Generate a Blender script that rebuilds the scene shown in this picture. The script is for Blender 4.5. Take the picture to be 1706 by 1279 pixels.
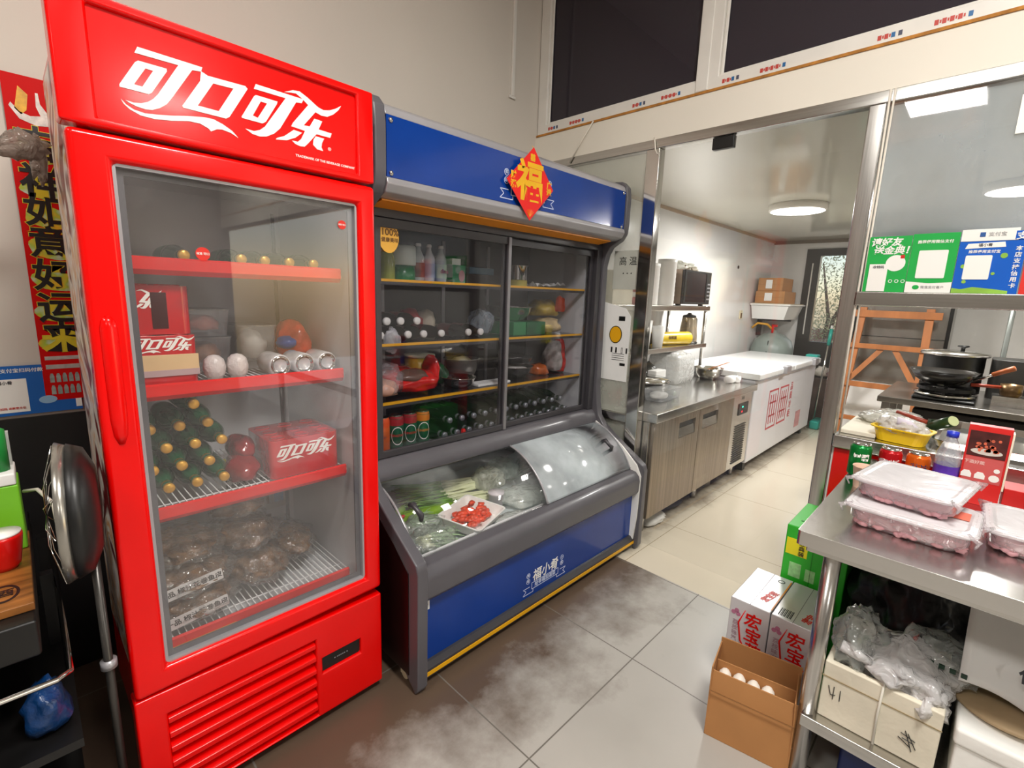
import bpy, bmesh, math, random
from mathutils import Vector, Matrix, noise
PI = math.pi
random.seed(7)
for o in list(bpy.data.objects): bpy.data.objects.remove(o)
scene = bpy.context.scene
COL = scene.collection

# ---------------------------------------------------------------- camera
cam_d = bpy.data.cameras.new('camera'); cam = bpy.data.objects.new('camera', cam_d); COL.objects.link(cam)
cam_d.sensor_fit = 'HORIZONTAL'; cam_d.sensor_width = 36.0
cam_d.lens = 802.98 / 1706.0 * 36.0
cam_d.clip_start = 0.02; cam_d.clip_end = 200
YAW, PITCH, ROLL = -0.80026, 1.38738, 0.03519
cam.matrix_world = Matrix.Translation((0, 0, 1.4)) @ Matrix.Rotation(YAW, 4, 'Z') @ Matrix.Rotation(PITCH, 4, 'X') @ Matrix.Rotation(ROLL, 4, 'Z')
scene.camera = cam

# ---------------------------------------------------------------- view, world, lights
scene.view_settings.view_transform = 'Standard'
scene.view_settings.look = 'None'
scene.view_settings.gamma = 1.0
scene.view_settings.use_curve_mapping = False
scene.view_settings.exposure = 0.18
world = bpy.data.worlds.new('world'); scene.world = world; world.use_nodes = True
wn = world.node_tree.nodes; wl = world.node_tree.links; wn.clear()
sky = wn.new('ShaderNodeTexSky'); sky.sky_type = 'NISHITA'; sky.sun_elevation = 0.5; sky.sun_rotation = 2.4; sky.sun_disc = False
bgn = wn.new('ShaderNodeBackground'); bgn.inputs[1].default_value = 0.16
wo = wn.new('ShaderNodeOutputWorld'); wl.new(sky.outputs[0], bgn.inputs[0]); wl.new(bgn.outputs[0], wo.inputs[0])

def area(name, loc, size, power, col=(1, 1, 1), rot=(0, 0, 0), shape='SQUARE', sy=None):
    l = bpy.data.lights.new(name, 'AREA'); l.energy = power; l.color = col; l.shape = shape; l.size = size
    if sy: l.size_y = sy
    o = bpy.data.objects.new(name, l); COL.objects.link(o); o.location = loc; o.rotation_euler = rot
    return o
# light of the dining room's ceiling panels and of the kitchen's two round ceiling lamps
PANELS = [(1.45, -3.9), (0.55, -0.35), (-1.6, -3.0), (-1.5, 0.6)]
for i, (x, y) in enumerate(PANELS):
    area('panel_light', (x, y, 3.31), 0.56, [46, 78, 26, 32][i], (1.0, 0.97, 0.92))
KLAMPS = [(4.45, 1.22), (4.4, -0.05)]
for x, y in KLAMPS:
    area('round_light', (x, y, 2.12), 0.36, 31, (1.0, 0.985, 0.95), shape='DISK')

# ---------------------------------------------------------------- colour and materials
def C(h):
    h = h.lstrip('#'); r = [int(h[i:i+2], 16) / 255 for i in (0, 2, 4)]
    return tuple((c/12.92 if c <= 0.04045 else ((c+0.055)/1.055)**2.4) for c in r) + (1,)
MATS = {}
def mat(name, col, rough=0.5, metal=0.0, var=0.06, scale=8.0, coat=0.0, bump=0.0, bscale=40.0, spec=0.5, sub=0.0, emit=None, es=1.0, stretch=None):
    """Principled with a procedural mottling of colour and roughness."""
    if name in MATS: return MATS[name]
    m = bpy.data.materials.new(name); m.use_nodes = True; nt = m.node_tree; N = nt.nodes; L = nt.links
    b = N['Principled BSDF']; c = C(col) if isinstance(col, str) else col
    tc = N.new('ShaderNodeTexCoord'); mp = N.new('ShaderNodeMapping'); L.new(tc.outputs['Object'], mp.inputs[0])
    if stretch: mp.inputs['Scale'].default_value = stretch
    nz = N.new('ShaderNodeTexNoise'); nz.inputs['Scale'].default_value = scale; nz.inputs['Detail'].default_value = 4; L.new(mp.outputs[0], nz.inputs[0])
    rp = N.new('ShaderNodeValToRGB'); L.new(nz.outputs[0], rp.inputs[0])
    rp.color_ramp.elements[0].position = 0.3; rp.color_ramp.elements[1].position = 0.7
    rp.color_ramp.elements[0].color = tuple(max(0, v*(1-var)) for v in c[:3]) + (1,)
    rp.color_ramp.elements[1].color = tuple(min(1, v*(1+var)) for v in c[:3]) + (1,)
    L.new(rp.outputs[0], b.inputs['Base Color'])
    mr = N.new('ShaderNodeMapRange'); L.new(nz.outputs[0], mr.inputs[0]); mr.inputs[3].default_value = max(0.0, rough*0.85); mr.inputs[4].default_value = min(1, rough*1.15)
    L.new(mr.outputs[0], b.inputs['Roughness'])
    b.inputs['Metallic'].default_value = metal; b.inputs['Coat Weight'].default_value = coat; b.inputs['Coat Roughness'].default_value = 0.08
    b.inputs['Specular IOR Level'].default_value = spec
    if sub: b.inputs['Subsurface Weight'].default_value = sub; b.inputs['Subsurface Radius'].default_value = (0.02, 0.01, 0.006)
    if bump:
        n2 = N.new('ShaderNodeTexNoise'); n2.inputs['Scale'].default_value = bscale; n2.inputs['Detail'].default_value = 3; L.new(mp.outputs[0], n2.inputs[0])
        bp = N.new('ShaderNodeBump'); bp.inputs['Strength'].default_value = bump; bp.inputs['Distance'].default_value = 0.01; L.new(n2.outputs[0], bp.inputs['Height']); L.new(bp.outputs[0], b.inputs['Normal'])
    if emit:
        b.inputs['Emission Color'].default_value = C(emit); b.inputs['Emission Strength'].default_value = es
    MATS[name] = m; return m
def schlick(N, L, f0, k, normal=None):
    """Mirror share that is the same from both sides of a sheet."""
    lw = N.new('ShaderNodeLayerWeight'); lw.inputs[0].default_value = 0.5
    if normal is not None: L.new(normal, lw.inputs['Normal'])
    pw = N.new('ShaderNodeMath'); pw.operation = 'POWER'; pw.inputs[1].default_value = 5.0; L.new(lw.outputs['Facing'], pw.inputs[0])
    ma = N.new('ShaderNodeMath'); ma.operation = 'MULTIPLY_ADD'; ma.inputs[1].default_value = (1-f0)*k; ma.inputs[2].default_value = f0*k; ma.use_clamp = True; L.new(pw.outputs[0], ma.inputs[0])
    return ma.outputs[0]
def glass(name, tint='#ffffff', film=0.03, filmcol='#d8d8dc', refl=1.0, rough=0.02, haze=None, alpha_rough=None):
    """Thin sheet: transparent, a mirror share by Fresnel, and a diffuse share for dust, mist or painted reflection haze; HAZE = (scale, low, high, amount) mottles that share."""
    if name in MATS: return MATS[name]
    m = bpy.data.materials.new(name); m.use_nodes = True; nt = m.node_tree; N = nt.nodes; L = nt.links; N.clear()
    out = N.new('ShaderNodeOutputMaterial'); tr = N.new('ShaderNodeBsdfTransparent'); tr.inputs[0].default_value = C(tint)
    gl = N.new('ShaderNodeBsdfGlossy'); gl.inputs['Roughness'].default_value = rough
    df = N.new('ShaderNodeBsdfDiffuse'); df.inputs[0].default_value = C(filmcol)
    ml = schlick(N, L, 0.04, refl)
    m1 = N.new('ShaderNodeMixShader'); m2 = N.new('ShaderNodeMixShader')
    L.new(tr.outputs[0], m1.inputs[1]); L.new(df.outputs[0], m1.inputs[2]); m1.inputs[0].default_value = film
    if haze:
        tc = N.new('ShaderNodeTexCoord'); nz = N.new('ShaderNodeTexNoise'); nz.inputs['Scale'].default_value = haze[0]; nz.inputs['Detail'].default_value = 5
        L.new(tc.outputs['Object'], nz.inputs[0]); mr = N.new('ShaderNodeMapRange'); L.new(nz.outputs[0], mr.inputs[0])
        mr.inputs[1].default_value = haze[1]; mr.inputs[2].default_value = haze[2]; mr.inputs[3].default_value = film; mr.inputs[4].default_value = haze[3]; L.new(mr.outputs[0], m1.inputs[0])
    L.new(ml, m2.inputs[0]); L.new(m1.outputs[0], m2.inputs[1]); L.new(gl.outputs[0], m2.inputs[2]); L.new(m2.outputs[0], out.inputs[0])
    MATS[name] = m; return m
def film(name, col='#f2f2f2', op=0.35, gloss=0.25, rough=0.15, bump=0.6, bscale=25, var=0.3):
    """Crinkled thin plastic."""
    if name in MATS: return MATS[name]
    m = bpy.data.materials.new(name); m.use_nodes = True; nt = m.node_tree; N = nt.nodes; L = nt.links; N.clear()
    out = N.new('ShaderNodeOutputMaterial'); tr = N.new('ShaderNodeBsdfTransparent'); gl = N.new('ShaderNodeBsdfGlossy'); gl.inputs['Roughness'].default_value = rough
    df = N.new('ShaderNodeBsdfDiffuse'); df.inputs[0].default_value = C(col); tl = N.new('ShaderNodeBsdfTranslucent'); tl.inputs[0].default_value = C(col)
    ad = N.new('ShaderNodeMixShader'); ad.inputs[0].default_value = 0.35; L.new(df.outputs[0], ad.inputs[1]); L.new(tl.outputs[0], ad.inputs[2])
    tc = N.new('ShaderNodeTexCoord'); nz = N.new('ShaderNodeTexNoise'); nz.inputs['Scale'].default_value = bscale; nz.inputs['Detail'].default_value = 3; nz.inputs['Distortion'].default_value = 1.2; L.new(tc.outputs['Object'], nz.inputs[0])
    bp = N.new('ShaderNodeBump'); bp.inputs['Strength'].default_value = bump; bp.inputs['Distance'].default_value = 0.02; L.new(nz.outputs[0], bp.inputs['Height'])
    for s in (gl, df): L.new(bp.outputs[0], s.inputs['Normal'])
    mr = N.new('ShaderNodeMapRange'); L.new(nz.outputs[0], mr.inputs[0]); mr.inputs[1].default_value = 0.3; mr.inputs[2].default_value = 0.7
    mr.inputs[3].default_value = max(0, op-var/2); mr.inputs[4].default_value = min(1, op+var/2)
    m1 = N.new('ShaderNodeMixShader'); L.new(mr.outputs[0], m1.inputs[0]); L.new(tr.outputs[0], m1.inputs[1]); L.new(ad.outputs[0], m1.inputs[2])
    fr = schlick(N, L, gloss*0.3, 1.0, bp.outputs[0])
    m2 = N.new('ShaderNodeMixShader'); L.new(fr, m2.inputs[0]); L.new(m1.outputs[0], m2.inputs[1]); L.new(gl.outputs[0], m2.inputs[2]); L.new(m2.outputs[0], out.inputs[0])
    MATS[name] = m; return m
def brushed(name, col='#b9b7b2', rough=0.28, var=0.12, stretch=(60, 60, 1.5)):
    return mat(name, col, rough=rough, metal=1.0, var=var, scale=3.0, stretch=stretch)

# ---------------------------------------------------------------- geometry
class MB:
    def __init__(s): s.bm = bmesh.new(); s.mi = 0
    def _new(s, faces):
        for f in faces: f.material_index = s.mi
    def box(s, a, b, M=None):
        x0, y0, z0 = a; x1, y1, z1 = b
        v = [Vector(p) for p in ((x0,y0,z0),(x1,y0,z0),(x1,y1,z0),(x0,y1,z0),(x0,y0,z1),(x1,y0,z1),(x1,y1,z1),(x0,y1,z1))]
        if M: v = [M @ p for p in v]
        v = [s.bm.verts.new(p) for p in v]
        s._new([s.bm.faces.new([v[i] for i in q]) for q in ((0,3,2,1),(4,5,6,7),(0,1,5,4),(1,2,6,5),(2,3,7,6),(3,0,4,7))]); return s
    def loops(s, rings, cap=True, closed=True):
        R = [[s.bm.verts.new(p) for p in r] for r in rings]; n = len(R[0]); fs = []
        for a, b in zip(R, R[1:]):
            for i in range(n if closed else n-1):
                j = (i+1) % n
                try: fs.append(s.bm.faces.new((a[i], a[j], b[j], b[i])))
                except ValueError: pass
        if cap and closed:
            for r in (R[0][::-1], R[-1]):
                try: fs.append(s.bm.faces.new(r))
                except ValueError: pass
        s._new(fs); return s
    def lathe(s, prof, o=(0,0,0), n=24, M=None, cap=True, sx=1, sy=1):
        rings = []
        for r, z in prof:
            ring = [Vector((o[0]+max(r,1e-5)*math.cos(2*PI*i/n)*sx, o[1]+max(r,1e-5)*math.sin(2*PI*i/n)*sy, o[2]+z)) for i in range(n)]
            if M: ring = [M @ p for p in ring]
            rings.append(ring)
        return s.loops(rings, cap)
    def tube(s, pts, r, n=8, cap=True):
        pts = [Vector(p) for p in pts]; rings = []; up = None
        for i, p in enumerate(pts):
            d = (pts[min(i+1, len(pts)-1)] - pts[max(i-1, 0)]).normalized()
            if up is None: up = d.orthogonal().normalized()
            up = (up - d*up.dot(d)); up = up.normalized() if up.length > 1e-6 else d.orthogonal().normalized()
            w = d.cross(up); rr = r[i] if isinstance(r, (list, tuple)) else r
            rings.append([p + (up*math.cos(2*PI*k/n) + w*math.sin(2*PI*k/n))*rr for k in range(n)])
        return s.loops(rings, cap)
    def cyl(s, a, b, r, n=20): return s.tube([a, b], r, n)
    def prism(s, poly, fr, d, holes=()):
        """2D polygon (with holes) in the frame FR = (origin, u, v), pushed by d along u x v."""
        o, u, v = [Vector(q) for q in fr]; w = u.cross(v).normalized()
        loops_ = [list(poly)] + [list(h) for h in holes]
        from mathutils.geometry import tessellate_polygon
        flat = [p for l in loops_ for p in l]
        tris = tessellate_polygon([[Vector((p[0], p[1], 0)) for p in l] for l in loops_])
        P = lambda p, k: o + u*p[0] + v*p[1] + w*(d*k)
        A = [s.bm.verts.new(P(p, 0)) for p in flat]; B = [s.bm.verts.new(P(p, 1)) for p in flat]; fs = []
        for t in tris:
            for V, q in ((A, t), (B, t[::-1])):
                try: fs.append(s.bm.faces.new([V[i] for i in q]))
                except ValueError: pass
        k = 0
        for l in loops_:
            n = len(l)
            for i in range(n):
                j = (i+1) % n
                try: fs.append(s.bm.faces.new((A[k+i], A[k+j], B[k+j], B[k+i])))
                except ValueError: pass
            k += n
        s._new(fs); return s
    def grid(s, fn, nu, nv):
        V = [[s.bm.verts.new(fn(i/nu, j/nv)) for j in range(nv+1)] for i in range(nu+1)]
        s._new([s.bm.faces.new((V[i][j], V[i+1][j], V[i+1][j+1], V[i][j+1])) for i in range(nu) for j in range(nv)]); return s
    def blob(s, c, r, seed=0, amp=0.15, freq=2.0, sub=3, flat=True, ridge=0.0):
        g = bmesh.ops.create_icosphere(s.bm, subdivisions=sub, radius=1.0)['verts']
        for v in g:
            p = v.co.copy(); n_ = noise.noise(p*freq + Vector((seed*3.1, seed*1.7, seed)))
            k = 1 + amp*n_*1.6 + (ridge*abs(noise.noise(p*freq*3 + Vector((seed, 9, 4)))) if ridge else 0)
            q = Vector((p.x*r[0], p.y*r[1], p.z*r[2]))*k
            if flat and q.z < -r[2]*0.55: q.z = -r[2]*0.55
            v.co = Vector(c) + q
        s._new({f for v in g for f in v.link_faces}); return s
    def build(s, name, m, parent=None, smooth=False, bevel=0, seg=2, solid=0, sub=0, **props):
        bmesh.ops.recalc_face_normals(s.bm, faces=s.bm.faces)
        me = bpy.data.meshes.new(name); s.bm.to_mesh(me); s.bm.free()
        for x in (m if isinstance(m, (list, tuple)) else [m]): me.materials.append(x)
        return link(name, me, parent, smooth, bevel, seg, solid, sub, **props)
def link(name, me, parent=None, smooth=False, bevel=0, seg=2, solid=0, sub=0, **props):
    o = bpy.data.objects.new(name, me); COL.objects.link(o)
    if smooth:
        for p in me.polygons: p.use_smooth = True
    if parent is not None:
        r = parent
        while r.parent: r = r.parent
        me.transform(r.matrix_basis.inverted()); o.parent = parent
    else:
        if me.vertices:
            xs = [v.co for v in me.vertices]
            c = Vector(((min(p.x for p in xs)+max(p.x for p in xs))/2, (min(p.y for p in xs)+max(p.y for p in xs))/2, min(p.z for p in xs)))
            me.transform(Matrix.Translation(-c)); o.location = c
    if solid:
        md = o.modifiers.new('thickness', 'SOLIDIFY'); md.thickness = solid; md.offset = 0
    if bevel:
        md = o.modifiers.new('bevel', 'BEVEL'); md.width = bevel; md.segments = seg; md.limit_method = 'ANGLE'; md.angle_limit = 0.6
        if not smooth:
            for p in me.polygons: p.use_smooth = True
            w = o.modifiers.new('normals', 'WEIGHTED_NORMAL'); w.keep_sharp = True
    if sub:
        md = o.modifiers.new('subdivision', 'SUBSURF'); md.levels = sub; md.render_levels = sub
    for k, v in props.items(): o[k] = v
    return o
def root(name, loc, label, cat, group=None, rz=0.0):
    o = bpy.data.objects.new(name, None); COL.objects.link(o); o.empty_display_size = 0.05
    o.location = loc; o.rotation_euler = (0, 0, rz)
    o.matrix_basis = Matrix.Translation(loc) @ Matrix.Rotation(rz, 4, 'Z')
    return tag(o, label, cat, group)
def tag(o, label, cat, group=None, kind=None):
    o['label'] = label; o['category'] = cat
    if group: o['group'] = group
    if kind: o['kind'] = kind
    return o
def struct(o): o['kind'] = 'structure'; return o
def dup(r, M, label=None, group=None):
    """Copy a thing, its parts and their sub-parts; M places the copy."""
    c = r.copy(); COL.objects.link(c); c.matrix_basis = M
    if label: c['label'] = label
    if group: c['group'] = group
    for ch in list(r.children):
        a = ch.copy(); COL.objects.link(a); a.parent = c
        for g in list(ch.children):
            b = g.copy(); COL.objects.link(b); b.parent = a
    return c
class Proto:
    """First use moves the built thing itself, later uses copy it."""
    def __init__(s, r): s.r = r; s.used = False
    def put(s, M, label, group=None):
        if not s.used:
            s.used = True; s.r.matrix_basis = M; s.r['label'] = label
            if group: s.r['group'] = group
            s.o = s.r; return s.r
        return dup(s.r, M, label, group)
T = Matrix.Translation
def Rz(a): return Matrix.Rotation(a, 4, 'Z')
def Rx(a): return Matrix.Rotation(a, 4, 'X')
def Ry(a): return Matrix.Rotation(a, 4, 'Y')
LIE = Rx(PI/2)          # a bottle laid down with its cap towards the viewer (-Y)
def text_mesh(s, size, bold=0.0, ext=0.0004, align='CENTER', shear=0.0, spacing=1.0):
    cu = bpy.data.curves.new('t', 'FONT'); cu.body = s; cu.size = size; cu.extrude = ext; cu.align_x = align; cu.align_y = 'CENTER'; cu.offset = bold*size; cu.shear = shear; cu.space_character = spacing; cu.resolution_u = 3
    o = bpy.data.objects.new('t', cu); COL.objects.link(o); dg = bpy.context.evaluated_depsgraph_get(); dg.update()
    me = bpy.data.meshes.new_from_object(o.evaluated_get(dg)); bpy.data.objects.remove(o); bpy.data.curves.remove(cu); return me
def frame_matrix(fr):
    o, u, v = [Vector(q) for q in fr]; w = u.cross(v)
    return Matrix(((u.x, v.x, w.x, o.x), (u.y, v.y, w.y, o.y), (u.z, v.z, w.z, o.z), (0, 0, 0, 1)))
def text(name, s, size, fr, m, parent, bold=0.012, ext=0.0004, **kw):
    me = text_mesh(s, size, bold, ext, **kw); me.transform(frame_matrix(fr)); me.materials.clear(); me.materials.append(m)
    return link(name, me, parent)
def ellipse(cx, cy, rx, ry, n=24): return [(cx+rx*math.cos(2*PI*i/n), cy+ry*math.sin(2*PI*i/n)) for i in range(n)]
def rrect(x0, y0, x1, y1, r, n=4):
    out = []
    for cx, cy, a in ((x1-r, y0+r, -PI/2), (x1-r, y1-r, 0), (x0+r, y1-r, PI/2), (x0+r, y0+r, PI)):
        out += [(cx+r*math.cos(a+PI/2*i/n), cy+r*math.sin(a+PI/2*i/n)) for i in range(n+1)]
    return out
def boxes(name, m, parent, lst, **kw):
    """Equal small parts, each a mesh of its own."""
    for a, b in lst: MB().box(a, b).build(name, m, parent, **kw)
FRONT = lambda x, y, z: ((x, y, z), (1, 0, 0), (0, 0, 1))     # faces -Y
WEST = lambda x, y, z: ((x, y, z), (0, -1, 0), (0, 0, 1))     # faces -X
TOP = lambda x, y, z: ((x, y, z), (1, 0, 0), (0, 1, 0))       # faces +Z

# ---------------------------------------------------------------- palette
red = mat('red_enamel', (0.80, 0.0012, 0.0008, 1), rough=0.2, coat=0.12, var=0.03, spec=0.3)
red2 = mat('red_plastic', (0.70, 0.004, 0.003, 1), rough=0.3, coat=0.1, var=0.05, spec=0.35)
white = mat('white_paint', '#f2f0ec', rough=0.45, var=0.02)
wprint = mat('white_print', '#f6f4ee', rough=0.4, var=0.01)
black = mat('black_plastic', '#121212', rough=0.4, var=0.2)
rubber = mat('black_rubber', '#1b1b1d', rough=0.75, var=0.15)
grey = mat('dark_grey_plastic', '#57555a', rough=0.36, var=0.06, coat=0.15)
dgrey = mat('charcoal_frame', '#3a383c', rough=0.35, var=0.08, coat=0.15)
silver = mat('silver_plastic', '#a9a7ab', rough=0.3, metal=0.35, var=0.05)
blue = mat('blue_panel', '#04388c', rough=0.22, coat=0.2, var=0.04, spec=0.4)
yellow = mat('yellow_trim', '#e8a90e', rough=0.4, var=0.05)
orange = mat('orange_trim', '#e08a10', rough=0.4, var=0.05)
liner = mat('cabinet_liner', '#c9c9cb', rough=0.5, var=0.04)
linerd = mat('dark_liner', '#353338', rough=0.5, var=0.08)
steel = brushed('brushed_steel', '#cdcac6', 0.24)
steel_h = brushed('brushed_steel_horizontal', '#c2beb7', 0.22, stretch=(1.5, 60, 60))
steel_y = brushed('brushed_steel_table', '#c4c2be', 0.2, var=0.08, stretch=(40, 1.5, 40))
chrome = mat('polished_steel', '#cfcdc9', rough=0.1, metal=1, var=0.05)
wire = mat('white_coated_wire', '#dcdcdc', rough=0.35, var=0.03)
card = mat('brown_cardboard', '#b8824e', rough=0.8, var=0.08, scale=5)
paper = mat('white_paper', '#ecebe8', rough=0.7, var=0.03)
wood = mat('orange_wood', '#a9693a', rough=0.55, var=0.22, scale=3, stretch=(3, 3, 0.6))
green = mat('green_carton', '#2eb52a', rough=0.4, var=0.08)
kwhite = mat('kitchen_wall_panel', '#e9e7e4', rough=0.16, var=0.02, coat=0.3)

# ---------------------------------------------------------------- room shell
def tile_mat(name, base, line, x0, y0, s, dirt=None, rough=0.3, lw=0.005, var=0.07):
    m = bpy.data.materials.new(name); m.use_nodes = True; nt = m.node_tree; N = nt.nodes; L = nt.links; b = N['Principled BSDF']
    g = N.new('ShaderNodeNewGeometry'); sp = N.new('ShaderNodeSeparateXYZ'); L.new(g.outputs['Position'], sp.inputs[0])
    def math_(op, a, c=None, v=None):
        n = N.new('ShaderNodeMath'); n.operation = op
        if hasattr(a, 'links'): L.new(a, n.inputs[0])
        else: n.inputs[0].default_value = a
        if c is not None:
            if hasattr(c, 'links'): L.new(c, n.inputs[1])
            else: n.inputs[1].default_value = c
        return n.outputs[0]
    def near(o, c0):
        t = math_('FRACT', math_('DIVIDE', math_('SUBTRACT', o, c0-50*s), s)); t2 = math_('MINIMUM', t, math_('SUBTRACT', 1.0, t))
        return math_('LESS_THAN', t2, lw/s/2)
    ln = math_('MAXIMUM', near(sp.outputs[0], x0), near(sp.outputs[1], y0))
    n1 = N.new('ShaderNodeTexNoise'); n1.inputs['Scale'].default_value = 2.2; n1.inputs['Detail'].default_value = 6; L.new(g.outputs['Position'], n1.inputs[0])
    cx = N.new('ShaderNodeValToRGB'); L.new(n1.outputs[0], cx.inputs[0]); c = C(base)
    cx.color_ramp.elements[0].position = 0.3; cx.color_ramp.elements[1].position = 0.7
    cx.color_ramp.elements[0].color = tuple(v*(1-var) for v in c[:3])+(1,); cx.color_ramp.elements[1].color = tuple(min(1, v*(1+var)) for v in c[:3])+(1,)
    col = cx.outputs[0]
    if dirt:
        n2 = N.new('ShaderNodeTexNoise'); n2.inputs['Scale'].default_value = 3.5; n2.inputs['Detail'].default_value = 7; n2.inputs['Roughness'].default_value = 0.65; L.new(g.outputs['Position'], n2.inputs[0])
        mr = N.new('ShaderNodeMapRange'); L.new(sp.outputs[1], mr.inputs[0]); mr.inputs[1].default_value = dirt[0]; mr.inputs[2].default_value = dirt[1]; mr.inputs[3].default_value = -0.30; mr.inputs[4].default_value = 0.55
        s2 = math_('ADD', n2.outputs[0], mr.outputs[0]); r2 = N.new('ShaderNodeMapRange'); L.new(s2, r2.inputs[0]); r2.inputs[1].default_value = 0.45; r2.inputs[2].default_value = 0.85
        r2.inputs[3].default_value = 0; r2.inputs[4].default_value = 0.9
        mx = N.new('ShaderNodeMix'); mx.data_type = 'RGBA'; L.new(r2.outputs[0], mx.inputs[0]); L.new(col, mx.inputs[6]); mx.inputs[7].default_value = C('#47301a'); col = mx.outputs[2]
    mx = N.new('ShaderNodeMix'); mx.data_type = 'RGBA'; L.new(ln, mx.inputs[0]); L.new(col, mx.inputs[6]); mx.inputs[7].default_value = C(line)
    L.new(mx.outputs[2], b.inputs['Base Color'])
    rr = N.new('ShaderNodeMapRange'); L.new(n1.outputs[0], rr.inputs[0]); rr.inputs[3].default_value = rough*0.7; rr.inputs[4].default_value = rough*1.4; L.new(rr.outputs[0], b.inputs['Roughness'])
    return m
wallm = mat('plaster_wall', '#d3cbc0', rough=0.7, var=0.035, scale=1.2, bump=0.05)
beamm = mat('white_beam_paint', '#ebe4d6', rough=0.6, var=0.02, scale=2)
darkm = mat('black_wainscot', '#1c1b1c', rough=0.45, var=0.15)
ceilm = mat('ceiling_paint', '#e4e0d8', rough=0.8, var=0.02)
kceil = mat('kitchen_ceiling_panel', '#d5d3c6', rough=0.12, var=0.03, scale=2, coat=0.4)
floorm = tile_mat('grey_floor_tiles', '#aaa69f', '#6b665f', 0.9595, 0.802, 0.605, dirt=(0.60, 1.35), rough=0.34)
kfloorm = tile_mat('beige_floor_tiles', '#cfc5b2', '#9a8d76', 2.76, 1.21, 0.8, dirt=(1.1, 1.5), rough=0.13, lw=0.004, var=0.02)
struct(MB().box((-3, -5.5, -0.06), (2.18, 2.3, 0)).build('floor', floorm))
struct(MB().box((2.18, -5.5, -0.06), (7.0, 2.2, 0)).build('floor_kitchen', kfloorm))
struct(MB().box((-3.1, 2.2, 0), (2.5, 2.32, 3.4)).build('wall_back', wallm))
struct(MB().box((-3.0, 2.19, 0.0), (0.84, 2.2, 0.95)).build('trim_1', darkm))
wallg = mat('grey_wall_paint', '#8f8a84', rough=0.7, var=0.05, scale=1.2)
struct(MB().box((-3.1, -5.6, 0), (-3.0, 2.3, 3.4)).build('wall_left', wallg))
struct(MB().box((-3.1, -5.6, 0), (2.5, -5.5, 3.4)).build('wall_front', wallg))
struct(MB().box((-3.1, -5.6, 3.4), (5.2, 2.32, 3.5)).build('ceiling', ceilm))
# partition: white beam, windows over it, steel frame with glass under it
struct(MB().box((2.40, -5.5, 2.205), (2.50, 2.2, 2.38)).build('wall_right', beamm))
struct(MB().box((2.395, -5.5, 2.368), (2.402, 2.19, 2.379)).build('trim_2', mat('dried_orange_foam', '#b57a35', rough=0.9, var=0.35, scale=20, bump=0.6)))
struct(MB().box((2.42, -5.5, 3.25), (2.50, 2.2, 3.4)).build('wall_right_upper', beamm))
wf = mat('white_window_frame', '#e6e2da', rough=0.35, var=0.04)
pane = glass('dark_window_glass', tint='#a7a7ad', film=0.30, filmcol='#5d5560', refl=1.1)
def window(n, y0, y1, z0, z1, hint):
    fr = MB()
    fr.prism([(-y1, z0), (-y0, z0), (-y0, z1), (-y1, z1)], ((2.47, 0, 0), (0, -1, 0), (0, 0, 1)), 0.06, [[(-y1+0.07, z0+0.055), (-y1+0.07, z1-0.05), (-y0-0.03, z1-0.05), (-y0-0.03, z0+0.055)]])
    fr.box((2.425, y0+0.03, z0+0.055), (2.435, y1-0.07, z0+0.068)).box((2.425, y1-0.085, z0+0.06), (2.435, y1-0.07, z1-0.05))
    w = struct(fr.build('window_%d' % n, wf, bevel=0.004)); 
    MB().box((2.44, y0+0.03, z0+0.05), (2.448, y1-0.07, z1-0.05)).build('pane', pane, w)
    mr = mat('printed_red_mark', '#c4453b', rough=0.5); mb_ = mat('printed_blue_mark', '#2b69a0', rough=0.5); mk = mat('printed_dark_mark', '#4d4f63', rough=0.5)
    a = MB()
    def mark(y, k, wd=0.012):
        a.mi = k; a.box((2.4092, y-wd, z0+0.016), (2.4098, y, z0+0.016+0.017))
        if k == 0: a.box((2.4090, y-wd*1.6, z0+0.02), (2.4097, y-wd*1.2, z0+0.03))
    y = y1-0.09
    rep = 0
    while y > y0+0.08 and rep < 7:
        for j in range(4): mark(y-0.021*j, [0, 0, 1, 2][j] if rep % 2 == 0 else 0)
        if rep % 2: mark(y-0.09, 1)
        y -= 0.165 if rep % 2 == 0 else 0.42; rep += 1
    a.build('printed_film_marks', [mr, mb_, mk], w)
    return w
window(1, 1.14, 2.196, 2.38, 3.25, '')
window(2, -1.6, 1.14, 2.38, 3.25, '')
struct(MB().box((2.405, 1.118, 2.385), (2.44, 1.178, 3.25)).build('trim_3', wf, bevel=0.004))
struct(MB().box((2.41, -5.5, 2.38), (2.5, -1.6, 3.25)).build('wall_right_end', beamm))
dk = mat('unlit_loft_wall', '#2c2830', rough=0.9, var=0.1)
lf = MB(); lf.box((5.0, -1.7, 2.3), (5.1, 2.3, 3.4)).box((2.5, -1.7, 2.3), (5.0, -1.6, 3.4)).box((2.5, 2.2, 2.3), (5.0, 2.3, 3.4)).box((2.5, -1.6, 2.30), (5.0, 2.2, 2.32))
struct(lf.build('wall_loft', dk))
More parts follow.
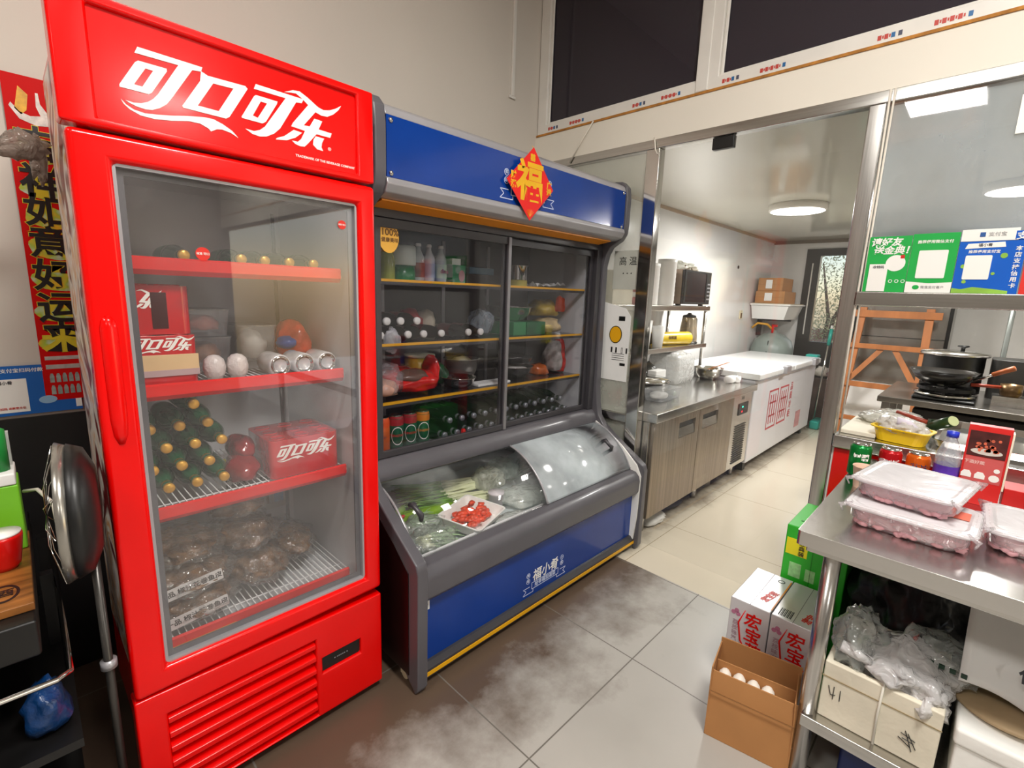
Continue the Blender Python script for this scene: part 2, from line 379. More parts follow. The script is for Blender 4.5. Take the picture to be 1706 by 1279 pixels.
# steel frame of the partition
struct(MB().box((2.385, -5.5, 2.16), (2.44, 2.195, 2.205)).build('trim_4', steel_y, bevel=0.003))
struct(MB().box((2.385, 1.325, 0.0), (2.445, 1.40, 2.16)).build('trim_5', chrome, bevel=0.004))
struct(MB().box((2.385, 0.398, 0.0), (2.445, 0.452, 2.16)).build('trim_6', steel, bevel=0.004))
struct(MB().box((2.385, 1.40, 0.70), (2.43, 2.195, 0.745)).build('trim_7', steel_y, bevel=0.003))
struct(MB().box((2.362, -1.6, 1.405), (2.50, 0.396, 1.46)).build('trim_8', steel_y, bevel=0.004))
wire_ = MB(); wire_.tube([(2.378, 0.391, 2.2), (2.376, 0.388, 1.9), (2.379, 0.393, 1.3), (2.375, 0.39, 0.872)], 0.004, 6).tube([(2.378, 0.377, 2.2), (2.377, 0.379, 1.6), (2.378, 0.376, 0.872)], 0.0035, 6)
tag(wire_.build('cable', mat('cream_cable', '#e6ded0', rough=0.5), smooth=True), 'pair of cream cables running down the steel post beside the payment signs', 'cable')
tag(MB().tube([(2.39, 1.755, 2.375), (2.378, 1.83, 2.27), (2.38, 1.90, 2.172)], 0.0045, 6).build('cable', MATS['cream_cable'], smooth=True), 'short slanting white cable over the white beam above the blue cooler', 'cable')
tag(MB().tube([(2.39, 1.365, 2.215), (2.376, 1.352, 2.19), (2.376, 1.345, 2.15), (2.382, 1.335, 2.13)], 0.004, 6).build('cable', MATS['cream_cable'], smooth=True), 'small cream cable loop at the top of the glass door frame', 'cable')
tag(MB().box((2.165, 2.185, 2.545), (2.187, 2.199, 3.4)).box((2.15, 2.188, 2.53), (2.20, 2.196, 2.545)).build('conduit', wf, bevel=0.002), 'white cable conduit ending halfway down the plaster wall', 'conduit')
# panes
clear = glass('door_glass', film=0.015, refl=1.0, filmcol='#e8e6e0')
hazy = glass('hazy_partition_glass', film=0.2, refl=1.3, filmcol='#c3cdd2', haze=(3.0, 0.35, 0.7, 0.42))
side = glass('side_partition_glass', film=0.22, refl=1.0, filmcol='#cfd0c4', haze=(2.0, 0.35, 0.7, 0.45))
d1 = struct(MB().box((2.405, 0.456, 0.012), (2.415, 1.321, 2.156)).build('door_1', clear))
MB().box((2.395, 0.96, 2.105), (2.425, 1.06, 2.158)).build('patch_fitting', black, d1, bevel=0.003)
MB().box((2.398, 0.47, 0.0), (2.422, 0.60, 0.05)).build('floor_patch', steel, d1, bevel=0.003)
struct(MB().box((2.405, -1.6, 1.46), (2.413, 0.396, 2.158)).build('window_3', hazy))
sp = struct(MB().box((2.405, 1.402, 0.747), (2.413, 2.19, 2.158)).build('window_4', side))
MB().box((2.405, 1.402, 0.05), (2.413, 2.19, 0.70)).build('lower_pane', side, sp)
# writing stuck on the side pane
t = root('notice', (2.40, 1.47, 1.55), 'grey paper notice handwritten in black on glass beside blue cooler', 'notice')
MB().box((2.401, 1.40, 1.45), (2.4035, 1.56, 1.66)).build('paper', mat('grey_notice_paper', '#b9bab0', rough=0.6, var=0.06), t)
text('handwriting', '高 温', 0.05, WEST(2.4005, 1.47, 1.60), black, t, bold=0.0)
text('handwriting', '. . .', 0.05, WEST(2.4005, 1.47, 1.55), black, t)
t = root('wall_sign', (2.40, 1.47, 0.95), 'tall white sign with a yellow round emblem seen beside the blue cooler', 'sign')
MB().prism([(-1.62, 0.93), (-1.425, 0.93), (-1.425, 1.30), (-1.46, 1.345), (-1.62, 1.38)], ((2.4035, 0, 0), (0, -1, 0), (0, 0, 1)), 0.003).build('board', paper, t)
MB().prism(ellipse(-1.515, 1.195, 0.042, 0.05), ((2.4003, 0, 0), (0, -1, 0), (0, 0, 1)), 0.001).build('emblem_rim', black, t)
MB().prism(ellipse(-1.515, 1.195, 0.037, 0.045), ((2.3993, 0, 0), (0, -1, 0), (0, 0, 1)), 0.001).build('emblem', yellow, t)
text('lettering', '▮▮ ▯▮▯', 0.03, WEST(2.399, 1.47, 1.11), black, t)
a = MB(); a.box((2.399, 1.46, 1.275), (2.4003, 1.50, 1.30)).box((2.399, 1.44, 1.02), (2.4003, 1.475, 1.035))
for k in range(4): a.box((2.399, 1.45, 1.05+0.012*k), (2.4003, 1.53, 1.052+0.012*k))
a.build('printing', black, t)
# pass-through counter wall
struct(MB().box((2.40, -1.6, 0.0), (2.49, 0.396, 0.81)).build('wall_pass', kwhite))
t = root('serving_counter', (2.6, -0.6, 0.81), 'stainless serving counter running through the opening under the payment signs', 'counter')
MB().box((2.372, -1.6, 0.8105), (3.05, 0.396, 0.868)).build('worktop', steel_y, t, bevel=0.006)
boxes('leg', steel, t, [((2.95, -1.55, 0.0), (3.0, -1.5, 0.809)), ((2.95, 0.33, 0.0), (3.0, 0.38, 0.809))])
t = root('red_board', (2.39, 0.33, 0.52), 'plain red board under the serving counter behind the green carton', 'board')
MB().box((2.391, -1.1, 0.42), (2.398, 0.388, 0.805)).build('board', red2, t)
MB().box((2.3885, 0.20, 0.60), (2.391, 0.285, 0.735)).build('dark_patch', black, t)
# kitchen shell
struct(MB().box((2.5, 2.1, 0), (7.0, 2.2, 2.3)).build('wall_kitchen_left', kwhite))
struct(MB().box((2.5, -1.7, 0), (7.0, -1.6, 2.3)).build('wall_kitchen_right', kwhite))
struct(MB().box((2.5, -1.7, 2.18), (7.0, 2.2, 2.28)).build('ceiling_kitchen', kceil))
e = MB(); e.box((6.9, 1.712, 0), (7.0, 2.2, 2.18)).box((6.9, -1.6, 0), (7.0, 1.02, 2.18)).box((6.9, 1.02, 2.07), (7.0, 1.712, 2.18))
struct(e.build('wall_kitchen_end', kwhite))
struct(MB().box((6.88, -1.6, 2.14), (6.9, 2.1, 2.18)).build('trim_9', mat('brown_cornice', '#6c5f4e', rough=0.5)))
struct(MB().box((2.5, 2.085, 2.155), (6.9, 2.1, 2.18)).build('trim_10', mat('tan_cornice', '#b49c7c', rough=0.5)))
dm = mat('black_door_frame', '#191714', rough=0.35, var=0.1)
d2 = struct(MB().prism([(-1.712, 0), (-1.02, 0), (-1.02, 2.07), (-1.712, 2.07)], ((6.96, 0, 0), (0, -1, 0), (0, 0, 1)), 0.08, [[(-1.56, 0.955), (-1.56, 1.99), (-1.12, 1.99), (-1.12, 0.955)]]).build('door_2', dm))
MB().box((6.91, 1.12, 0.955), (6.918, 1.56, 1.99)).build('pane', clear, d2)
MB().box((6.868, 1.625, 1.04), (6.88, 1.637, 1.90)).build('handle', wf, d2)
# outside the back door
struct(MB().box((7.0, -4, -0.1), (16, 8, -0.02)).build('ground_outside', mat('outside_paving', '#8b8276', rough=0.9, var=0.1)))
bt = bpy.data.materials.new('outside_bricks'); bt.use_nodes = True
bn = bt.node_tree.nodes.new('ShaderNodeTexBrick'); bn.inputs['Color1'].default_value = C('#9b5f49'); bn.inputs['Color2'].default_value = C('#b27a60'); bn.inputs['Mortar'].default_value = C('#b0a596'); bn.inputs['Scale'].default_value = 6
tcn = bt.node_tree.nodes.new('ShaderNodeTexCoord'); mpn = bt.node_tree.nodes.new('ShaderNodeMapping'); mpn.inputs['Rotation'].default_value = (PI/2, 0, PI/2)
bt.node_tree.links.new(tcn.outputs['Object'], mpn.inputs[0]); bt.node_tree.links.new(mpn.outputs[0], bn.inputs[0]); bt.node_tree.links.new(bn.outputs[0], bt.node_tree.nodes['Principled BSDF'].inputs['Base Color'])
struct(MB().box((12.0, -2, 0), (12.2, 6, 0.9)).build('garden_wall', bt))
def shrub(c, r, seed, label, col, nleaf=6000):
    rnd = random.Random(seed); t = root('shrub', (c[0], c[1], -0.02), label, 'shrub', 'shrubs outside the back door')
    b = MB()
    for k in range(nleaf):
        th = rnd.uniform(0, 2*PI); ph = math.acos(rnd.uniform(-1, 1)); q = rnd.uniform(0.55, 1)
        p = Vector((c[0]+r[0]*q*math.sin(ph)*math.cos(th), c[1]+r[1]*q*math.sin(ph)*math.sin(th), c[2]+r[2]*q*math.cos(ph)))
        d = Vector((rnd.gauss(0, 1), rnd.gauss(0, 1), rnd.gauss(0, 1))).normalized(); e_ = d.orthogonal().normalized(); s_ = rnd.uniform(0.014, 0.034)
        v = [b.bm.verts.new(p + d*s_), b.bm.verts.new(p + e_*s_*0.45), b.bm.verts.new(p - d*s_), b.bm.verts.new(p - e_*s_*0.45)]; b._new([b.bm.faces.new(v)])
    b.build('foliage', mat('leaf_'+str(seed), col, rough=0.5, var=0.35, scale=6), t)
    for k in range(7):
        b = MB(); a_ = k*0.9; b.tube([(c[0]+0.05*math.cos(a_), c[1]+0.05*math.sin(a_), -0.02), (c[0]+r[0]*0.4*math.cos(a_), c[1]+r[1]*0.4*math.sin(a_), c[2]*0.7), (c[0]+r[0]*0.8*math.cos(a_+.3), c[1]+r[1]*0.8*math.sin(a_+.3), c[2]+r[2]*0.4)], [0.04, 0.03, 0.012], 6)
        b.build('branch', mat('bark', '#7b6350', rough=0.9, var=0.2), t, smooth=True)
shrub((9.6, 2.0, 1.7), (0.8, 1.1, 1.1), 3, 'pale green leafy shrub seen through the back door glass', '#c2c08a')
shrub((12.0-0.9, 3.9, 1.3), (0.7, 1.2, 1.3), 4, 'olive shrub growing behind the paler one outside the back door', '#a3a06a')

# ceiling lamps
for i, (x, y) in enumerate(PANELS):
    t = root('ceiling_light', (x, y, 3.32), ['square ceiling light panel nearest the partition wall', 'square ceiling light panel above the viewer', 'square ceiling light panel at the far side of the dining room', 'square ceiling light panel near the left wall of the dining room'][i], 'ceiling light', 'square light panels of the dining room')
    MB().prism(rrect(x-0.31, y-0.31, x+0.31, y+0.31, 0.01), TOP(0, 0, 3.33), 0.07, [rrect(x-0.29, y-0.29, x+0.29, y+0.29, 0.01)]).build('frame', wf, t)
    MB().box((x-0.29, y-0.29, 3.35), (x+0.29, y+0.29, 3.36)).build('diffuser', mat('lamp_diffuser', '#ffffff', rough=0.4, emit='#fff8ee', es=3), t)
for i, (x, y) in enumerate(KLAMPS):
    t = root('round_ceiling_light', (x, y, 2.13), ['glowing round ceiling light seen through the glass door of the kitchen', 'glowing round ceiling light behind the glass over the payment signs'][i], 'ceiling light')
    MB().lathe([(0.20, 0), (0.205, 0.01), (0.205, 0.05), (0.18, 0.05)], (x, y, 2.13), 40).build('rim', wf, t, smooth=True)
    MB().lathe([(0.01, -0.006), (0.15, -0.003), (0.19, 0.0)], (x, y, 2.128), 40).build('diffuser', mat('round_lamp_diffuser', '#ffffff', rough=0.4, emit='#fffaf0', es=8), t, smooth=True)

# ---------------------------------------------------------------- drinks logo (traced strokes, millimetres)
LOGO = [([(-203.6, 59.8), (-85.4, 59.2), (-88.6, 49.6), (-105.9, 47.0), (-150.0, -24.0), (-160.4, -38.8), (-173.5, -50.0), (-187.5, -57.3), (-199.4, -59.4), (-213.7, -58.0), (-226.1, -54.2), (-232.8, -50.5), (-218.9, -51.8), (-205.8, -49.2), (-193.7, -43.0), (-184.2, -34.8), (-174.2, -21.9), (-132.0, 48.5), (-209.5, 46.7)], []), ([(-204.5, 33.4), (-154.6, 33.9), (-154.3, 29.0), (-185.4, -22.8), (-190.9, -27.4), (-240.3, -27.3), (-240.2, -22.5), (-210.3, 28.3)], [[(-192.9, 22.1), (-179.5, 21.9), (-201.5, -15.9), (-215.4, -15.3)]]), ([(-240.1, -50.6), (-232.1, -59.2), (-220.0, -65.5), (-201.6, -67.8), (-180.7, -64.9), (-152.8, -59.6), (-122.2, -52.2), (-88.7, -45.9), (-69.9, -45.3), (-51.0, -51.3), (-31.9, -61.2), (-19.3, -73.4), (-35.9, -65.9), (-53.6, -63.3), (-64.3, -65.3), (-77.0, -73.3), (-81.8, -68.2), (-98.2, -61.7), (-121.3, -62.4), (-153.6, -70.1), (-184.5, -74.8), (-209.4, -74.0), (-227.2, -66.7), (-236.2, -58.7)], []), ([(-88.5, 50.5), (-75.5, 45.1), (3.4, 47.5), (8.3, 42.6), (-35.4, -30.7), (-43.0, -36.7), (-129.0, -36.8), (-131.0, -33.5), (-91.6, 29.6)], [[(-65.4, 32.2), (-23.1, 33.9), (-58.0, -24.6), (-100.2, -24.3)]]), ([(27.6, 59.4), (143.4, 58.3), (138.5, 47.9), (123.9, 45.7), (80.6, -27.4), (65.4, -43.0), (46.6, -54.5), (30.6, -58.4), (13.2, -56.5), (-1.9, -48.3), (17.5, -49.1), (31.4, -43.1), (43.9, -32.2), (97.9, 48.1), (22.7, 47.6)], []), ([(26.2, 34.7), (77.2, 34.3), (75.3, 27.9), (46.5, -20.5), (38.2, -26.5), (-7.7, -25.9), (-9.0, -23.3), (22.1, 30.7)], [[(37.1, 23.4), (51.8, 22.6), (28.1, -16.4), (16.6, -14.1)]]), ([(95.5, 62.0), (117.0, 72.3), (134.3, 74.6), (153.6, 66.3), (182.3, 50.1), (196.1, 47.1), (212.8, 50.9), (229.8, 59.2), (247.8, 72.0), (239.5, 58.7), (224.5, 44.0), (207.4, 33.5), (190.9, 31.8), (174.5, 36.2), (141.3, -4.5), (157.4, -3.3), (170.8, 19.2), (192.2, 18.2), (181.4, -4.7), (217.9, -6.1), (213.2, -18.0), (175.0, -18.1), (152.3, -45.5), (141.7, -56.6), (130.5, -58.4), (117.5, -55.6), (109.1, -49.0), (124.3, -48.9), (133.5, -39.6), (144.5, -17.4), (109.0, -14.8), (113.3, -6.1), (155.5, 48.1), (140.1, 59.4), (125.3, 66.9), (112.4, 65.5)], []), ([(114.7, -22.2), (136.4, -24.1), (118.2, -40.2), (96.2, -51.5), (68.8, -56.0), (71.1, -52.1), (90.3, -42.9)], []), ([(173.0, -23.9), (195.8, -24.3), (189.5, -36.8), (187.4, -47.9), (191.8, -56.4), (175.9, -55.8), (164.7, -46.7), (166.4, -33.8)], [])]
LM = Matrix.Diagonal((1, 1, 1, 1))
def logo(name, fr, k, m, parent, only=None, d=0.0015):
    """fr = frame of the sign, k = metres per millimetre of the traced sign."""
    b = MB()
    for i, (o, hs) in enumerate(LOGO):
        if only and i not in only: continue
        ox = sum(p[0] for q in (only or [0]) for p in LOGO[q][0])/max(1, sum(len(LOGO[q][0]) for q in (only or [0]))) if only else 0
        f = lambda L: [((x-ox)*k, y*k) for x, y in L]
        b.prism(f(o), fr, d, [f(h) for h in hs])
    return b.build(name, m, parent)

# ---------------------------------------------------------------- prototypes of small goods (built at the origin, then placed)
def bottle(name, label, cat, r, h, glassm, capm, capr=0.0135, neck=0.0125, labelm=None, group=None, foil=None, shoulder=0.58):
    t = root(name, (0, 0, 0), label, cat, group)
    MB().lathe([(r*0.7, 0), (r*0.95, 0.004), (r, 0.012), (r, h*shoulder), (r*0.93, h*(shoulder+0.06)), (neck*1.35, h*0.8), (neck, h*0.86), (neck, h-0.008)], n=20).build('body', glassm, t, smooth=True)
    MB().lathe([(capr, 0), (capr*1.04, 0.003), (capr, 0.011), (capr*0.8, 0.0135)], (0, 0, h-0.011), 18).build('cap', capm, t, smooth=True)
    if labelm: MB().lathe([(r+0.0006, h*0.12), (r+0.0006, h*0.5)], n=20, cap=False).build('label', labelm, t, smooth=True)
    if foil: MB().lathe([(neck*1.1, h*0.8), (neck*1.08, h*0.9)], n=16, cap=False).build('neck_foil', foil, t, smooth=True)
    return Proto(t)
gbott = mat('green_bottle_glass', '#0e5a35', rough=0.06, var=0.1, coat=0.5)
dgbott = mat('dark_green_bottle_glass', '#0d2c19', rough=0.06, var=0.1, coat=0.4)
kbott = mat('dark_cola_bottle', '#160d0c', rough=0.08, var=0.15, coat=0.4)
gold = mat('gold_cap', '#dba53c', rough=0.3, metal=0.4, var=0.1)
tan = mat('tan_cap', '#c9a269', rough=0.4, var=0.08)
wcap = mat('white_cap', '#e8e6e2', rough=0.4, var=0.03)
scap = mat('silver_cap', '#b8bcc4', rough=0.25, metal=0.7, var=0.06)
def can(name, label, r, h, bodym, group=None, tab=True):
    t = root(name, (0, 0, 0), label, 'can', group)
    MB().lathe([(r*0.72, 0.006), (r*0.78, 0), (r, 0.010), (r, h-0.014), (r*0.84, h-0.003)], n=28).build('body', bodym, t, smooth=True)
    MB().lathe([(r*0.80, 0), (r*0.85, 0.003), (r*0.85, 0.0045), (r*0.77, 0.0045), (r*0.75, 0.0015), (0.0001, 0.0015)], (0, 0, h-0.004), 28, cap=False).build('rim', chrome, t, smooth=True)
    MB().lathe([(r*0.86, 0.004), (r*0.80, 0.0), (r*0.74, 0.0), (r*0.68, 0.006), (0.0001, 0.012)], (0, 0, -0.001), 28, cap=False).build('base', chrome, t, smooth=True)
    if tab: MB().box((-0.006, -0.004, h+0.001), (0.008, 0.004, h+0.0022)).build('tab', chrome, t)
    return t

# ---------------------------------------------------------------- red drinks fridge
FX, FY, FYAW = 0.776, 1.351, math.radians(0.6)
t = root('drinks_fridge', (0, 0, 0), 'tall red glass-door drinks fridge with large white lettering', 'fridge')
D = 0.64
c = MB()
c.box((-0.648, 0.06, 0.05), (-0.630, D, 1.95)).box((-0.034, 0.06, 0.05), (-0.002, D, 1.95)).box((-0.640, D-0.03, 0.05), (-0.034, D, 1.95))
c.box((-0.640, 0.06, 1.70), (-0.034, D-0.03, 1.95)).box((-0.640, 0.06, 0.05), (-0.034, D-0.03, 0.38))
c.build('cabinet', red, t, bevel=0.006)
c = MB()
c.box((-0.630, 0.064, 0.38), (-0.622, D-0.03, 1.70)).box((-0.046, 0.064, 0.38), (-0.034, D-0.03, 1.70)).box((-0.628, D-0.045, 0.38), (-0.046, D-0.03, 1.70))
c.box((-0.622, 0.064, 1.688), (-0.046, D-0.045, 1.70)).box((-0.628, 0.064, 0.38), (-0.046, D-0.045, 0.395))
c.build('inner_liner', liner, t)
boxes('shelf_rail', linerd, t, [((x-0.006, D-0.05, 0.42), (x+0.006, D-0.045, 1.66)) for x in (-0.60, -0.07)])
# header
hd = MB(); hd.prism([(-0.678, 1.706), (0.006, 1.706), (0.006, 1.952), (-0.678, 1.952)], FRONT(0, 0.060, 0), 0.058, [[(-0.618, 1.722), (-0.618, 1.932), (-0.047, 1.932), (-0.047, 1.722)]])
hd = hd.build('header', red, t, bevel=0.006, seg=3)
MB().box((-0.618, 0.012, 1.722), (-0.047, 0.03, 1.932)).build('sign_panel', red, hd)
logo('lettering', FRONT(-0.3355, 0.012, 1.822), 0.001, wprint, hd)
text('small_lettering', 'TRADEMARK OF THE BEVERAGE COMPANY', 0.0085, FRONT(-0.135, 0.0115, 1.739), wprint, hd, bold=0.01)
text('small_lettering', '®', 0.012, FRONT(-0.125, 0.0115, 1.774), wprint, hd, bold=0.0)
# door
dr = MB(); dr.prism([(-0.672, 0.384), (0.006, 0.397), (0.006, 1.697), (-0.672, 1.697)], FRONT(0, 0.045, 0), 0.045, [[(-0.603, 0.448), (-0.603, 1.642), (-0.0485, 1.642), (-0.0485, 0.448)]])
dr = dr.build('door', red, t, bevel=0.012, seg=4)
MB().prism([(-0.604, 0.447), (-0.0475, 0.447), (-0.0475, 1.643), (-0.604, 1.643)], FRONT(0, 0.030, 0), 0.018, [[(-0.597, 0.454), (-0.597, 1.636), (-0.0545, 1.636), (-0.0545, 0.454)]]).build('glass_trim', silver, dr)
MB().prism([(-0.597, 0.454), (-0.0545, 0.454), (-0.0545, 1.636), (-0.597, 1.636)], FRONT(0, 0.0345, 0), 0.006, [[(-0.583, 0.468), (-0.583, 1.622), (-0.0685, 1.622), (-0.0685, 0.468)]]).build('glass_border', mat('dark_grey_border', '#565459', rough=0.3, var=0.05), dr)
MB().box((-0.598, 0.020, 0.453), (-0.0535, 0.024, 1.637)).build('door_glass', glass('fridge_door_glass', film=0.015, filmcol='#d8d2d2', refl=1.2, haze=(2.2, 0.4, 0.8, 0.09)), dr)  # film and haze paint the whitish reflection as diffuse colour
MB().prism([(-0.664, 0.393), (-0.002, 0.393), (-0.002, 1.689), (-0.664, 1.689)], FRONT(0, 0.060, 0), 0.015, [[(-0.64, 0.42), (-0.64, 1.66), (-0.034, 1.66), (-0.034, 0.42)]]).build('door_gasket', rubber, dr)
hb = MB(); hb.loops([[Vector((-0.640+0.016*math.cos(a_)*s_, -0.012*math.sin(a_)*s_ if math.sin(a_) > 0 else 0.002, z_)) for a_ in [2*PI*i/16 for i in range(16)]] for z_, s_ in ((1.325, 0.35), (1.315, 0.8), (1.30, 1), (1.10, 1), (1.06, 0.8), (1.04, 0.35))])
hb.build('handle', red, dr, smooth=True)
rd = mat('round_sticker_red', '#d22a20', rough=0.4)
for x, z, r in ((-0.091, 1.580, 0.0125), (-0.447, 1.470, 0.0155)):
    s_ = MB().prism(ellipse(x, z, r, r), FRONT(0, 0.0198, 0), 0.0006).build('round_sticker', rd, dr)
    text('sticker_lettering', '冰凉 可口', r*0.42, FRONT(x, 0.0188, z), wprint, dr)
# lower panel
lp = MB(); lp.prism([(-0.676, 0.03), (0.006, 0.03), (0.006, 0.372), (-0.676, 0.380)], FRONT(0, 0.058, 0), 0.056, [[(-0.612, 0.04), (-0.612, 0.312), (-0.226, 0.312), (-0.226, 0.04)], [(-0.207, 0.184), (-0.207, 0.237), (-0.075, 0.237), (-0.075, 0.184)]])
lp = lp.build('lower_panel', red, t, bevel=0.006, seg=3)
MB().box((-0.646, 0.0585, 0.362), (0.0, 0.0600, 0.405)).build('gap_shade_strip', black, t)  # black strip added to paint the shade in the gap under the door
lv = MB()
for k in range(6):
    z = 0.305-0.0445*k
    lv.loops([[Vector((x, y, zz)) for y, zz in ((0.022, z), (0.004, z-0.010), (0.004, z-0.024), (0.030, z-0.040), (0.036, z-0.040), (0.036, z))] for x in (-0.612, -0.226)])
lv.build('louvres', red, lp, bevel=0.002)
MB().box((-0.612, 0.042, 0.04), (-0.226, 0.05, 0.312)).build('louvre_backing', red, lp)
MB().box((-0.207, 0.012, 0.184), (-0.075, 0.02, 0.237)).build('control_display', black, lp)
text('display_lettering', '▪ ▪▪▪▪▪ ▪', 0.011, FRONT(-0.141, 0.0115, 0.210), mat('grey_print', '#8f8f95'), lp)
boxes('foot', black, t, [((x, y, 0.0), (x+0.04, y+0.04, 0.05)) for x in (-0.64, -0.05) for y in (0.06, D-0.06)])
# picture sticker on the left side
sg = bpy.data.materials.new('side_graphic'); sg.use_nodes = True; N = sg.node_tree.nodes; L = sg.node_tree.links
tc = N.new('ShaderNodeTexCoord'); nz = N.new('ShaderNodeTexNoise'); nz.inputs['Scale'].default_value = 5; nz.inputs['Distortion'].default_value = 2; L.new(tc.outputs['Object'], nz.inputs[0])
rp = N.new('ShaderNodeValToRGB'); L.new(nz.outputs[0], rp.inputs[0]); cr = rp.color_ramp
cr.elements[0].position = 0.38; cr.elements[0].color = C('#6a1418'); cr.elements[1].position = 0.5; cr.elements[1].color = C('#e9e2dc')
e_ = cr.elements.new(0.6); e_.color = C('#d89a5c'); e_ = cr.elements.new(0.68); e_.color = C('#f0ebe6'); L.new(rp.outputs[0], N['Principled BSDF'].inputs['Base Color']); N['Principled BSDF'].inputs['Roughness'].default_value = 0.3
MB().box((-0.6492, 0.085, 0.3), (-0.648, D-0.01, 1.93)).build('side_picture', sg, t)
# shelves
for z, dx in ((1.425, 0), (1.118, 0), (0.798, 0), (0.425, 0)):
    sh = MB()
    n = 34
    for k in range(n+1):
        x = -0.615+0.56*k/n; sh.tube([(x, 0.105, z+0.012), (x, D-0.06, z+0.012)], 0.0017, 5)
    for y in (0.11, 0.17, 0.40, D-0.07): sh.tube([(-0.622, y, z+0.008), (-0.052, y, z+0.008)], 0.0026, 6)
    so = sh.build('shelf', wire, t, smooth=True)
    ps = MB(); ps.loops([[Vector((x, y, zz)) for y, zz in ((0.098, z-0.008), (0.088, z+0.004), (0.088, z+0.030), (0.094, z+0.034), (0.102, z+0.030), (0.102, z-0.008))] for x in (-0.59, -0.064)])
    ps.build('price_strip', red2, so)
# instruction sheet on the back wall inside
MB().box((-0.30, D-0.0475, 0.52), (-0.06, D-0.0455, 0.77)).build('instruction_sheet', mat('instruction_sheet', '#bdbbb6', rough=0.6), t)
MB().box((-0.30, D-0.0482, 0.73), (-0.07, D-0.0476, 0.765)).build('instruction_heading', mat('lime_heading', '#cfc81f', rough=0.5), t)
text('instruction_lettering', '温馨提示', 0.028, FRONT(-0.17, D-0.0488, 0.748), black, t)
for k, s_ in enumerate(('1. 请勿堵塞风口', '2. 请关紧柜门', '3. 先进先出，清洁卫生', '4. 仅限陈列饮料')):
    text('instruction_lettering', s_, 0.019, FRONT(-0.29, D-0.048, 0.705-0.026*k), black, t, align='LEFT')
for k, cc in enumerate(('#b04a3c', '#3d6fae', '#8b6a45', '#3f86c0')): MB().box((-0.285+0.055*k, D-0.0482, 0.545), (-0.25+0.055*k, D-0.0476, 0.59)).build('instruction_picture', mat('pic_%d' % k, cc, rough=0.5, var=0.3, scale=40), t)
t.matrix_basis = T((FX, FY, 0)) @ Rz(FYAW)

# bottles lying on the top shelf, caps to the front
SH1, SH2, SH3, SH4 = 1.4390, 1.1320, 0.8120, 0.4390   # tops of the wire shelves
P = bottle('beer_bottle', '', 'bottle', 0.031, 0.235, gbott, gold, labelm=mat('silver_green_label', '#3c7f56', rough=0.4, var=0.3, scale=30), foil=mat('gold_foil', '#a98c3c', rough=0.3, metal=0.6))
names = ['first from the left', 'second from the left', 'third from the left', 'fourth from the left', 'last on the right']
for i, x in enumerate((0.321, 0.457, 0.509+0.01, 0.588, 0.661)):
    P.put(T((x, 1.745, SH1+0.0320)) @ LIE, 'gold-capped bottle lying on the top shelf of the red fridge, %s' % names[i], 'bottles lying on the top shelf of the red fridge')
rows = [([0.244, 0.311, 0.379], 'bottom row'), ([0.212, 0.278, 0.345], 'second row up'), ([0.247, 0.314, 0.380], 'middle row'), ([0.214, 0.281, 0.348], 'second row from the top'), ([0.318], 'alone on top')]
pos = {0: ['left', 'middle', 'right']}
for j, (xs, rn) in enumerate(rows):
    for i, x in enumerate(xs):
        P.put(T((x, 1.765, SH3+0.033+0.0566*j)) @ LIE, 'green bottle in the red fridge pile, %s%s' % (rn, '' if len(xs) == 1 else ', ' + ['left one', 'centre one', 'right one'][i]), 'pile of green bottles in the red fridge')
# wrapped drink packs
packred = mat('shrink_wrapped_red', '#c30d18', rough=0.12, var=0.12, coat=0.8, bump=0.25, bscale=18)
def pack(name, x0, x1, y0, y1, z0, z1, label, group, band=False, only=None, lx=0.0, k=0.0003, lz=None, cans=True):
    t = root(name, ((x0+x1)/2, (y0+y1)/2, z0), label, 'drinks pack', group)
    b = MB(); n = 10
    def f(u, v, ph): return 0
    nx, nz = 8, 5
    b.prism(rrect(x0, y0, x1, y1, 0.018), TOP(0, 0, z0), z1-z0)
    o = b.build('wrapped_cans', packred, t, bevel=0.012, seg=3)
    if cans:
        b = MB()
        ny = max(2, int((y1-y0)/0.055)); nx = max(2, int((x1-x0)/0.055))
        for i in range(nx):
            for j in range(ny):
                b.lathe([(0.022, 0), (0.0235, 0.003), (0.021, 0.004), (0.02, 0.002)], (x0+(i+.5)*(x1-x0)/nx, y0+(j+.5)*(y1-y0)/ny, z1-0.001), 16)
        b.build('can_tops', packred, t, smooth=True)
    zc = lz if lz else (z0+z1)/2
    logo('lettering', FRONT((x0+x1)/2+lx, y0-0.0008, zc), k, wprint, t, only=only, d=0.0006)
    if band:
        MB().box((x0-0.001, y0-0.0025, z0+0.045), (x1+0.001, y0-0.001, z0+0.085)).build('cream_band', mat('cream_band', '#d9b98c', rough=0.3, var=0.1), t, bevel=0.004)
        MB().box((x0-0.001, y0-0.0035, z0+0.030), (x1+0.001, y0-0.002, z0+0.046)).build('silver_band', mat('pale_band', '#b9a0a2', rough=0.2), t)
    return t
pack('cola_pack', 0.178, 0.325, 1.475, 1.70, SH2+0.0025, 1.268, 'red wrapped cola pack with a cream band on the second shelf', 'cola packs in the red fridge', band=True, lx=0, k=0.00028, lz=1.245)
pack('cola_pack', 0.180, 0.318, 1.480, 1.70, 1.270, 1.392, 'plain red wrapped cola pack stacked on the cream banded one', 'cola packs in the red fridge', only=(6, 7, 8), lx=-0.02, k=0.00035, lz=1.355)
b_ = MB().box((0.235, 1.4785, 1.285), (0.268, 1.4795, 1.375)).build('dark_patch', mat('dark_wrap_red', '#3a0308', rough=0.15), bpy.data.objects['cola_pack.001'])
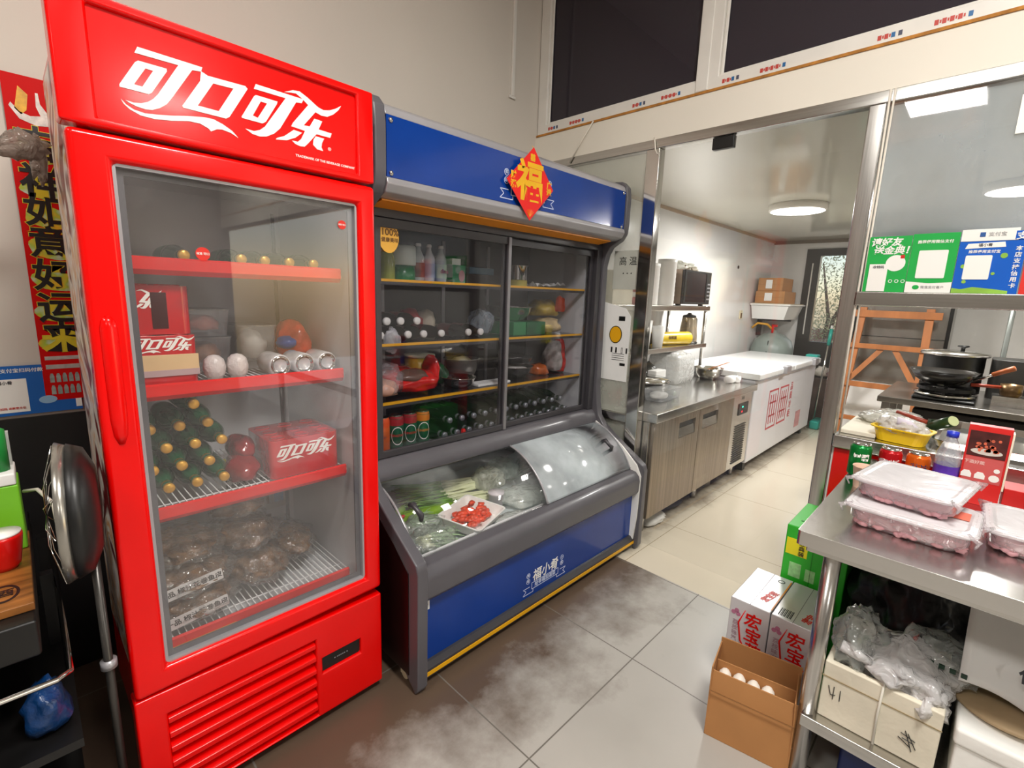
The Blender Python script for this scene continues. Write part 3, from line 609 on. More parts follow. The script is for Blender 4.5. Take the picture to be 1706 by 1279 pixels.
pack('cola_pack', 0.495, 0.712, 1.49, 1.70, SH3+0.0025, 0.935, 'red wrapped cola pack with white lettering on the third shelf beside the bottle pile', 'cola packs in the red fridge', k=0.00038, lx=0.0, lz=0.895)
# dark red wrapped sachets behind the pack
for i, (x, y, z, s_) in enumerate(((0.44, 1.58, SH3+0.030, 1), (0.455, 1.63, SH3+0.085, 0.8))):
    tag(MB().blob((x, y, z), (0.045*s_, 0.07, 0.045*s_), seed=20+i, amp=0.2, freq=1.6, ridge=0.12).build('snack_bag', mat('dark_red_foil', '#8a1018', rough=0.15, coat=0.6, bump=0.6, var=0.3), smooth=True), ['dark red shiny bag lying low between the bottle pile and the cola pack', 'small dark red shiny bag on top of another one beside the bottle pile'][i], 'bag')
# silver cans lying with their bases forward
cw = mat('white_red_can', '#d9d5d6', rough=0.2, metal=0.3, var=0.2, scale=25)
CP = Proto(can('drink_can', '', 0.033, 0.12, cw, tab=False))
for i, x in enumerate((0.540, 0.612, 0.684)):
    CP.put(T((x, 1.49, SH2+0.0345)) @ Rx(-PI/2), 'silver can lying base forward on the second shelf, %s of three' % ['left one', 'middle one', 'right one'][i], 'lying cans in the red fridge')
eg = mat('white_shell_plastic', '#d9cfcc', rough=0.3, var=0.08, bump=0.5, bscale=60)
for i, x in enumerate((0.372, 0.430)):
    tag(MB().lathe([(0.006, 0), (0.016, 0.003), (0.026, 0.02), (0.0285, 0.04), (0.024, 0.060), (0.014, 0.070), (0.003, 0.073)], (x, 1.52, SH2+0.0022), 18).build('yogurt_pot', eg, smooth=True), ['white ribbed rounded pot nearest the stacked cola packs', 'white ribbed rounded pot nearest the lying cans'][i], 'pot', 'white pots on the second shelf')
# clear tubs and packs behind
ft = film('clear_tub', '#dfe2e6', op=0.25, var=0.1, bump=0.1)
def tub(x0, x1, y0, y1, z0, z1, inner, label, name='clear_tub', cat='tub', lid=True):
    t = root(name, ((x0+x1)/2, (y0+y1)/2, z0), label, cat)
    b = MB(); b.loops([[Vector((p[0], p[1], z)) for p in rrect(x0+d_, y0+d_, x1-d_, y1-d_, 0.012)] for z, d_ in ((z0, 0.008), (z1, 0.0))], cap=False); b.prism(rrect(x0+.008, y0+.008, x1-.008, y1-.008, 0.012), TOP(0, 0, z0), 0.001)
    b.build('tub', ft, t)
    if lid: MB().prism(rrect(x0-.003, y0-.003, x1+.003, y1+.003, 0.014), TOP(0, 0, z1), 0.004).build('lid', ft, t)
    MB().blob(((x0+x1)/2, (y0+y1)/2, (z0+z1)/2-0.006), ((x1-x0)/2-0.016, (y1-y0)/2-0.016, (z1-z0)/2-0.010), seed=int(x0*100), amp=0.12, freq=3, ridge=0.15).build('contents', inner, t, smooth=True)
    return t
stew = mat('brown_stew', '#8f5a34', rough=0.4, var=0.5, scale=30, bump=0.5)
tub(0.345, 0.47, 1.70, 1.86, SH2+0.0025, 1.235, stew, 'clear tub of brown food behind the white pots in the red fridge')
tub(0.345, 0.47, 1.70, 1.86, 1.241, 1.32, mat('red_brown_food', '#b35a45', rough=0.5, var=0.4, scale=30), 'clear tub of reddish food stacked on the brown one')
tub(0.49, 0.60, 1.68, 1.86, SH2+0.0025, 1.27, mat('pale_food', '#d8d4cc', rough=0.5, var=0.1), 'clear tub of pale food behind the lying cans')
tag(MB().blob((0.662, 1.72, SH2+0.080), (0.055, 0.08, 0.075), seed=5, amp=0.2, freq=1.5, ridge=0.1).build('snack_bag', mat('red_orange_foil', '#d8472e', rough=0.2, coat=0.5, var=0.45, scale=9, bump=0.5), smooth=True), 'red and orange snack bag behind the lying cans', 'bag')
tag(MB().blob((0.625, 1.665, SH2+0.085), (0.032, 0.035, 0.022), seed=6, amp=0.1, flat=False).build('blue_wrapper', mat('blue_foil', '#2453a8', rough=0.3, coat=0.4), smooth=True), 'small blue wrapper in front of the red and orange snack bag', 'wrapper')
# bags of dark noodles on the bottom shelf
nood = mat('dark_noodles', '#6a4c30', rough=0.3, var=0.7, scale=30, bump=1.0, bscale=45, coat=0.3)
bagf = film('clear_bag_film', '#cfcac2', op=0.10, gloss=0.4, rough=0.06, bump=1.0, bscale=26, var=0.2)
bags = [((0.28, 1.58, SH4+0.045), (0.10, 0.12, 0.042), 'lowest noodle bag at the front of the bottom shelf', 0.2), ((0.275, 1.60, SH4+0.120), (0.105, 0.12, 0.040), 'noodle bag with a white printed label lying on the lowest bag', 0.1),
        ((0.27, 1.64, SH4+0.190), (0.10, 0.12, 0.036), 'topmost noodle bag of the left pile', 0.35), ((0.47, 1.66, SH4+0.055), (0.10, 0.14, 0.050), 'noodle bag lying in the middle of the bottom shelf', -0.3),
        ((0.46, 1.70, SH4+0.150), (0.10, 0.12, 0.050), 'noodle bag heaped on the middle one', 0.0), ((0.455, 1.72, SH4+0.240), (0.085, 0.09, 0.040), 'small twisted noodle bag highest in the middle heap', 0.0), ((0.615, 1.72, SH4+0.055), (0.075, 0.12, 0.05), 'noodle bag lying nearest the wire shelf corner', 0.5)]
for i, (c_, r_, lb, rz_) in enumerate(bags):
    t = root('noodle_bag', (c_[0], c_[1], c_[2]-r_[2]*0.55), lb, 'bag', 'bags of noodles in the red fridge')
    MB().blob(c_, (r_[0]*0.9, r_[1]*0.92, r_[2]*0.86), seed=30+i, amp=0.12, freq=2.6, ridge=0.28, sub=4).build('noodles', nood, t, smooth=True)
    MB().blob(c_, r_, seed=60+i, amp=0.22, freq=2.2, ridge=0.30, sub=4).build('film', bagf, t, smooth=True)
    if i in (0, 1):
        x0 = c_[0]-0.075; fr = ((c_[0]-0.01, c_[1]-r_[1]*0.97, c_[2]+0.004), (math.cos(0.12), 0, math.sin(0.12)), (-math.sin(0.12), 0.0, math.cos(0.12)))
        MB().prism(rrect(-0.080, -0.017, 0.078, 0.017, 0.003), fr, 0.001).build('label', mat('bag_label', '#cfcccb', rough=0.35), t)
        fr2 = ((fr[0][0], fr[0][1]-0.0015, fr[0][2]), fr[1], fr[2])
        text('label_lettering', '一品 椒汁花卷鱼皮', 0.0185, fr2, black, t, bold=0.015)
# yellow thing at the fridge's floor
t = root('yellow_packet', (0.29, 1.455, 0.397), 'yellow plastic packet on the floor of the red fridge', 'packet')
MB().box((0.195, 1.42, 0.398), (0.36, 1.452, 0.4335)).build('packet', mat('ochre_plastic', '#d2962f', rough=0.4, var=0.15), t, bevel=0.006)
MB().box((0.23, 1.4185, 0.408), (0.275, 1.42, 0.426)).build('label', mat('brown_label', '#a5692a', rough=0.5), t)

# ---------------------------------------------------------------- blue display cooler with a vegetable chest below
DX0, DX1 = 0.842, 2.362
t = root('display_cooler', (1.6, 1.7, 0), 'long grey and blue display cooler with sliding glass doors over a curved glass chest', 'cooler')
prof = [(1.262, 0.02), (1.240, 0.0), (1.222, 0.03), (1.220, 0.470), (1.232, 0.500), (1.262, 0.520), (1.345, 0.572), (1.430, 0.626), (1.500, 0.675), (1.540, 0.725), (1.556, 0.80), (1.566, 0.90), (1.572, 1.32), (1.572, 1.58), (1.560, 1.63), (1.535, 1.672), (1.480, 1.705), (1.458, 1.74), (1.452, 1.79), (1.452, 1.92), (1.460, 1.975), (1.490, 2.005), (1.56, 2.012), (2.14, 2.012), (2.14, 0.05), (1.30, 0.05)]
for x0, x1, nm in ((DX0, DX0+0.043, 'end_panel'), (DX1-0.043, DX1, 'end_panel')):
    MB().prism(prof, ((x0, 0, 0), (0, 1, 0), (0, 0, 1)), x1-x0).build(nm, grey if nm else grey, t, bevel=0.010, seg=3)
XI0, XI1 = DX0+0.0435, DX1-0.0435
dred = mat('dark_maroon_panel', '#1d0b0b', rough=0.3, var=0.2)
MB().prism([(1.275, 0.06), (1.275, 0.455), (1.36, 0.525), (1.50, 0.62), (2.12, 0.65), (2.12, 0.06)], ((DX0-0.003, 0, 0), (0, 1, 0), (0, 0, 1)), 0.003).build('side_skin', dred, t)
# liners, deck and back
b = MB(); b.box((XI0, 2.09, 0.05), (XI1, 2.13, 1.98)); b.box((XI0, 1.60, 1.70), (XI1, 2.09, 1.98)); b.build('back', linerd, t)
b = MB(); b.box((XI0, 1.635, 0.74), (XI0+0.006, 2.09, 1.70)).box((XI1-0.05, 1.66, 0.74), (XI1, 2.09, 1.70)).build('side_liner', liner, t)
b = MB(); b.box((XI0, 1.585, 0.672), (XI1, 2.09, 0.7215)); b.build('deck', mat('grey_deck', '#77757a', rough=0.35, var=0.05), t, bevel=0.003)
b = MB(); b.loops([[Vector((x, y, z)) for y, z in ((1.552, 0.680), (1.548, 0.700), (1.560, 0.735), (1.585, 0.755), (1.632, 0.755), (1.632, 0.672), (1.585, 0.668))] for x in (XI0, XI1)]); b.build('middle_rail', grey, t, bevel=0.004)
# sign box
b = MB(); b.loops([[Vector((x, y, z)) for y, z in ((1.462, 1.950), (1.470, 1.975), (1.50, 1.992), (1.62, 1.998), (1.62, 1.70), (1.560, 1.700), (1.500, 1.702), (1.466, 1.716), (1.452, 1.742), (1.456, 1.760), (1.470, 1.765), (1.470, 1.948))] for x in (XI0, XI1)]); b.build('sign_box', silver, t, bevel=0.004, seg=2)
MB().loops([[Vector((x, y, z)) for y, z in ((1.4615, 1.763), (1.4615, 1.950), (1.4695, 1.950), (1.4695, 1.763))] for x in (XI0+0.004, XI1-0.004)]).build('sign_panel', blue, t)
for x, z in ((XI0+0.02, 1.935), (XI0+0.02, 1.775), (XI1-0.025, 1.77), (XI1-0.025, 1.94)): MB().lathe([(0.009, 0), (0.007, 0.004), (0.001, 0.006)], (0, 0, 0), 12, M=T((x, 1.4612, z)) @ Rx(PI/2)).build('sign_screw', chrome, t, smooth=True)
MB().loops([[Vector((x, y, z)) for y, z in ((1.505, 1.695), (1.582, 1.683), (1.582, 1.688), (1.505, 1.7005))] for x in (XI0+0.01, XI1-0.05)]).build('yellow_band', orange, t)
MB().box((XI0, 1.583, 1.655), (XI1, 1.635, 1.70)).build('door_top_rail', dgrey, t, bevel=0.003)
# lettering and ribbon of the maker, on the sign (mostly behind the hanging paper) and on the front
def ribbon(fr, k, m, parent, full=True):
    b = MB()
    def line(p, q, w=0.004):
        p = Vector((p[0]*k, p[1]*k)); q = Vector((q[0]*k, q[1]*k)); d = (q-p); n = Vector((-d.y, d.x)).normalized()*w*k*0.5*6
        b.prism([p+n, p-n, q-n, q+n], fr, 0.0005)
    P = [(-0.8, 0.12), (0.8, 0.12), (0.8, -0.14), (-0.8, -0.14)]
    for i in range(4): line(P[i], P[(i+1) % 4])
    for s_ in (-1, 1):
        Q = [(0.8*s_, -0.02), (0.8*s_+0.02, -0.26), (1.25*s_, -0.26), (1.08*s_, -0.13), (1.25*s_, 0.0), (0.92*s_, 0.0)]
        Q = [(0.92*s_, 0.0), (1.28*s_, 0.0), (1.12*s_, -0.13), (1.28*s_, -0.27), (0.72*s_, -0.27), (0.72*s_, -0.14)]
        for i in range(5): line(Q[i], Q[i+1])
    b.build('ribbon', m, parent)
pr = mat('pale_blue_print', '#c9d3ea', rough=0.4, var=0.02)
def maker(fr, k, parent, small='给幸福加道菜'):
    o, u, v = [Vector(q) for q in fr]; w = u.cross(v)
    f = lambda x, y, e=0.0: (o+u*x*k+v*y*k+w*e, u, v)
    text('lettering', '福小肴', 0.52*k, f(0, 0.36), wprint, parent, bold=0.012, spacing=0.98, shear=0.12)
    text('small_lettering', small, 0.21*k, f(0, -0.01), pr, parent, bold=0.012)
    ribbon(f(0, 0), k, pr, parent)
    for s_, cs in ((-1, '美味'), (1, '小菜')):
        for j, c_ in enumerate(cs):
            MB().prism(ellipse(0, 0, 0.105*k, 0.105*k), f(1.02*s_, 0.50-0.24*j), 0.0004, [ellipse(0, 0, 0.088*k, 0.088*k)]).build('circle', pr, parent)
            text('small_lettering', c_, 0.14*k, f(1.02*s_, 0.50-0.24*j), pr, parent, bold=0.01)
maker(FRONT(1.565, 1.4610, 1.815), 0.13, t)
# frames and sliding doors
boxes('door_jamb', dgrey, t, [((XI0, 1.585, 0.755), (XI0+0.03, 1.64, 1.66)), ((XI1-0.045, 1.585, 0.755), (XI1, 1.64, 1.66))], bevel=0.003)
gd = glass('cooler_door_glass', film=0.006, filmcol='#b9b2bd', refl=1.0, tint='#f4f4f6')
def sdoor(x0, x1, y, name='sliding_door'):
    b = MB().prism([(x0, 0.757), (x1, 0.757), (x1, 1.655), (x0, 1.655)], FRONT(0, y+0.016, 0), 0.016, [[(x0+0.024, 0.785), (x0+0.024, 1.62), (x1-0.024, 1.62), (x1-0.024, 0.785)]])
    d = b.build(name, dgrey, t, bevel=0.003); MB().box((x0+0.02, y+0.006, 0.78), (x1-0.02, y+0.010, 1.625)).build('door_glass', gd, d); return d
dl = sdoor(XI0+0.031, 1.605, 1.590); sdoor(1.575, XI1-0.046, 1.610)
MB().box((1.583, 1.584, 0.76), (1.600, 1.590, 1.652)).build('pull_strip', mat('grey_aluminium', '#8b898d', rough=0.3, metal=0.5), dl)
st = MB().prism(ellipse(0.975, 1.588, 0.042, 0.055), FRONT(0, 1.594, 0), 0.0006).build('round_sticker', mat('golden_sticker', '#d9a440', rough=0.4, var=0.15), dl)
text('sticker_lettering', '100%', 0.034, FRONT(0.979, 1.593, 1.605), mat('brown_print', '#5a3712'), dl); text('sticker_lettering', '健康美味', 0.018, FRONT(0.979, 1.593, 1.578), MATS['brown_print'], dl)
MB().box((1.535, 1.5882, 1.655), (1.595, 1.5895, 1.680)).build('yellow_label', mat('yellow_label', '#d8c21e', rough=0.5), dl)
text('sticker_lettering', '小心玻璃', 0.011, FRONT(1.565, 1.5875, 1.667), mat('green_print', '#37632c'), dl)
# shelves
SZ = (1.432, 1.183, 0.948)
sg_ = glass('shelf_glass', film=0.25, filmcol='#3c3d42', refl=1)
for z in SZ:
    so = MB().box((XI0+0.008, 1.668, z), (XI1-0.052, 2.085, z+0.008)).build('shelf', sg_, t)
    MB().box((XI0+0.008, 1.655, z-0.012), (XI1-0.052, 1.668, z+0.004)).build('shelf_edge', dgrey, so)
    MB().box((XI0+0.008, 1.6525, z+0.0005), (XI1-0.052, 1.668, z+0.0105)).build('price_strip', yellow, so, bevel=0.001)
boxes('shelf_rail', silver, t, [((x-0.01, 2.082, 0.76), (x+0.01, 2.09, 1.66)) for x in (XI0+0.35, 1.60, XI1-0.4)])
# chest
b = MB(); b.loops([[Vector((x, y, z)) for y, z in ((1.305, 0.468), (1.262, 0.462), (1.240, 0.440), (1.233, 0.415), (1.236, 0.352), (1.262, 0.325), (1.33, 0.320), (1.33, 0.455))] for x in (XI0, XI1)]); b.build('front_rail', grey, t, bevel=0.005, seg=3)
MB().box((XI0, 1.272, 0.078), (XI1, 1.29, 0.33)).build('front_panel', blue, t)
fp = t
maker(FRONT(1.574, 1.2718, 0.128), 0.115, t, small='给幸福加道菜')
b = MB(); b.loops([[Vector((x, y, z)) for y, z in ((1.247, 0.062), (1.247, 0.030), (1.262, 0.022), (1.30, 0.022), (1.30, 0.085), (1.262, 0.080))] for x in (XI0, XI1)]); b.build('kick_rail', dgrey, t)
MB().box((XI0, 1.2445, 0.037), (XI1, 1.2470, 0.052)).build('yellow_stripe', yellow, t)
MB().box((0.887, 1.2695, 0.285), (0.925, 1.2718, 0.325)).build('white_label', paper, t)
text('label_lettering', '型号', 0.013, FRONT(0.906, 1.269, 0.305), black, t)
cw_ = mat('white_chest_liner', '#e6e6e8', rough=0.4, var=0.02)
b = MB(); b.box((XI0, 1.31, 0.29), (XI1, 2.09, 0.30)).box((XI0, 1.335, 0.30), (XI1, 1.345, 0.455)).box((XI0, 2.07, 0.30), (XI1, 2.09, 0.672)); b.build('chest_liner', cw_, t)
for x in (XI0, XI1-0.006): MB().prism([(1.345, 0.30), (1.345, 0.452), (1.40, 0.55), (1.48, 0.635), (1.56, 0.67), (2.07, 0.67), (2.07, 0.30)], ((x, 0, 0), (0, 1, 0), (0, 0, 1)), 0.006).build('chest_side_liner', cw_, t)
# white curved liner edge at the right end
b = MB(); arc = [(1.250, 0.055), (1.236, 0.20), (1.232, 0.44), (1.262, 0.50), (1.36, 0.585), (1.45, 0.645), (1.555, 0.695), (1.50, 0.655), (1.40, 0.575), (1.335, 0.495), (1.30, 0.44), (1.285, 0.30), (1.272, 0.055)]
b.prism(arc, ((XI1-0.012, 0, 0), (0, 1, 0), (0, 0, 1)), 0.010); b.build('white_end_trim', white, t)
# curved lids
def lid_pt(a, off=0.0):
    # from the rail up to the deck
    P = [(1.300, 0.470), (1.330, 0.530), (1.380, 0.592), (1.440, 0.640), (1.500, 0.670), (1.553, 0.684)]
    k = a*(len(P)-1); i = min(int(k), len(P)-2); f_ = k-i
    p0 = P[max(i-1, 0)]; p1 = P[i]; p2 = P[i+1]; p3 = P[min(i+2, len(P)-1)]
    h = lambda j: 0.5*((2*p1[j])+(-p0[j]+p2[j])*f_+(2*p0[j]-5*p1[j]+4*p2[j]-p3[j])*f_*f_+(-p0[j]+3*p1[j]-3*p2[j]+p3[j])*f_**3)
    return h(0)+off*0.6, h(1)-off*0.8
def lid(x0, x1, off, gm, nm):
    o = MB().grid(lambda u, v: Vector((x0+(x1-x0)*u, *lid_pt(v, off))), 2, 20).build(nm, gm, t, smooth=True, solid=0.003)
    for x in (x0, x1):
        MB().tube([(x, *lid_pt(i/16, off-0.001)) for i in range(17)], 0.005, 8).build('lid_edge', silver, o, smooth=True)
    return o
l1 = lid(XI0+0.006, 1.665, 0.010, glass('clear_lid_glass', film=0.008, filmcol='#dfe6e2', refl=1.0, haze=(3.5, 0.52, 0.80, 0.20)), 'chest_lid')
l2 = lid(1.60, XI1-0.014, 0.0, glass('frosted_lid_glass', film=0.4, filmcol='#cfd8dc', refl=1.3, rough=0.12, haze=(4.0, 0.36, 0.62, 0.80)), 'chest_lid')
def grip(x, par, rz):
    p = [(x-0.008, *lid_pt(0.53, 0.002)), (x-0.005, *lid_pt(0.50, -0.016)), (x+0.001, *lid_pt(0.44, -0.013)), (x+0.006, *lid_pt(0.38, -0.016)), (x+0.008, *lid_pt(0.35, 0.002))]
    MB().tube(p, [0.008, 0.012, 0.009, 0.012, 0.008], 10).build('lid_handle', dgrey, par, smooth=True)
grip(0.950, l1, 0); grip(2.200, l2, 0)
# casters
for x, y in ((DX0+0.025, 1.33), (DX1-0.08, 1.33), (DX0+0.06, 2.03), (DX1-0.08, 2.03)):
    MB().box((x-0.012, y-0.02, 0.018), (x+0.022, y+0.02, 0.052)).cyl((x-0.008, y, 0.021), (x+0.018, y, 0.021), 0.021, 16).build('caster', mat('cream_caster', '#b9ab8d', rough=0.5), t, smooth=False)
# hanging paper
t = root('hanging_paper', (1.558, 1.440, 1.71), 'red diamond paper with gold characters hanging on the blue sign of the cooler', 'decoration')
MB().prism([(1.566, 1.998), (1.414, 1.850), (1.556, 1.708), (1.700, 1.850)], FRONT(0, 1.443, 0), 0.0015).build('paper', mat('red_paper', '#e2130d', rough=0.45, var=0.04), t)
gp = mat('gold_print', '#e6ae12', rough=0.35, var=0.1)
text('lettering', '福', 0.165, FRONT(1.552, 1.4413, 1.851), gp, t, bold=0.028)
text('lettering', '囍', 0.030, FRONT(1.562, 1.4413, 1.955), gp, t, bold=0.03)
for x, z, s_ in ((1.452, 1.870, '财'), (1.452, 1.836, '源'), (1.672, 1.864, '广'), (1.672, 1.836, '进')): text('lettering', s_, 0.032, FRONT(x, 1.4413, z), gp, t, bold=0.04)
b = MB()
for k in range(7): 
    a_ = PI*(0.25+0.5*k/6); b.tube([(1.556, 1.4410, 1.722), (1.556+0.032*math.cos(a_), 1.4410, 1.722+0.032*math.sin(a_))], 0.0009, 5)
b.build('fan_print', orange, t)
MB().tube([(1.566, 1.4422, 1.996), (1.566, 1.452, 2.004)], 0.001, 5).build('thread', gp, t)

# ---------------------------------------------------------------- goods on the cooler's shelves
s1, s2, s3, s4 = SZ[0]+0.0085, SZ[1]+0.0085, SZ[2]+0.0085, 0.7225
# top shelf
t = root('jar', (1.085, 1.78, s1), 'yellow-green glass jar on the top cooler shelf beside the green and white roll', 'jar')
MB().lathe([(0.034, 0), (0.036, 0.006), (0.036, 0.085), (0.030, 0.10), (0.030, 0.115)], (1.075, 1.78, s1), 20).build('body', mat('olive_jar', '#98a13c', rough=0.15, coat=0.4, var=0.25), t, smooth=True)
MB().lathe([(0.032, 0), (0.032, 0.014), (0.0, 0.015)], (1.075, 1.78, s1+0.110), 20).build('lid', gold, t, smooth=True)
t = root('jar', (1.0, 1.78, s1), 'red-capped jar at the left end of the top cooler shelf', 'jar')
MB().lathe([(0.026, 0), (0.028, 0.006), (0.028, 0.085), (0.023, 0.095)], (1.005, 1.80, s1), 20).build('body', mat('rose_jar', '#a34c52', rough=0.2, var=0.2), t, smooth=True)
MB().lathe([(0.025, 0), (0.025, 0.02), (0.0, 0.021)], (1.005, 1.80, s1+0.093), 20).build('lid', red2, t, smooth=True)
t = root('tissue_roll', (1.16, 1.80, s1), 'white roll with a green lower half standing on the top cooler shelf', 'roll')
MB().lathe([(0.052, 0), (0.054, 0.004), (0.054, 0.062)], (1.165, 1.80, s1), 28).build('green_wrap', mat('green_foil', '#107a3e', rough=0.2, coat=0.4, var=0.15), t, smooth=True)
MB().lathe([(0.053, 0), (0.056, 0.004), (0.056, 0.078), (0.050, 0.083)], (1.165, 1.80, s1+0.063), 28).build('white_top', mat('pale_green_white', '#dfe9df', rough=0.4), t, smooth=True)
pw = mat('white_bottle_plastic', '#e5e6ea', rough=0.25, coat=0.3, var=0.04); pg = mat('clear_bottle_plastic', '#c5cccb', rough=0.1, coat=0.5, var=0.1)
for x, bm_, lb, lab in ((1.245, pg, 'clear bottle with brown and white label next to the green-wrapped roll in the cooler', mat('brown_white_label', '#a36a5e', rough=0.4, var=0.5, scale=30)), (1.300, pw, 'plain white plastic bottle, middle of the three drink bottles on the top cooler shelf', mat('pale_blue_label', '#c9d2e6', rough=0.4, var=0.1)), (1.365, pg, 'clear bottle with green and white label beside the small green carton', mat('green_white_label', '#cfe3cf', rough=0.4, var=0.1))):
    p = bottle('drink_bottle', lb, 'bottle', 0.027, 0.160, bm_, wcap, capr=0.012, neck=0.011, labelm=lab, shoulder=0.60); p.put(T((x, 1.80, s1)), lb)
    if x == 1.365: text('label_lettering', 'dina', 0.026, FRONT(x, 1.80-0.0282, s1+0.05), mat('magenta_print', '#a82a62'), p.r, bold=0.02)
t = root('carton', (1.445, 1.80, s1), 'small green carton with purple print beside the drink bottles', 'carton')
MB().box((1.415, 1.775, s1), (1.49, 1.83, s1+0.083)).build('carton', mat('teal_carton', '#4f8d6e', rough=0.4, var=0.25, scale=35), t)
MB().box((1.415, 1.780, s1+0.0835), (1.465, 1.83, s1+0.112)).build('white_flap', paper, t)
MB().prism(ellipse(1.468, s1+0.035, 0.018, 0.026), FRONT(0, 1.7747, 0), 0.0006).build('round_print', mat('pink_print', '#c98a94'), t)
t = root('pot', (1.88, 1.82, s1), 'small steel pot with a yellow band on the top cooler shelf', 'pot')
MB().lathe([(0.050, 0), (0.054, 0.004), (0.054, 0.105), (0.057, 0.108), (0.057, 0.111), (0.052, 0.109), (0.050, 0.01), (0.0, 0.008)], (1.885, 1.82, s1), 32, cap=False).build('body', chrome, t, smooth=True)
MB().lathe([(0.0546, 0.004), (0.0546, 0.035)], (1.885, 1.82, s1), 32, cap=False).build('yellow_band', mat('pale_yellow_band', '#d9cc62', rough=0.4), t, smooth=True)
b = MB()
b.grid(lambda u, v: Vector((1.96+0.24*u, 1.74+0.14*v, s1+0.006+0.028*abs(noise.noise(Vector((u*5, v*4, 3))))*1.3+0.012*u)), 24, 14)
tag(b.build('paper_sheet', paper, solid=0.001), 'crumpled white paper sheet lying beside the steel pot in the cooler', 'paper')
tag(MB().box((1.60, 1.90, s1), (1.83, 2.05, s1+0.055)).build('box', mat('dark_box', '#2f2622', rough=0.6), bevel=0.003), 'dark flat box at the back of the top cooler shelf', 'box')
tag(MB().box((1.63, 1.91, s1+0.056), (1.80, 2.04, s1+0.090)).build('tray', mat('grey_blue_tray', '#5a7f94', rough=0.4), bevel=0.003), 'blue-grey tray lying on the dark flat box', 'tray')
# second shelf: soda bottles lying with white caps
P = bottle('soda_bottle', '', 'bottle', 0.030, 0.235, kbott, wcap, capr=0.0155, neck=0.0135, labelm=mat('cola_label', '#5b1a20', rough=0.3, var=0.3, scale=15), shoulder=0.62)
caps = [(1.000, 1.222, 'first from the left'), (1.064, 1.222, 'second from the left'), (1.128, 1.222, 'third from the left'), (1.206, 1.222, 'fourth from the left'), (1.300, 1.222, 'fifth from the left'), (1.455, 1.222, 'sixth from the left'), (1.530, 1.222, 'nearest the middle post')]
for x, z, w_ in caps:
    P.put(T((x, 1.935, s2+0.0305)) @ Rx(PI/2+0.0), 'white-capped dark soda bottle lying on the second cooler shelf, %s' % w_, 'soda bottles lying in the cooler')
for x, w_ in ((1.032, 'between the first two'), (1.096, 'between the second and third'), (1.206-0.03, 'near the fourth')):
    P.put(T((x, 1.940, s2+0.0305+0.0555)) @ Rx(PI/2), 'white-capped soda bottle lying on top of the cooler row, %s' % w_, 'soda bottles lying in the cooler')
for i, (x, y, z, r_, c_, lb, kk) in enumerate([(1.06, 2.02, s2+0.08, (0.10, 0.05, 0.07), '#c7763a', 'orange bag behind the soda bottles at the left', 'bag'), (1.33, 2.0, s2+0.075, (0.06, 0.06, 0.07), '#b9343c', 'red bag behind the soda bottles', 'bag'), (1.43, 2.01, s2+0.07, (0.05, 0.06, 0.07), '#ded3bc', 'cream bag behind the soda bottles', 'bag')]):
    tag(MB().blob((x, y, z-0.02), r_, seed=40+i, amp=0.15, ridge=0.1).build('food_bag', mat('bagc_%d' % i, c_, rough=0.35, var=0.25, bump=0.4), smooth=True), lb, kk)
t = root('clear_bag', (1.56, 1.86, s2), 'clear bluish plastic bag lying behind the middle post on the second shelf', 'bag')
MB().blob((1.615, 1.80, s2+0.060), (0.05, 0.08, 0.075), seed=44, amp=0.2, ridge=0.1).build('film', film('bluish_film', '#aab6c2', op=0.5), t, smooth=True)
t = root('plastic_bag', (1.05, 1.70, s2), 'small whitish plastic bag hanging over the shelf edge at the left', 'bag')
MB().blob((1.045, 1.693, s2+0.010), (0.036, 0.014, 0.050), seed=45, amp=0.25, ridge=0.2, flat=False).build('film', film('whitish_film', '#dcdce2', op=0.6), t, smooth=True)
# second shelf right
def bowl(name, c_, r, h, m, label, inner=None, cat='bowl', rim=0.004):
    t = root(name, c_, label, cat)
    MB().lathe([(r*0.45, 0), (r*0.62, 0.004), (r*0.88, h*0.5), (r, h), (r+rim, h+0.001), (r+rim, h-0.002), (r*0.985, h-0.004), (r*0.86, h*0.5), (r*0.60, 0.008), (0.0001, 0.006)], c_, 40, cap=False).build('body', m, t, smooth=True)
    if inner: MB().blob((c_[0], c_[1], c_[2]+h*0.6), (r*0.72, r*0.72, h*0.45), seed=int(c_[0]*37), amp=0.15, freq=2.5, ridge=0.15).build('contents', inner, t, smooth=True)
    return t
bowl('steel_bowl', (1.87, 1.86, s2+0.070), 0.13, 0.075, chrome, 'wide steel bowl holding a tied white bag, standing on green packets', film('white_bag_film', '#e9dfda', op=0.75))
tag(MB().box((1.78, 1.73, s2), (1.875, 1.99, s2+0.069)).build('box', mat('green_box', '#1e8048', rough=0.35, var=0.2), bevel=0.004), 'green box under the left side of the steel bowl in the cooler', 'box')
tag(MB().box((1.88, 1.73, s2), (2.03, 1.99, s2+0.069)).build('box', mat('deep_green_box', '#12663a', rough=0.3, var=0.4, scale=12), bevel=0.004), 'deep green box under the right side of the steel bowl in the cooler', 'box')
for i, (x, y, z, r_, c_, lb) in enumerate([(2.13, 1.82, s2+0.045, (0.085, 0.09, 0.05), '#c9b183', 'lumpy bag of beige and orange snacks at the right of the second shelf'), (2.20, 1.90, s2+0.135, (0.085, 0.09, 0.06), '#d6b53a', 'yellow bag lying on the beige snack bag'), (2.235, 1.80, s2+0.16, (0.03, 0.03, 0.055), '#dd4a1c', 'red-orange bag top sticking up from the yellow bag')]):
    tag(MB().blob((x, y, z-0.01), r_, seed=50+i, amp=0.18, ridge=0.12).build('snack_bag', mat('snk_%d' % i, c_, rough=0.3, var=0.4, scale=14, bump=0.5), smooth=True), lb, 'bag')
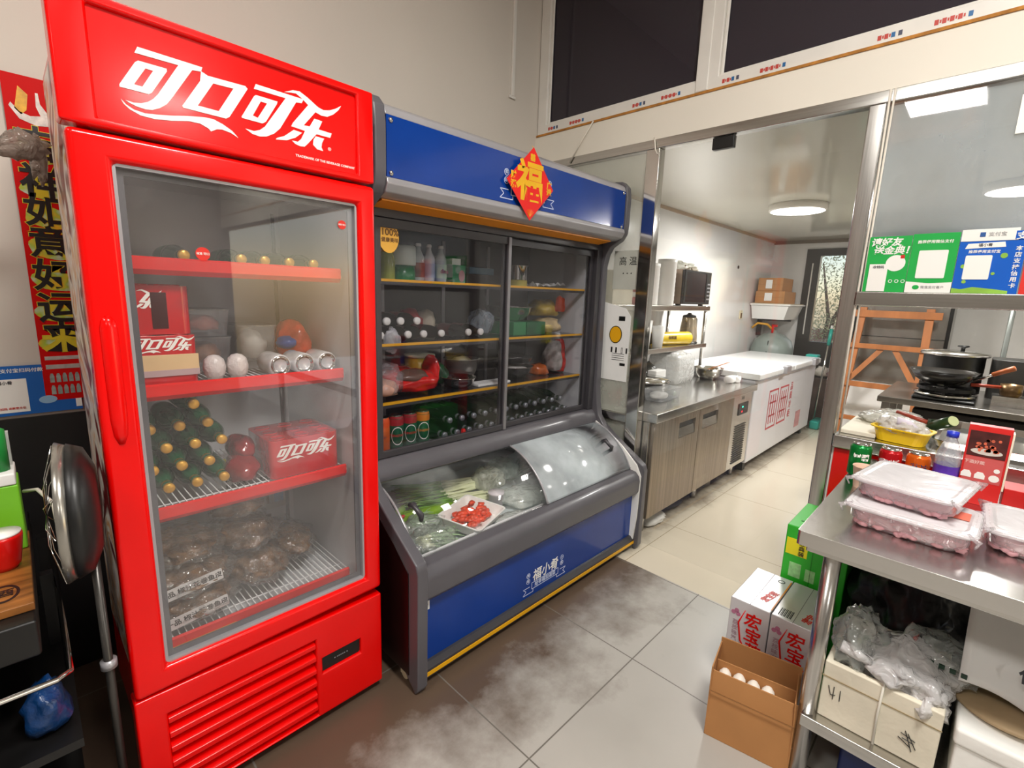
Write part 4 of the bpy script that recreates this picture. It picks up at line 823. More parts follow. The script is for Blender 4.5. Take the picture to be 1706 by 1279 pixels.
# third shelf
t = root('red_bag', (1.15, 1.80, s3), 'shiny red open bag with a brown window lying on the third cooler shelf', 'bag')
rb = mat('shiny_red_bag', '#d4100e', rough=0.12, coat=0.8, bump=0.5, bscale=14, var=0.1)
MB().blob((1.17, 1.79, s3+0.055), (0.15, 0.115, 0.06), seed=60, amp=0.16, freq=1.6, ridge=0.12, sub=4).build('bag', rb, t, smooth=True)
MB().blob((1.16, 1.745, s3+0.085), (0.085, 0.075, 0.028), seed=61, amp=0.1).build('window', mat('brown_window', '#6a4f45', rough=0.25, var=0.15), t, smooth=True)
MB().blob((1.295, 1.78, s3+0.085), (0.018, 0.06, 0.075), seed=62, amp=0.15, ridge=0.3).build('torn_edge', rb, t, smooth=True)
t = root('plastic_bag', (1.03, 1.76, s3), 'knotted clear plastic bag of pinkish food lying against the red bag', 'bag')
MB().blob((1.02, 1.72, s3+0.045), (0.055, 0.06, 0.042), seed=63, amp=0.15, ridge=0.15).build('contents', mat('peach_food', '#d9a58d', rough=0.4, var=0.3, scale=20), t, smooth=True)
MB().blob((1.03, 1.74, s3+0.075), (0.075, 0.075, 0.085), seed=64, amp=0.25, ridge=0.2).build('film', film('knotted_film', '#e2dcdf', op=0.3), t, smooth=True)
t = root('yellow_tub', (1.34, 1.93, s3), 'yellow tub with a pale lid at the back of the third cooler shelf', 'tub')
MB().lathe([(0.055, 0), (0.066, 0.004), (0.072, 0.13)], (1.355, 1.95, s3), 28).build('body', mat('yellow_tub', '#cfa233', rough=0.35, var=0.1), t, smooth=True)
MB().lathe([(0.075, 0), (0.075, 0.012), (0.0, 0.016)], (1.355, 1.95, s3+0.131), 28).build('lid', mat('pale_lid', '#d8d3b5', rough=0.3), t, smooth=True)
tag(MB().blob((1.40, 1.86, s3+0.045), (0.05, 0.05, 0.06), seed=65, ridge=0.2).build('greens_bag', mat('dark_green_leaf', '#1e5a35', rough=0.3, var=0.5, scale=25), smooth=True), 'dark green leafy bundle in front of the yellow tub', 'vegetables')
bowl('steel_bowl', (1.445, 1.76, s3), 0.082, 0.052, chrome, 'shallow shiny steel bowl in front on the third cooler shelf')
bowl('steel_bowl', (1.58, 1.90, s3), 0.090, 0.115, mat('clear_bowl', '#b9b5ae', rough=0.12, metal=0.6), 'deep bowl of pale food behind the middle post', mat('cream_food', '#ddd1a6', rough=0.5, var=0.2))
bowl('steel_bowl', (1.88, 1.82, s3), 0.105, 0.062, chrome, 'wide steel bowl with a white rim at the right of the third cooler shelf', mat('white_food', '#cfcbc4', rough=0.4, var=0.2))
bowl('black_pan', (1.90, 1.83, s3+0.066), 0.10, 0.045, mat('black_pan', '#171413', rough=0.25), 'black pan set on the wide steel bowl in the cooler', cat='pan')
tag(MB().box((1.52, 1.70, s3), (1.74, 1.78, s3+0.012)).build('tray', paper, bevel=0.003), 'flat white tray under the middle post on the third shelf', 'tray')
for i, (x, y, z, r_, c_, lb) in enumerate([(2.08, 1.82, s3+0.03, (0.055, 0.07, 0.04), '#c8642a', 'orange packet in the middle right of the third cooler shelf'), (2.19, 1.80, s3+0.085, (0.045, 0.06, 0.11), '#b9b1ad', 'silvery clear snack bag beside the red packet'), (2.262, 1.80, s3+0.085, (0.028, 0.06, 0.125), '#cf2016', 'tall red and gold packet at the right end of the third cooler shelf')]):
    tag(MB().blob((min(x, 2.228), y, z-0.01), r_, seed=70+i, amp=0.16, ridge=0.15).build('snack_packet', mat('pkt_%d' % i, c_, rough=0.2, var=0.45, scale=16, bump=0.6, coat=0.4), smooth=True), lb, 'packet')
# bottom deck: cans
tg = mat('tsing_green', '#1f6b4a', rough=0.22, metal=0.35, var=0.12); og = mat('orange_can', '#e2672a', rough=0.3, var=0.3, scale=14)
def label_can(x, y, label, main, topc, word, col, ring=True, grp='tall cans on the cooler deck'):
    t = can('drink_can', label, 0.031, 0.170, main, grp)
    MB().lathe([(0.0312, 0.128), (0.0312, 0.155), (0.0275, 0.166)], n=28, cap=False).build('top_band', topc, t, smooth=True)
    if ring:
        b = MB(); n = 40
        for i in range(n):
            a0, a1 = 2*PI*i/n, 2*PI*(i+1)/n; q = []
            for aa, rr in ((a0, 0.024), (a1, 0.024), (a1, 0.0265), (a0, 0.0265)):
                u_, v_ = rr*math.cos(aa), rr*1.45*math.sin(aa); th = u_/0.0316
                q.append(b.bm.verts.new((0.0316*math.sin(th), -0.0316*math.cos(th), 0.085+v_)))
            b._new([b.bm.faces.new(q)])
        b.build('ring', wprint, t)
    me = text_mesh(word, 0.0135, 0.02, 0.0)
    for v in me.vertices:
        th = v.co.x/0.0318; z = v.co.y; v.co = Vector((0.0318*math.sin(th), -0.0318*math.cos(th), 0.086+z))
    me.materials.clear(); me.materials.append(col); link('lettering', me, t)
    t.matrix_basis = T((x, y, 0.756-0.0005)) if False else T((x, y, s4)) @ Rz(-0.35)
    return t
rp_ = mat('red_print', '#d22420', rough=0.4); bp_ = mat('navy_print', '#27345f', rough=0.4)
label_can(0.998, 1.70, 'orange and white tall can at the left end of the cooler deck', og, mat('orange_top', '#e8541c', rough=0.3), '美年', bp_, ring=False)
label_can(1.064, 1.70, 'green tall beer can with red top standing next to the orange can', tg, mat('red_top', '#a3222c', rough=0.3), 'TSINGTAO', rp_)
label_can(1.130, 1.70, 'green tall beer can with red top, middle one of the three beer cans', tg, MATS['red_top'], 'TSINGTAO', rp_)
label_can(1.196, 1.70, 'green tall beer can with orange top, nearest the lying bottles', tg, mat('orange_red_top', '#d2731f', rough=0.3), 'TSINGTAO', mat('orange_print', '#e08a2a'))
# bottom deck: beer bottles lying in two rows
P = bottle('beer_bottle', '', 'bottle', 0.0345, 0.26, dgbott, scap, capr=0.0140, neck=0.0135, foil=mat('silver_foil', '#b7b9bd', rough=0.25, metal=0.6, var=0.2), shoulder=0.6)
ordn = ['first', 'second', 'third', 'fourth', 'fifth', 'sixth', 'seventh', 'eighth', 'ninth', 'tenth', 'eleventh', 'twelfth', 'thirteenth', 'fourteenth']
lo = [1.315+0.0735*k for k in range(13)]
for i, x in enumerate(lo): P.put(T((x, 1.95, s4+0.0355)) @ Rx(PI/2), 'beer bottle on the cooler deck, lower row, %s from the left' % ordn[i], 'beer bottles lying on the cooler deck')
for i, x in enumerate(lo[:-1]): P.put(T((x+0.0367, 1.96, s4+0.0355+0.0610)) @ Rx(PI/2), 'beer bottle on the cooler deck, upper row, %s from the left' % ordn[i], 'beer bottles lying on the cooler deck')
tag(MB().lathe([(0.010, 0), (0.011, 0.01), (0.011, 0.05), (0.007, 0.055)], (1.405, 1.67, s4), 16).build('red_packet', red2, smooth=True), 'small red tube standing in front of the lying beer bottles', 'tube')

# ---------------------------------------------------------------- vegetables in the chest
rnd = random.Random(5)
def bundle(name, p0, p1, n, spread, r, m0, label, cat='vegetables', wave=0.03, flare=1.8, sag=0.0, split=0.45, m1=None):
    """A bunch of long leaves: pale stems at P0 that fan out green to P1."""
    t = root(name, ((p0[0]+p1[0])/2, (p0[1]+p1[1])/2, min(p0[2], p1[2])-spread), label, cat)
    a = MB(); b = MB(); p0 = Vector(p0); p1 = Vector(p1); d = p1-p0; s_ = d.cross(Vector((0, 0, 1))).normalized(); up = s_.cross(d).normalized()
    for k in range(n):
        q = rnd.uniform(-1, 1); w = rnd.uniform(-1, 1)*math.sqrt(max(0, 1-q*q)); L = rnd.uniform(0.85, 1.05); ph = rnd.uniform(0, 6); pts = []
        for i in range(9):
            f = i/8*L; sp = spread*(0.75+(flare-0.75)*f**1.3)
            pts.append(p0+d*f+s_*(q*sp+wave*math.sin(ph+f*4)*f)+up*(abs(w)*sp*0.75+0.006*math.sin(ph+f*6))-Vector((0, 0, sag*f*f)))
        c_ = max(1, int(8*split)); a.tube(pts[:c_+1], r*rnd.uniform(0.8, 1.2), 6); b.tube(pts[c_:], [r*(1-0.75*i/(8-c_)) for i in range(9-c_)], 5)
    a.build('stems', m0, t, smooth=True); b.build('leaves', m1, t, smooth=True); return t
stemw = mat('white_stem', '#d8dcb5', rough=0.35, var=0.15, coat=0.2); leafg = mat('spring_green', '#6a9c30', rough=0.35, var=0.35, scale=12, coat=0.2); leafd = mat('dark_leaf_green', '#2f5c2a', rough=0.4, var=0.3, scale=10)
BZ = 0.30
# support slab added to carry the produce to its height in the chest
tag(MB().box((0.93, 1.38, BZ+0.001), (2.28, 2.04, BZ+0.10)).build('produce_riser', mat('riser_white', '#cdd5d6', rough=0.5, var=0.12, bump=0.3), bevel=0.01), 'white slab added as a support under the vegetables in the chest', 'support')
Z0 = BZ+0.102
bundle('scallions', (1.50, 1.68, Z0+0.075), (1.13, 1.80, Z0+0.060), 60, 0.045, 0.0065, stemw, 'big bunch of yellow-green scallions lying at the back of the chest', m1=leafg, split=0.5, flare=1.6)
bundle('scallions', (1.52, 1.60, Z0+0.035), (1.10, 1.69, Z0+0.035), 34, 0.035, 0.006, stemw, 'bunch of white-stemmed scallions in front of the bigger bunch', m1=leafg, split=0.6)
tag(MB().blob((1.56, 1.665, Z0+0.085), (0.085, 0.07, 0.06), seed=80, amp=0.25, ridge=0.3).build('root_bag', film('root_film', '#e6ead6', op=0.5, bump=1), smooth=True), 'clear bag wrapped round the root ends of the scallions', 'bag')
bundle('leek_bundle', (1.74, 1.70, Z0+0.03), (2.10, 1.80, Z0+0.04), 26, 0.04, 0.006, leafd, 'dark green leaves lying under the frosted lid of the chest', m1=leafd)
pg_ = mat('green_pepper', '#86b31c', rough=0.15, coat=0.6, var=0.15)
def pepper(c_, rz, label, s_=1.0, curve=0.12, tilt=0.0):
    t = root('green_pepper', (c_[0], c_[1], c_[2]), label, 'pepper', 'long green peppers')
    M = T(c_) @ Rz(rz) @ Ry(tilt); pts = [M @ Vector((0.15*(i/10-0.5)*2*s_, curve*((i/10-0.5)**2)*s_, 0)) for i in range(11)]
    MB().tube(pts, [0.004*s_, 0.016*s_, 0.023*s_, 0.026*s_, 0.027*s_, 0.027*s_, 0.026*s_, 0.024*s_, 0.019*s_, 0.012*s_, 0.004*s_], 14).build('flesh', pg_, t, smooth=True)
    e_ = pts[0]; MB().tube([e_, e_+(pts[0]-pts[1]).normalized()*0.03*s_+Vector((0, 0, 0.006))], [0.006*s_, 0.003*s_], 8).build('stem', leafg, t, smooth=True)
pepper((1.19, 1.62, Z0+0.045), -0.15, 'longest bright green pepper lying in front of the scallions', 0.95)
pepper((1.06, 1.69, Z0+0.050), 0.5, 'bright green pepper pointing at the left corner of the chest', 0.75)
pepper((1.02, 1.63, Z0+0.045), 0.15, 'short green pepper beside the lid handle', 0.6)
pepper((1.13, 1.69, Z0+0.028), -0.3, 'green pepper partly under the longest one', 0.75)
tag(MB().blob((1.30, 1.66, Z0+0.03), (0.09, 0.07, 0.028), seed=81, ridge=0.2).build('yellow_leaf', mat('dull_green', '#55722c', rough=0.5, var=0.3), smooth=True), 'dull green leafy clump between the pepper and the scallions', 'vegetables')
# tray with red food
t = root('food_tray', (1.25, 1.47, Z0), 'white ribbed plastic tray of bright red food in the chest', 'tray')
M = T((1.285, 1.462, Z0+0.030)) @ Rz(0.35) @ Rx(0.10)
b = MB(); w_, h_ = 0.122, 0.098
b.loops([[M @ Vector((p[0], p[1], z)) for p in rrect(-w_+d_, -h_+d_, w_-d_, h_-d_, 0.02)] for z, d_ in ((0.0, 0.014), (0.045, 0.002), (0.046, -0.006), (0.043, -0.006), (0.042, 0.003), (0.004, 0.017))], cap=False)
b.prism(rrect(-w_+0.016, -h_+0.016, w_-0.016, h_-0.016, 0.02), tuple(M @ Vector(q) - (M @ Vector((0, 0, 0)) if i else Vector((0, 0, 0))) for i, q in enumerate(((0, 0, 0), (1, 0, 0), (0, 1, 0)))), 0.004)
b.build('tray', white, t, smooth=False)
b = MB(); r2 = random.Random(3)
for k in range(60):
    p = M @ Vector((r2.uniform(-0.080, 0.080), r2.uniform(-0.06, 0.06), 0.016+r2.uniform(0, 0.030)))
    b.blob(p, (0.016, 0.013, 0.010), seed=k, amp=0.3, sub=2, flat=False, ridge=0.2)
b.build('red_food', mat('red_food', '#dd4420', rough=0.3, var=0.35, scale=30, coat=0.2), t, smooth=True)
# bags of chives
fl = film('veg_bag_film', '#e3ece4', op=0.30, bump=1.0, bscale=18, gloss=0.3)
t_ = bundle('chives_bag', (0.985, 1.42, Z0+0.050), (1.16, 1.40, Z0+0.010), 46, 0.040, 0.0038, stemw, 'clear bag of pale green chives nearest the left front corner of the chest', m1=mat('pale_chive', '#9dbb8c', rough=0.4, var=0.2), flare=1.9, split=0.3)
MB().blob((1.03, 1.42, Z0+0.045), (0.105, 0.07, 0.052), seed=82, amp=0.2, ridge=0.2, sub=4).build('film', fl, t_, smooth=True)
t_ = bundle('chives_bag', (1.03, 1.53, Z0+0.06), (1.15, 1.55, Z0+0.045), 30, 0.035, 0.004, mat('mid_chive', '#7fa56d', rough=0.4, var=0.2), 'clear bag of mid green chives behind the nearest one', m1=MATS['pale_chive'], flare=1.5)
MB().blob((1.075, 1.525, Z0+0.055), (0.095, 0.06, 0.045), seed=83, amp=0.2, ridge=0.2).build('film', fl, t_, smooth=True)
t = root('pepper_bag', (1.0, 1.60, Z0), 'small bag of red chillies beside the lid handle in the chest', 'bag')
b = MB()
for k in range(16): b.blob((0.985+r2.uniform(-0.035, 0.035), 1.565+r2.uniform(-0.02, 0.03), Z0+0.078+r2.uniform(0, 0.018)), (0.013, 0.009, 0.007), seed=k, sub=2, flat=False)
b.build('chillies', mat('red_chilli', '#d01f1a', rough=0.2, coat=0.5), t, smooth=True)
MB().box((0.945, 1.545, Z0), (1.02, 1.595, Z0+0.070)).build('bag', mat('pale_bag', '#d9dad6', rough=0.4), t, bevel=0.01)
t = root('cup', (1.565, 1.56, Z0), 'white lidded cup standing behind the tray of red food', 'cup')
MB().lathe([(0.032, 0), (0.036, 0.07), (0.039, 0.072), (0.039, 0.082), (0.0, 0.083)], (1.50, 1.535, Z0), 28).build('body', mat('mauve_white', '#e6dfe4', rough=0.3), t, smooth=True)
tag(MB().blob((1.64, 1.50, Z0+0.035), (0.12, 0.10, 0.035), seed=84, amp=0.15, ridge=0.2, sub=4).build('frosty_bag', film('frosty_film', '#e9f0ea', op=0.75, bump=0.8), smooth=True), 'misted bag of pale greens in the front middle of the chest', 'bag')
tag(MB().blob((1.46, 1.40, Z0+0.012), (0.09, 0.035, 0.02), seed=85, amp=0.15, ridge=0.2).build('frosty_bag', film('frosty_film2', '#eef2ee', op=0.8, bump=0.8), smooth=True), 'flat misted bag between the red food tray and the front rail', 'bag')
tag(MB().blob((1.72, 1.72, Z0+0.085), (0.075, 0.075, 0.055), seed=86, amp=0.2, ridge=0.25).build('lettered_bag', film('mint_film', '#d5e6dc', op=0.7, bump=0.7), smooth=True), 'pale green lettered bag near the join of the two chest lids', 'bag')
tag(MB().blob((1.95, 1.55, Z0+0.035), (0.17, 0.13, 0.045), seed=87, amp=0.15, ridge=0.2).build('frosty_bag', film('frosty_film3', '#dfe6e6', op=0.7, bump=0.8), smooth=True), 'misted bag lying under the frosted lid of the chest', 'bag')

# ---------------------------------------------------------------- kitchen: refrigerated counter
doorsteel = mat('brushed_door_steel', '#998b7b', rough=0.34, metal=0.88, var=0.25, scale=2.0, stretch=(30, 30, 0.8))
t = root('refrigerated_counter', (3.28, 1.65, 0), 'long stainless refrigerated counter with two doors inside the kitchen', 'counter')
MB().box((2.455, 1.285, 0.115), (4.085, 2.06, 0.712)).build('cabinet', steel, t, bevel=0.003)
MB().box((2.448, 1.236, 0.714), (4.095, 2.07, 0.768)).build('worktop', steel_y, t, bevel=0.005)
def cdoor(x0, x1, hx0, hx1):
    d = MB().prism([(x0, 0.122), (x1, 0.122), (x1, 0.706), (x0, 0.706)], FRONT(0, 1.284, 0), 0.022, [[(hx0, 0.555), (hx1, 0.555), (hx1, 0.655), (hx0, 0.655)]]).build('door', doorsteel, t, bevel=0.003)
    MB().box((hx0, 1.279, 0.555), (hx1, 1.283, 0.655)).build('handle_recess', black, d)
    MB().loops([[Vector((x, y, z)) for y, z in ((1.266, 0.556), (1.263, 0.560), (1.270, 0.618), (1.276, 0.618), (1.279, 0.556))] for x in (hx0+0.006, hx1-0.006)]).build('handle', steel_h, d)
cdoor(2.475, 3.085, 2.80, 3.03); cdoor(3.092, 3.685, 3.145, 3.40)
gp_ = MB().box((3.692, 1.264, 0.122), (4.083, 1.284, 0.706)).build('machine_panel', steel, t, bevel=0.003)
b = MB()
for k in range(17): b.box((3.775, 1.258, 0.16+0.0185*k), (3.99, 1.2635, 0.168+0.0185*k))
b.build('vent_slots', mat('vent_slot_shade', '#3a352d', rough=0.6), gp_)  # dark bars paint the shade inside the vent slots
MB().box((3.80, 1.259, 0.545), (4.00, 1.2635, 0.635)).build('controller', black, gp_)
MB().box((3.865, 1.257, 0.60), (3.885, 1.2588, 0.612)).build('green_light', mat('green_indicator', '#34e0c0', emit='#34e0c0', es=1.5), gp_)
MB().box((3.86, 1.257, 0.565), (3.88, 1.2588, 0.575)).build('red_light', mat('red_indicator', '#ff2030', emit='#ff2030', es=1.5), gp_)
text('lettering', '冰点', 0.03, FRONT(3.88, 1.2632, 0.675), mat('grey_print2', '#77736c'), gp_)
for x, y in ((2.56, 1.34), (4.0, 1.34), (3.3, 1.34), (2.56, 2.0), (4.0, 2.0)): MB().cyl((x, y, 0.0), (x, y, 0.115), 0.02, 14).build('foot', steel, t, smooth=True)
for i, (x, y, r_, lb, c_) in enumerate([(2.72, 1.36, (0.12, 0.07, 0.03), 'crumpled white sack under the near end of the steel counter', '#d9d6d0'), (3.05, 1.42, (0.14, 0.08, 0.025), 'dark grey crumpled sheet under the steel counter', '#4f4b4e')]):
    tag(MB().blob((x, y, r_[2]*0.56), r_, seed=90+i, amp=0.25, ridge=0.3).build('crumpled_sack', mat('sack_%d' % i, c_, rough=0.7, var=0.2), smooth=True), lb, 'sack')
tag(MB().box((2.60, 1.44, 0.0), (3.35, 1.52, 0.035)).build('board', mat('dirty_brown_board', '#5f3e25', rough=0.8, var=0.3), bevel=0.003), 'dirty brown board lying under the steel counter', 'board')
tag(MB().lathe([(0.05, 0), (0.055, 0.06), (0.04, 0.08)], (3.62, 1.40, 0.0), 20).build('jar', mat('dusty_jar', '#8a8072', rough=0.4, var=0.2), smooth=True), 'dusty jar standing under the machine end of the steel counter', 'jar')
# chest freezer
t = root('chest_freezer', (5.07, 1.65, 0), 'white chest freezer with red square print beyond the steel counter', 'freezer')
fw = mat('freezer_white', '#dfdfe4', rough=0.3, var=0.03, coat=0.2)
MB().box((4.115, 1.262, 0.085), (6.03, 1.95, 0.785)).build('body', fw, t, bevel=0.012, seg=3)
for x0, x1 in ((4.10, 5.07), (5.078, 6.04)):
    l_ = MB().box((x0, 1.225, 0.792), (x1, 1.96, 0.845)).build('lid', mat('freezer_lid_white', '#e6e7e6', rough=0.3, var=0.02), t, bevel=0.012, seg=3)
    MB().box((x0+0.012, 1.2245, 0.788), (x1-0.012, 1.95, 0.795)).build('lid_gasket', mat('grey_gasket', '#8b8b8f', rough=0.6), l_)
    MB().box(((x0+x1)/2+0.12, 1.195, 0.79), ((x0+x1)/2+0.25, 1.236, 0.862)).build('handle', silver, l_, bevel=0.008, seg=3)
b = MB()
rpk = mat('red_square_print', '#c5343e', rough=0.4, var=0.05)
def sq(x0, z0, x1, z1, w=0.012):
    b.prism([(x0, z0), (x1, z0), (x1, z1), (x0, z1)], FRONT(0, 1.2615, 0), 0.001, [[(x0+w, z0+w), (x0+w, z1-w), (x1-w, z1-w), (x1-w, z0+w)]])
for x0 in (4.52, 4.83): 
    sq(x0, 0.30, x0+0.26, 0.655, 0.016)
    for k in range(3): b.box((x0+0.055+0.062*k, 1.2605, 0.345), (x0+0.073+0.062*k, 1.2615, 0.61))
    for k in range(2): b.box((x0+0.04, 1.2605, 0.41+0.12*k), (x0+0.22, 1.2615, 0.425+0.12*k))
b.build('red_print', rpk, t)
for k, ch in enumerate('品质冷柜'): text('lettering', ch, 0.085, FRONT(5.19, 1.2612, 0.62-0.09*k), rpk, t)
MB().box((5.46, 1.2603, 0.16), (5.63, 1.2615, 0.33)).build('energy_label', mat('pink_label', '#c98f92', rough=0.4, var=0.25, scale=30), t)
text('lettering', 'HELP', 0.03, FRONT(5.55, 1.2612, 0.12), mat('grey_print3', '#8a8a90'), t) if False else None
boxes('foot', black, t, [((x-0.03, y, 0), (x+0.03, y+0.06, 0.085)) for x in (4.2, 5.95) for y in (1.30, 1.86)])
# shelf rack on the counter
t = root('counter_rack', (3.35, 1.86, 0.768), 'two-tier stainless rack standing on the back of the kitchen counter', 'rack')
for x in (2.56, 4.08):
    for y in (1.715, 2.045): MB().cyl((x, y, 0.7685), (x, y, 1.362), 0.014, 12).build('post', steel, t, smooth=True)
MB().box((2.53, 1.69, 1.322), (4.11, 2.07, 1.360)).build('top_shelf', steel_h, t, bevel=0.004)
MB().box((2.53, 1.69, 1.012), (4.11, 2.07, 1.048)).build('middle_shelf', steel_h, t, bevel=0.004)
zt, zm, zc = 1.3605, 1.0485, 0.7685
# microwave
t = root('microwave', (3.90, 1.86, zt), 'black-fronted microwave oven on the top tier of the kitchen rack', 'microwave')
MB().box((3.60, 1.72, zt+0.012), (4.10, 2.05, zt+0.275)).build('body', mat('microwave_side', '#9b8776', rough=0.35, metal=0.3), t, bevel=0.004)
d_ = MB().box((3.603, 1.700, zt+0.014), (4.02, 1.72, zt+0.273)).build('door', mat('microwave_glass', '#1c0c10', rough=0.12, coat=0.2), t, bevel=0.003)
MB().prism([(3.605, zt+0.016), (4.018, zt+0.016), (4.018, zt+0.271), (3.605, zt+0.271)], FRONT(0, 1.700, 0), 0.003, [[(3.635, zt+0.03), (3.635, zt+0.257), (3.995, zt+0.257), (3.995, zt+0.03)]]).build('door_frame', black, d_)
p_ = MB().box((4.022, 1.702, zt+0.014), (4.098, 1.72, zt+0.273)).build('control_panel', black, t, bevel=0.002)
b = MB()
for k in range(5):
    for j in range(2): b.box((4.035+0.028*j, 1.700, zt+0.05+0.03*k), (4.052+0.028*j, 1.702, zt+0.062+0.03*k))
b.build('buttons', silver, p_)
boxes('foot', black, t, [((x, y, zt), (x+0.03, y+0.03, zt+0.012)) for x in (3.63, 4.04) for y in (1.74, 2.0)])
t = root('plastic_bag', (3.9, 1.9, zt+0.276), 'crumpled clear bag with brown print lying on the microwave', 'bag')
MB().blob((3.86, 1.88, zt+0.30), (0.19, 0.10, 0.045), seed=100, amp=0.3, ridge=0.3, sub=4).build('film', film('bag_green_film', '#e3e4d4', op=0.6), t, smooth=True)
text('lettering', '麵粉 MI-82', 0.05, FRONT(3.86, 1.778, zt+0.295), mat('brown_print', '#5a3712'), t)
# white cylinders on the top tier
for i, (x, r_, h_, y, lb) in enumerate([(3.33, 0.085, 0.30, 1.86, 'tall white plastic cup stack beside the microwave, the wider one'), (3.50, 0.070, 0.34, 1.80, 'tall white plastic cup stack right beside the microwave')]):
    t = root('cup_stack', (x, y, zt), lb, 'cups', 'cup stacks on the kitchen rack')
    b = MB(); pr_ = []
    for k in range(10): pr_ += [(r_*0.97, h_*k/10), (r_, h_*k/10+0.004)]
    pr_.append((r_, h_)); b.lathe(pr_, (x, y, zt), 28).build('cups', white, t, smooth=True)
for k in range(3):
    t = root('bowl_pack', (3.10, 1.80, zt+0.086*k), ['lowest', 'middle', 'topmost'][k]+' red and white bowl pack of the stack on the kitchen rack', 'bowl pack', 'red bowl packs on the kitchen rack')
    MB().lathe([(0.055, 0), (0.07, 0.01), (0.07, 0.05)], (3.10, 1.80, zt+0.0005+0.086*k), 24).build('wrap', mat('salmon_wrap', '#c9555a', rough=0.35, var=0.2), t, smooth=True)
    MB().lathe([(0.066, 0), (0.070, 0.01), (0.068, 0.034)], (3.10, 1.80, zt+0.051+0.086*k), 24).build('top', white, t, smooth=True)
tag(MB().box((2.75, 1.78, zt), (3.0, 2.0, zt+0.22)).build('box', mat('cream_box', '#e6ddc8', rough=0.6), bevel=0.004), 'cream box at the near end of the top tier of the kitchen rack', 'box')
# kettle
t = root('kettle', (3.98, 1.80, zm), 'cream electric kettle with a black handle on the middle tier', 'kettle')
b = MB(); b.lathe([(0.072, 0), (0.076, 0.01), (0.074, 0.05), (0.058, 0.19), (0.054, 0.205)], (3.97, 1.80, zm+0.012), 32); b.build('body', mat('champagne_steel', '#c9b9a0', rough=0.2, metal=0.7, var=0.05), t, smooth=True)
MB().lathe([(0.056, 0), (0.05, 0.014), (0.02, 0.022), (0.012, 0.035), (0.0, 0.036)], (3.97, 1.80, zm+0.217), 28).build('lid', black, t, smooth=True)
MB().lathe([(0.08, 0), (0.08, 0.012)], (3.97, 1.80, zm), 28).build('base', black, t, smooth=True)
MB().tube([(4.02, 1.79, zm+0.215), (4.065, 1.78, zm+0.20), (4.072, 1.78, zm+0.10), (4.045, 1.785, zm+0.05)], 0.009, 8).build('handle', black, t, smooth=True)
MB().tube([(3.925, 1.80, zm+0.185), (3.89, 1.80, zm+0.21)], [0.02, 0.012], 10).build('spout', MATS['champagne_steel'], t, smooth=True)
# yellow paper roll and white things on the middle tier
t = root('yellow_roll', (3.60, 1.78, zm), 'yellow wrapped roll lying in front of the kettle', 'roll')
MB().tube([(3.42, 1.86, zm+0.052), (3.83, 1.735, zm+0.052)], 0.052, 28, cap=False).build('wrap', mat('yellow_wrap', '#e3c11a', rough=0.3, var=0.15), t, smooth=True)
MB().tube([(3.425, 1.8585, zm+0.052), (3.80, 1.744, zm+0.052)], 0.044, 24).build('core', mat('roll_core_shade', '#57430c', rough=0.8), t, smooth=True)  # dark colour paints the shade inside the roll
text('lettering', '保鲜膜', 0.03, ((3.60, 1.750, zm+0.060), (0.957, -0.292, 0), (0, 0, 1)), mat('brown_print', '#5a3712'), t)
tag(MB().lathe([(0.075, 0), (0.08, 0.012), (0.06, 0.02)], (3.72, 1.93, zm), 28).build('lid', black, smooth=True), 'round black pot lid lying behind the yellow roll', 'lid')
t = root('cup_stack', (3.22, 1.80, zm), 'white cup stack on the middle tier beside the yellow roll', 'cups')
MB().lathe([(0.04, 0), (0.055, 0.20)], (3.24, 1.80, zm), 24).build('cups', white, t, smooth=True)
t = root('cup_stack', (3.36, 1.76, zm), 'second white cup stack next to the yellow roll on the middle tier', 'cups')
MB().lathe([(0.035, 0), (0.05, 0.16)], (3.345, 1.745, zm), 24).build('cups', paper, t, smooth=True)
tag(MB().lathe([(0.02, 0), (0.022, 0.06), (0.008, 0.09), (0.008, 0.10)], (3.10, 1.73, zm), 16).build('small_bottle', mat('blue_bottle', '#2760c4', rough=0.2), smooth=True), 'small blue bottle at the left of the middle tier', 'bottle')
# goods on the counter top
t = root('white_bag', (3.63, 1.72, zc), 'big white plastic sack full of boxes standing on the steel counter', 'bag')
wb = film('white_sack_film', '#f2f2f0', op=0.9, var=0.15, gloss=0.15)
MB().loops([[Vector((p[0]*s_+3.60, p[1]*s_+1.74, z)) for p in rrect(-0.16, -0.13, 0.16, 0.13, 0.04)] for z, s_ in ((zc+0.001, 0.95), (zc+0.05, 1.02), (zc+0.15, 1.0), (zc+0.20, 0.97), (zc+0.222, 0.8))]).build('sack', wb, t, smooth=True)
MB().blob((3.60, 1.72, zc+0.21), (0.11, 0.08, 0.035), seed=101, amp=0.3, ridge=0.4).build('crumpled_top', wb, t, smooth=True)
bowl('steel_bowl', (3.99, 1.60, zc), 0.115, 0.092, chrome, 'round stainless mixing bowl with chopsticks on the counter by the freezer')
t = root('chopsticks', (4.05, 1.55, zc+0.09), 'pair of wooden chopsticks resting across the mixing bowl', 'chopsticks')
for dx in (0.0, 0.045): MB().tube([(3.95+dx, 1.63, zc+0.062), (4.12+dx, 1.50, zc+0.135)], [0.004, 0.003], 6).build('stick', wood, t, smooth=True)
t = root('paper_roll', (3.93, 1.385, zc), 'small white roll lying on the counter corner beside crumpled tissue', 'roll')
MB().cyl((3.875, 1.40, zc+0.031), (3.945, 1.385, zc+0.031), 0.030, 24).build('paper', paper, t, smooth=True)
tag(MB().blob((4.01, 1.385, zc+0.018), (0.045, 0.04, 0.03), seed=102, amp=0.3, ridge=0.5).build('tissue', paper, smooth=True), 'crumpled white tissue on the counter corner', 'tissue')
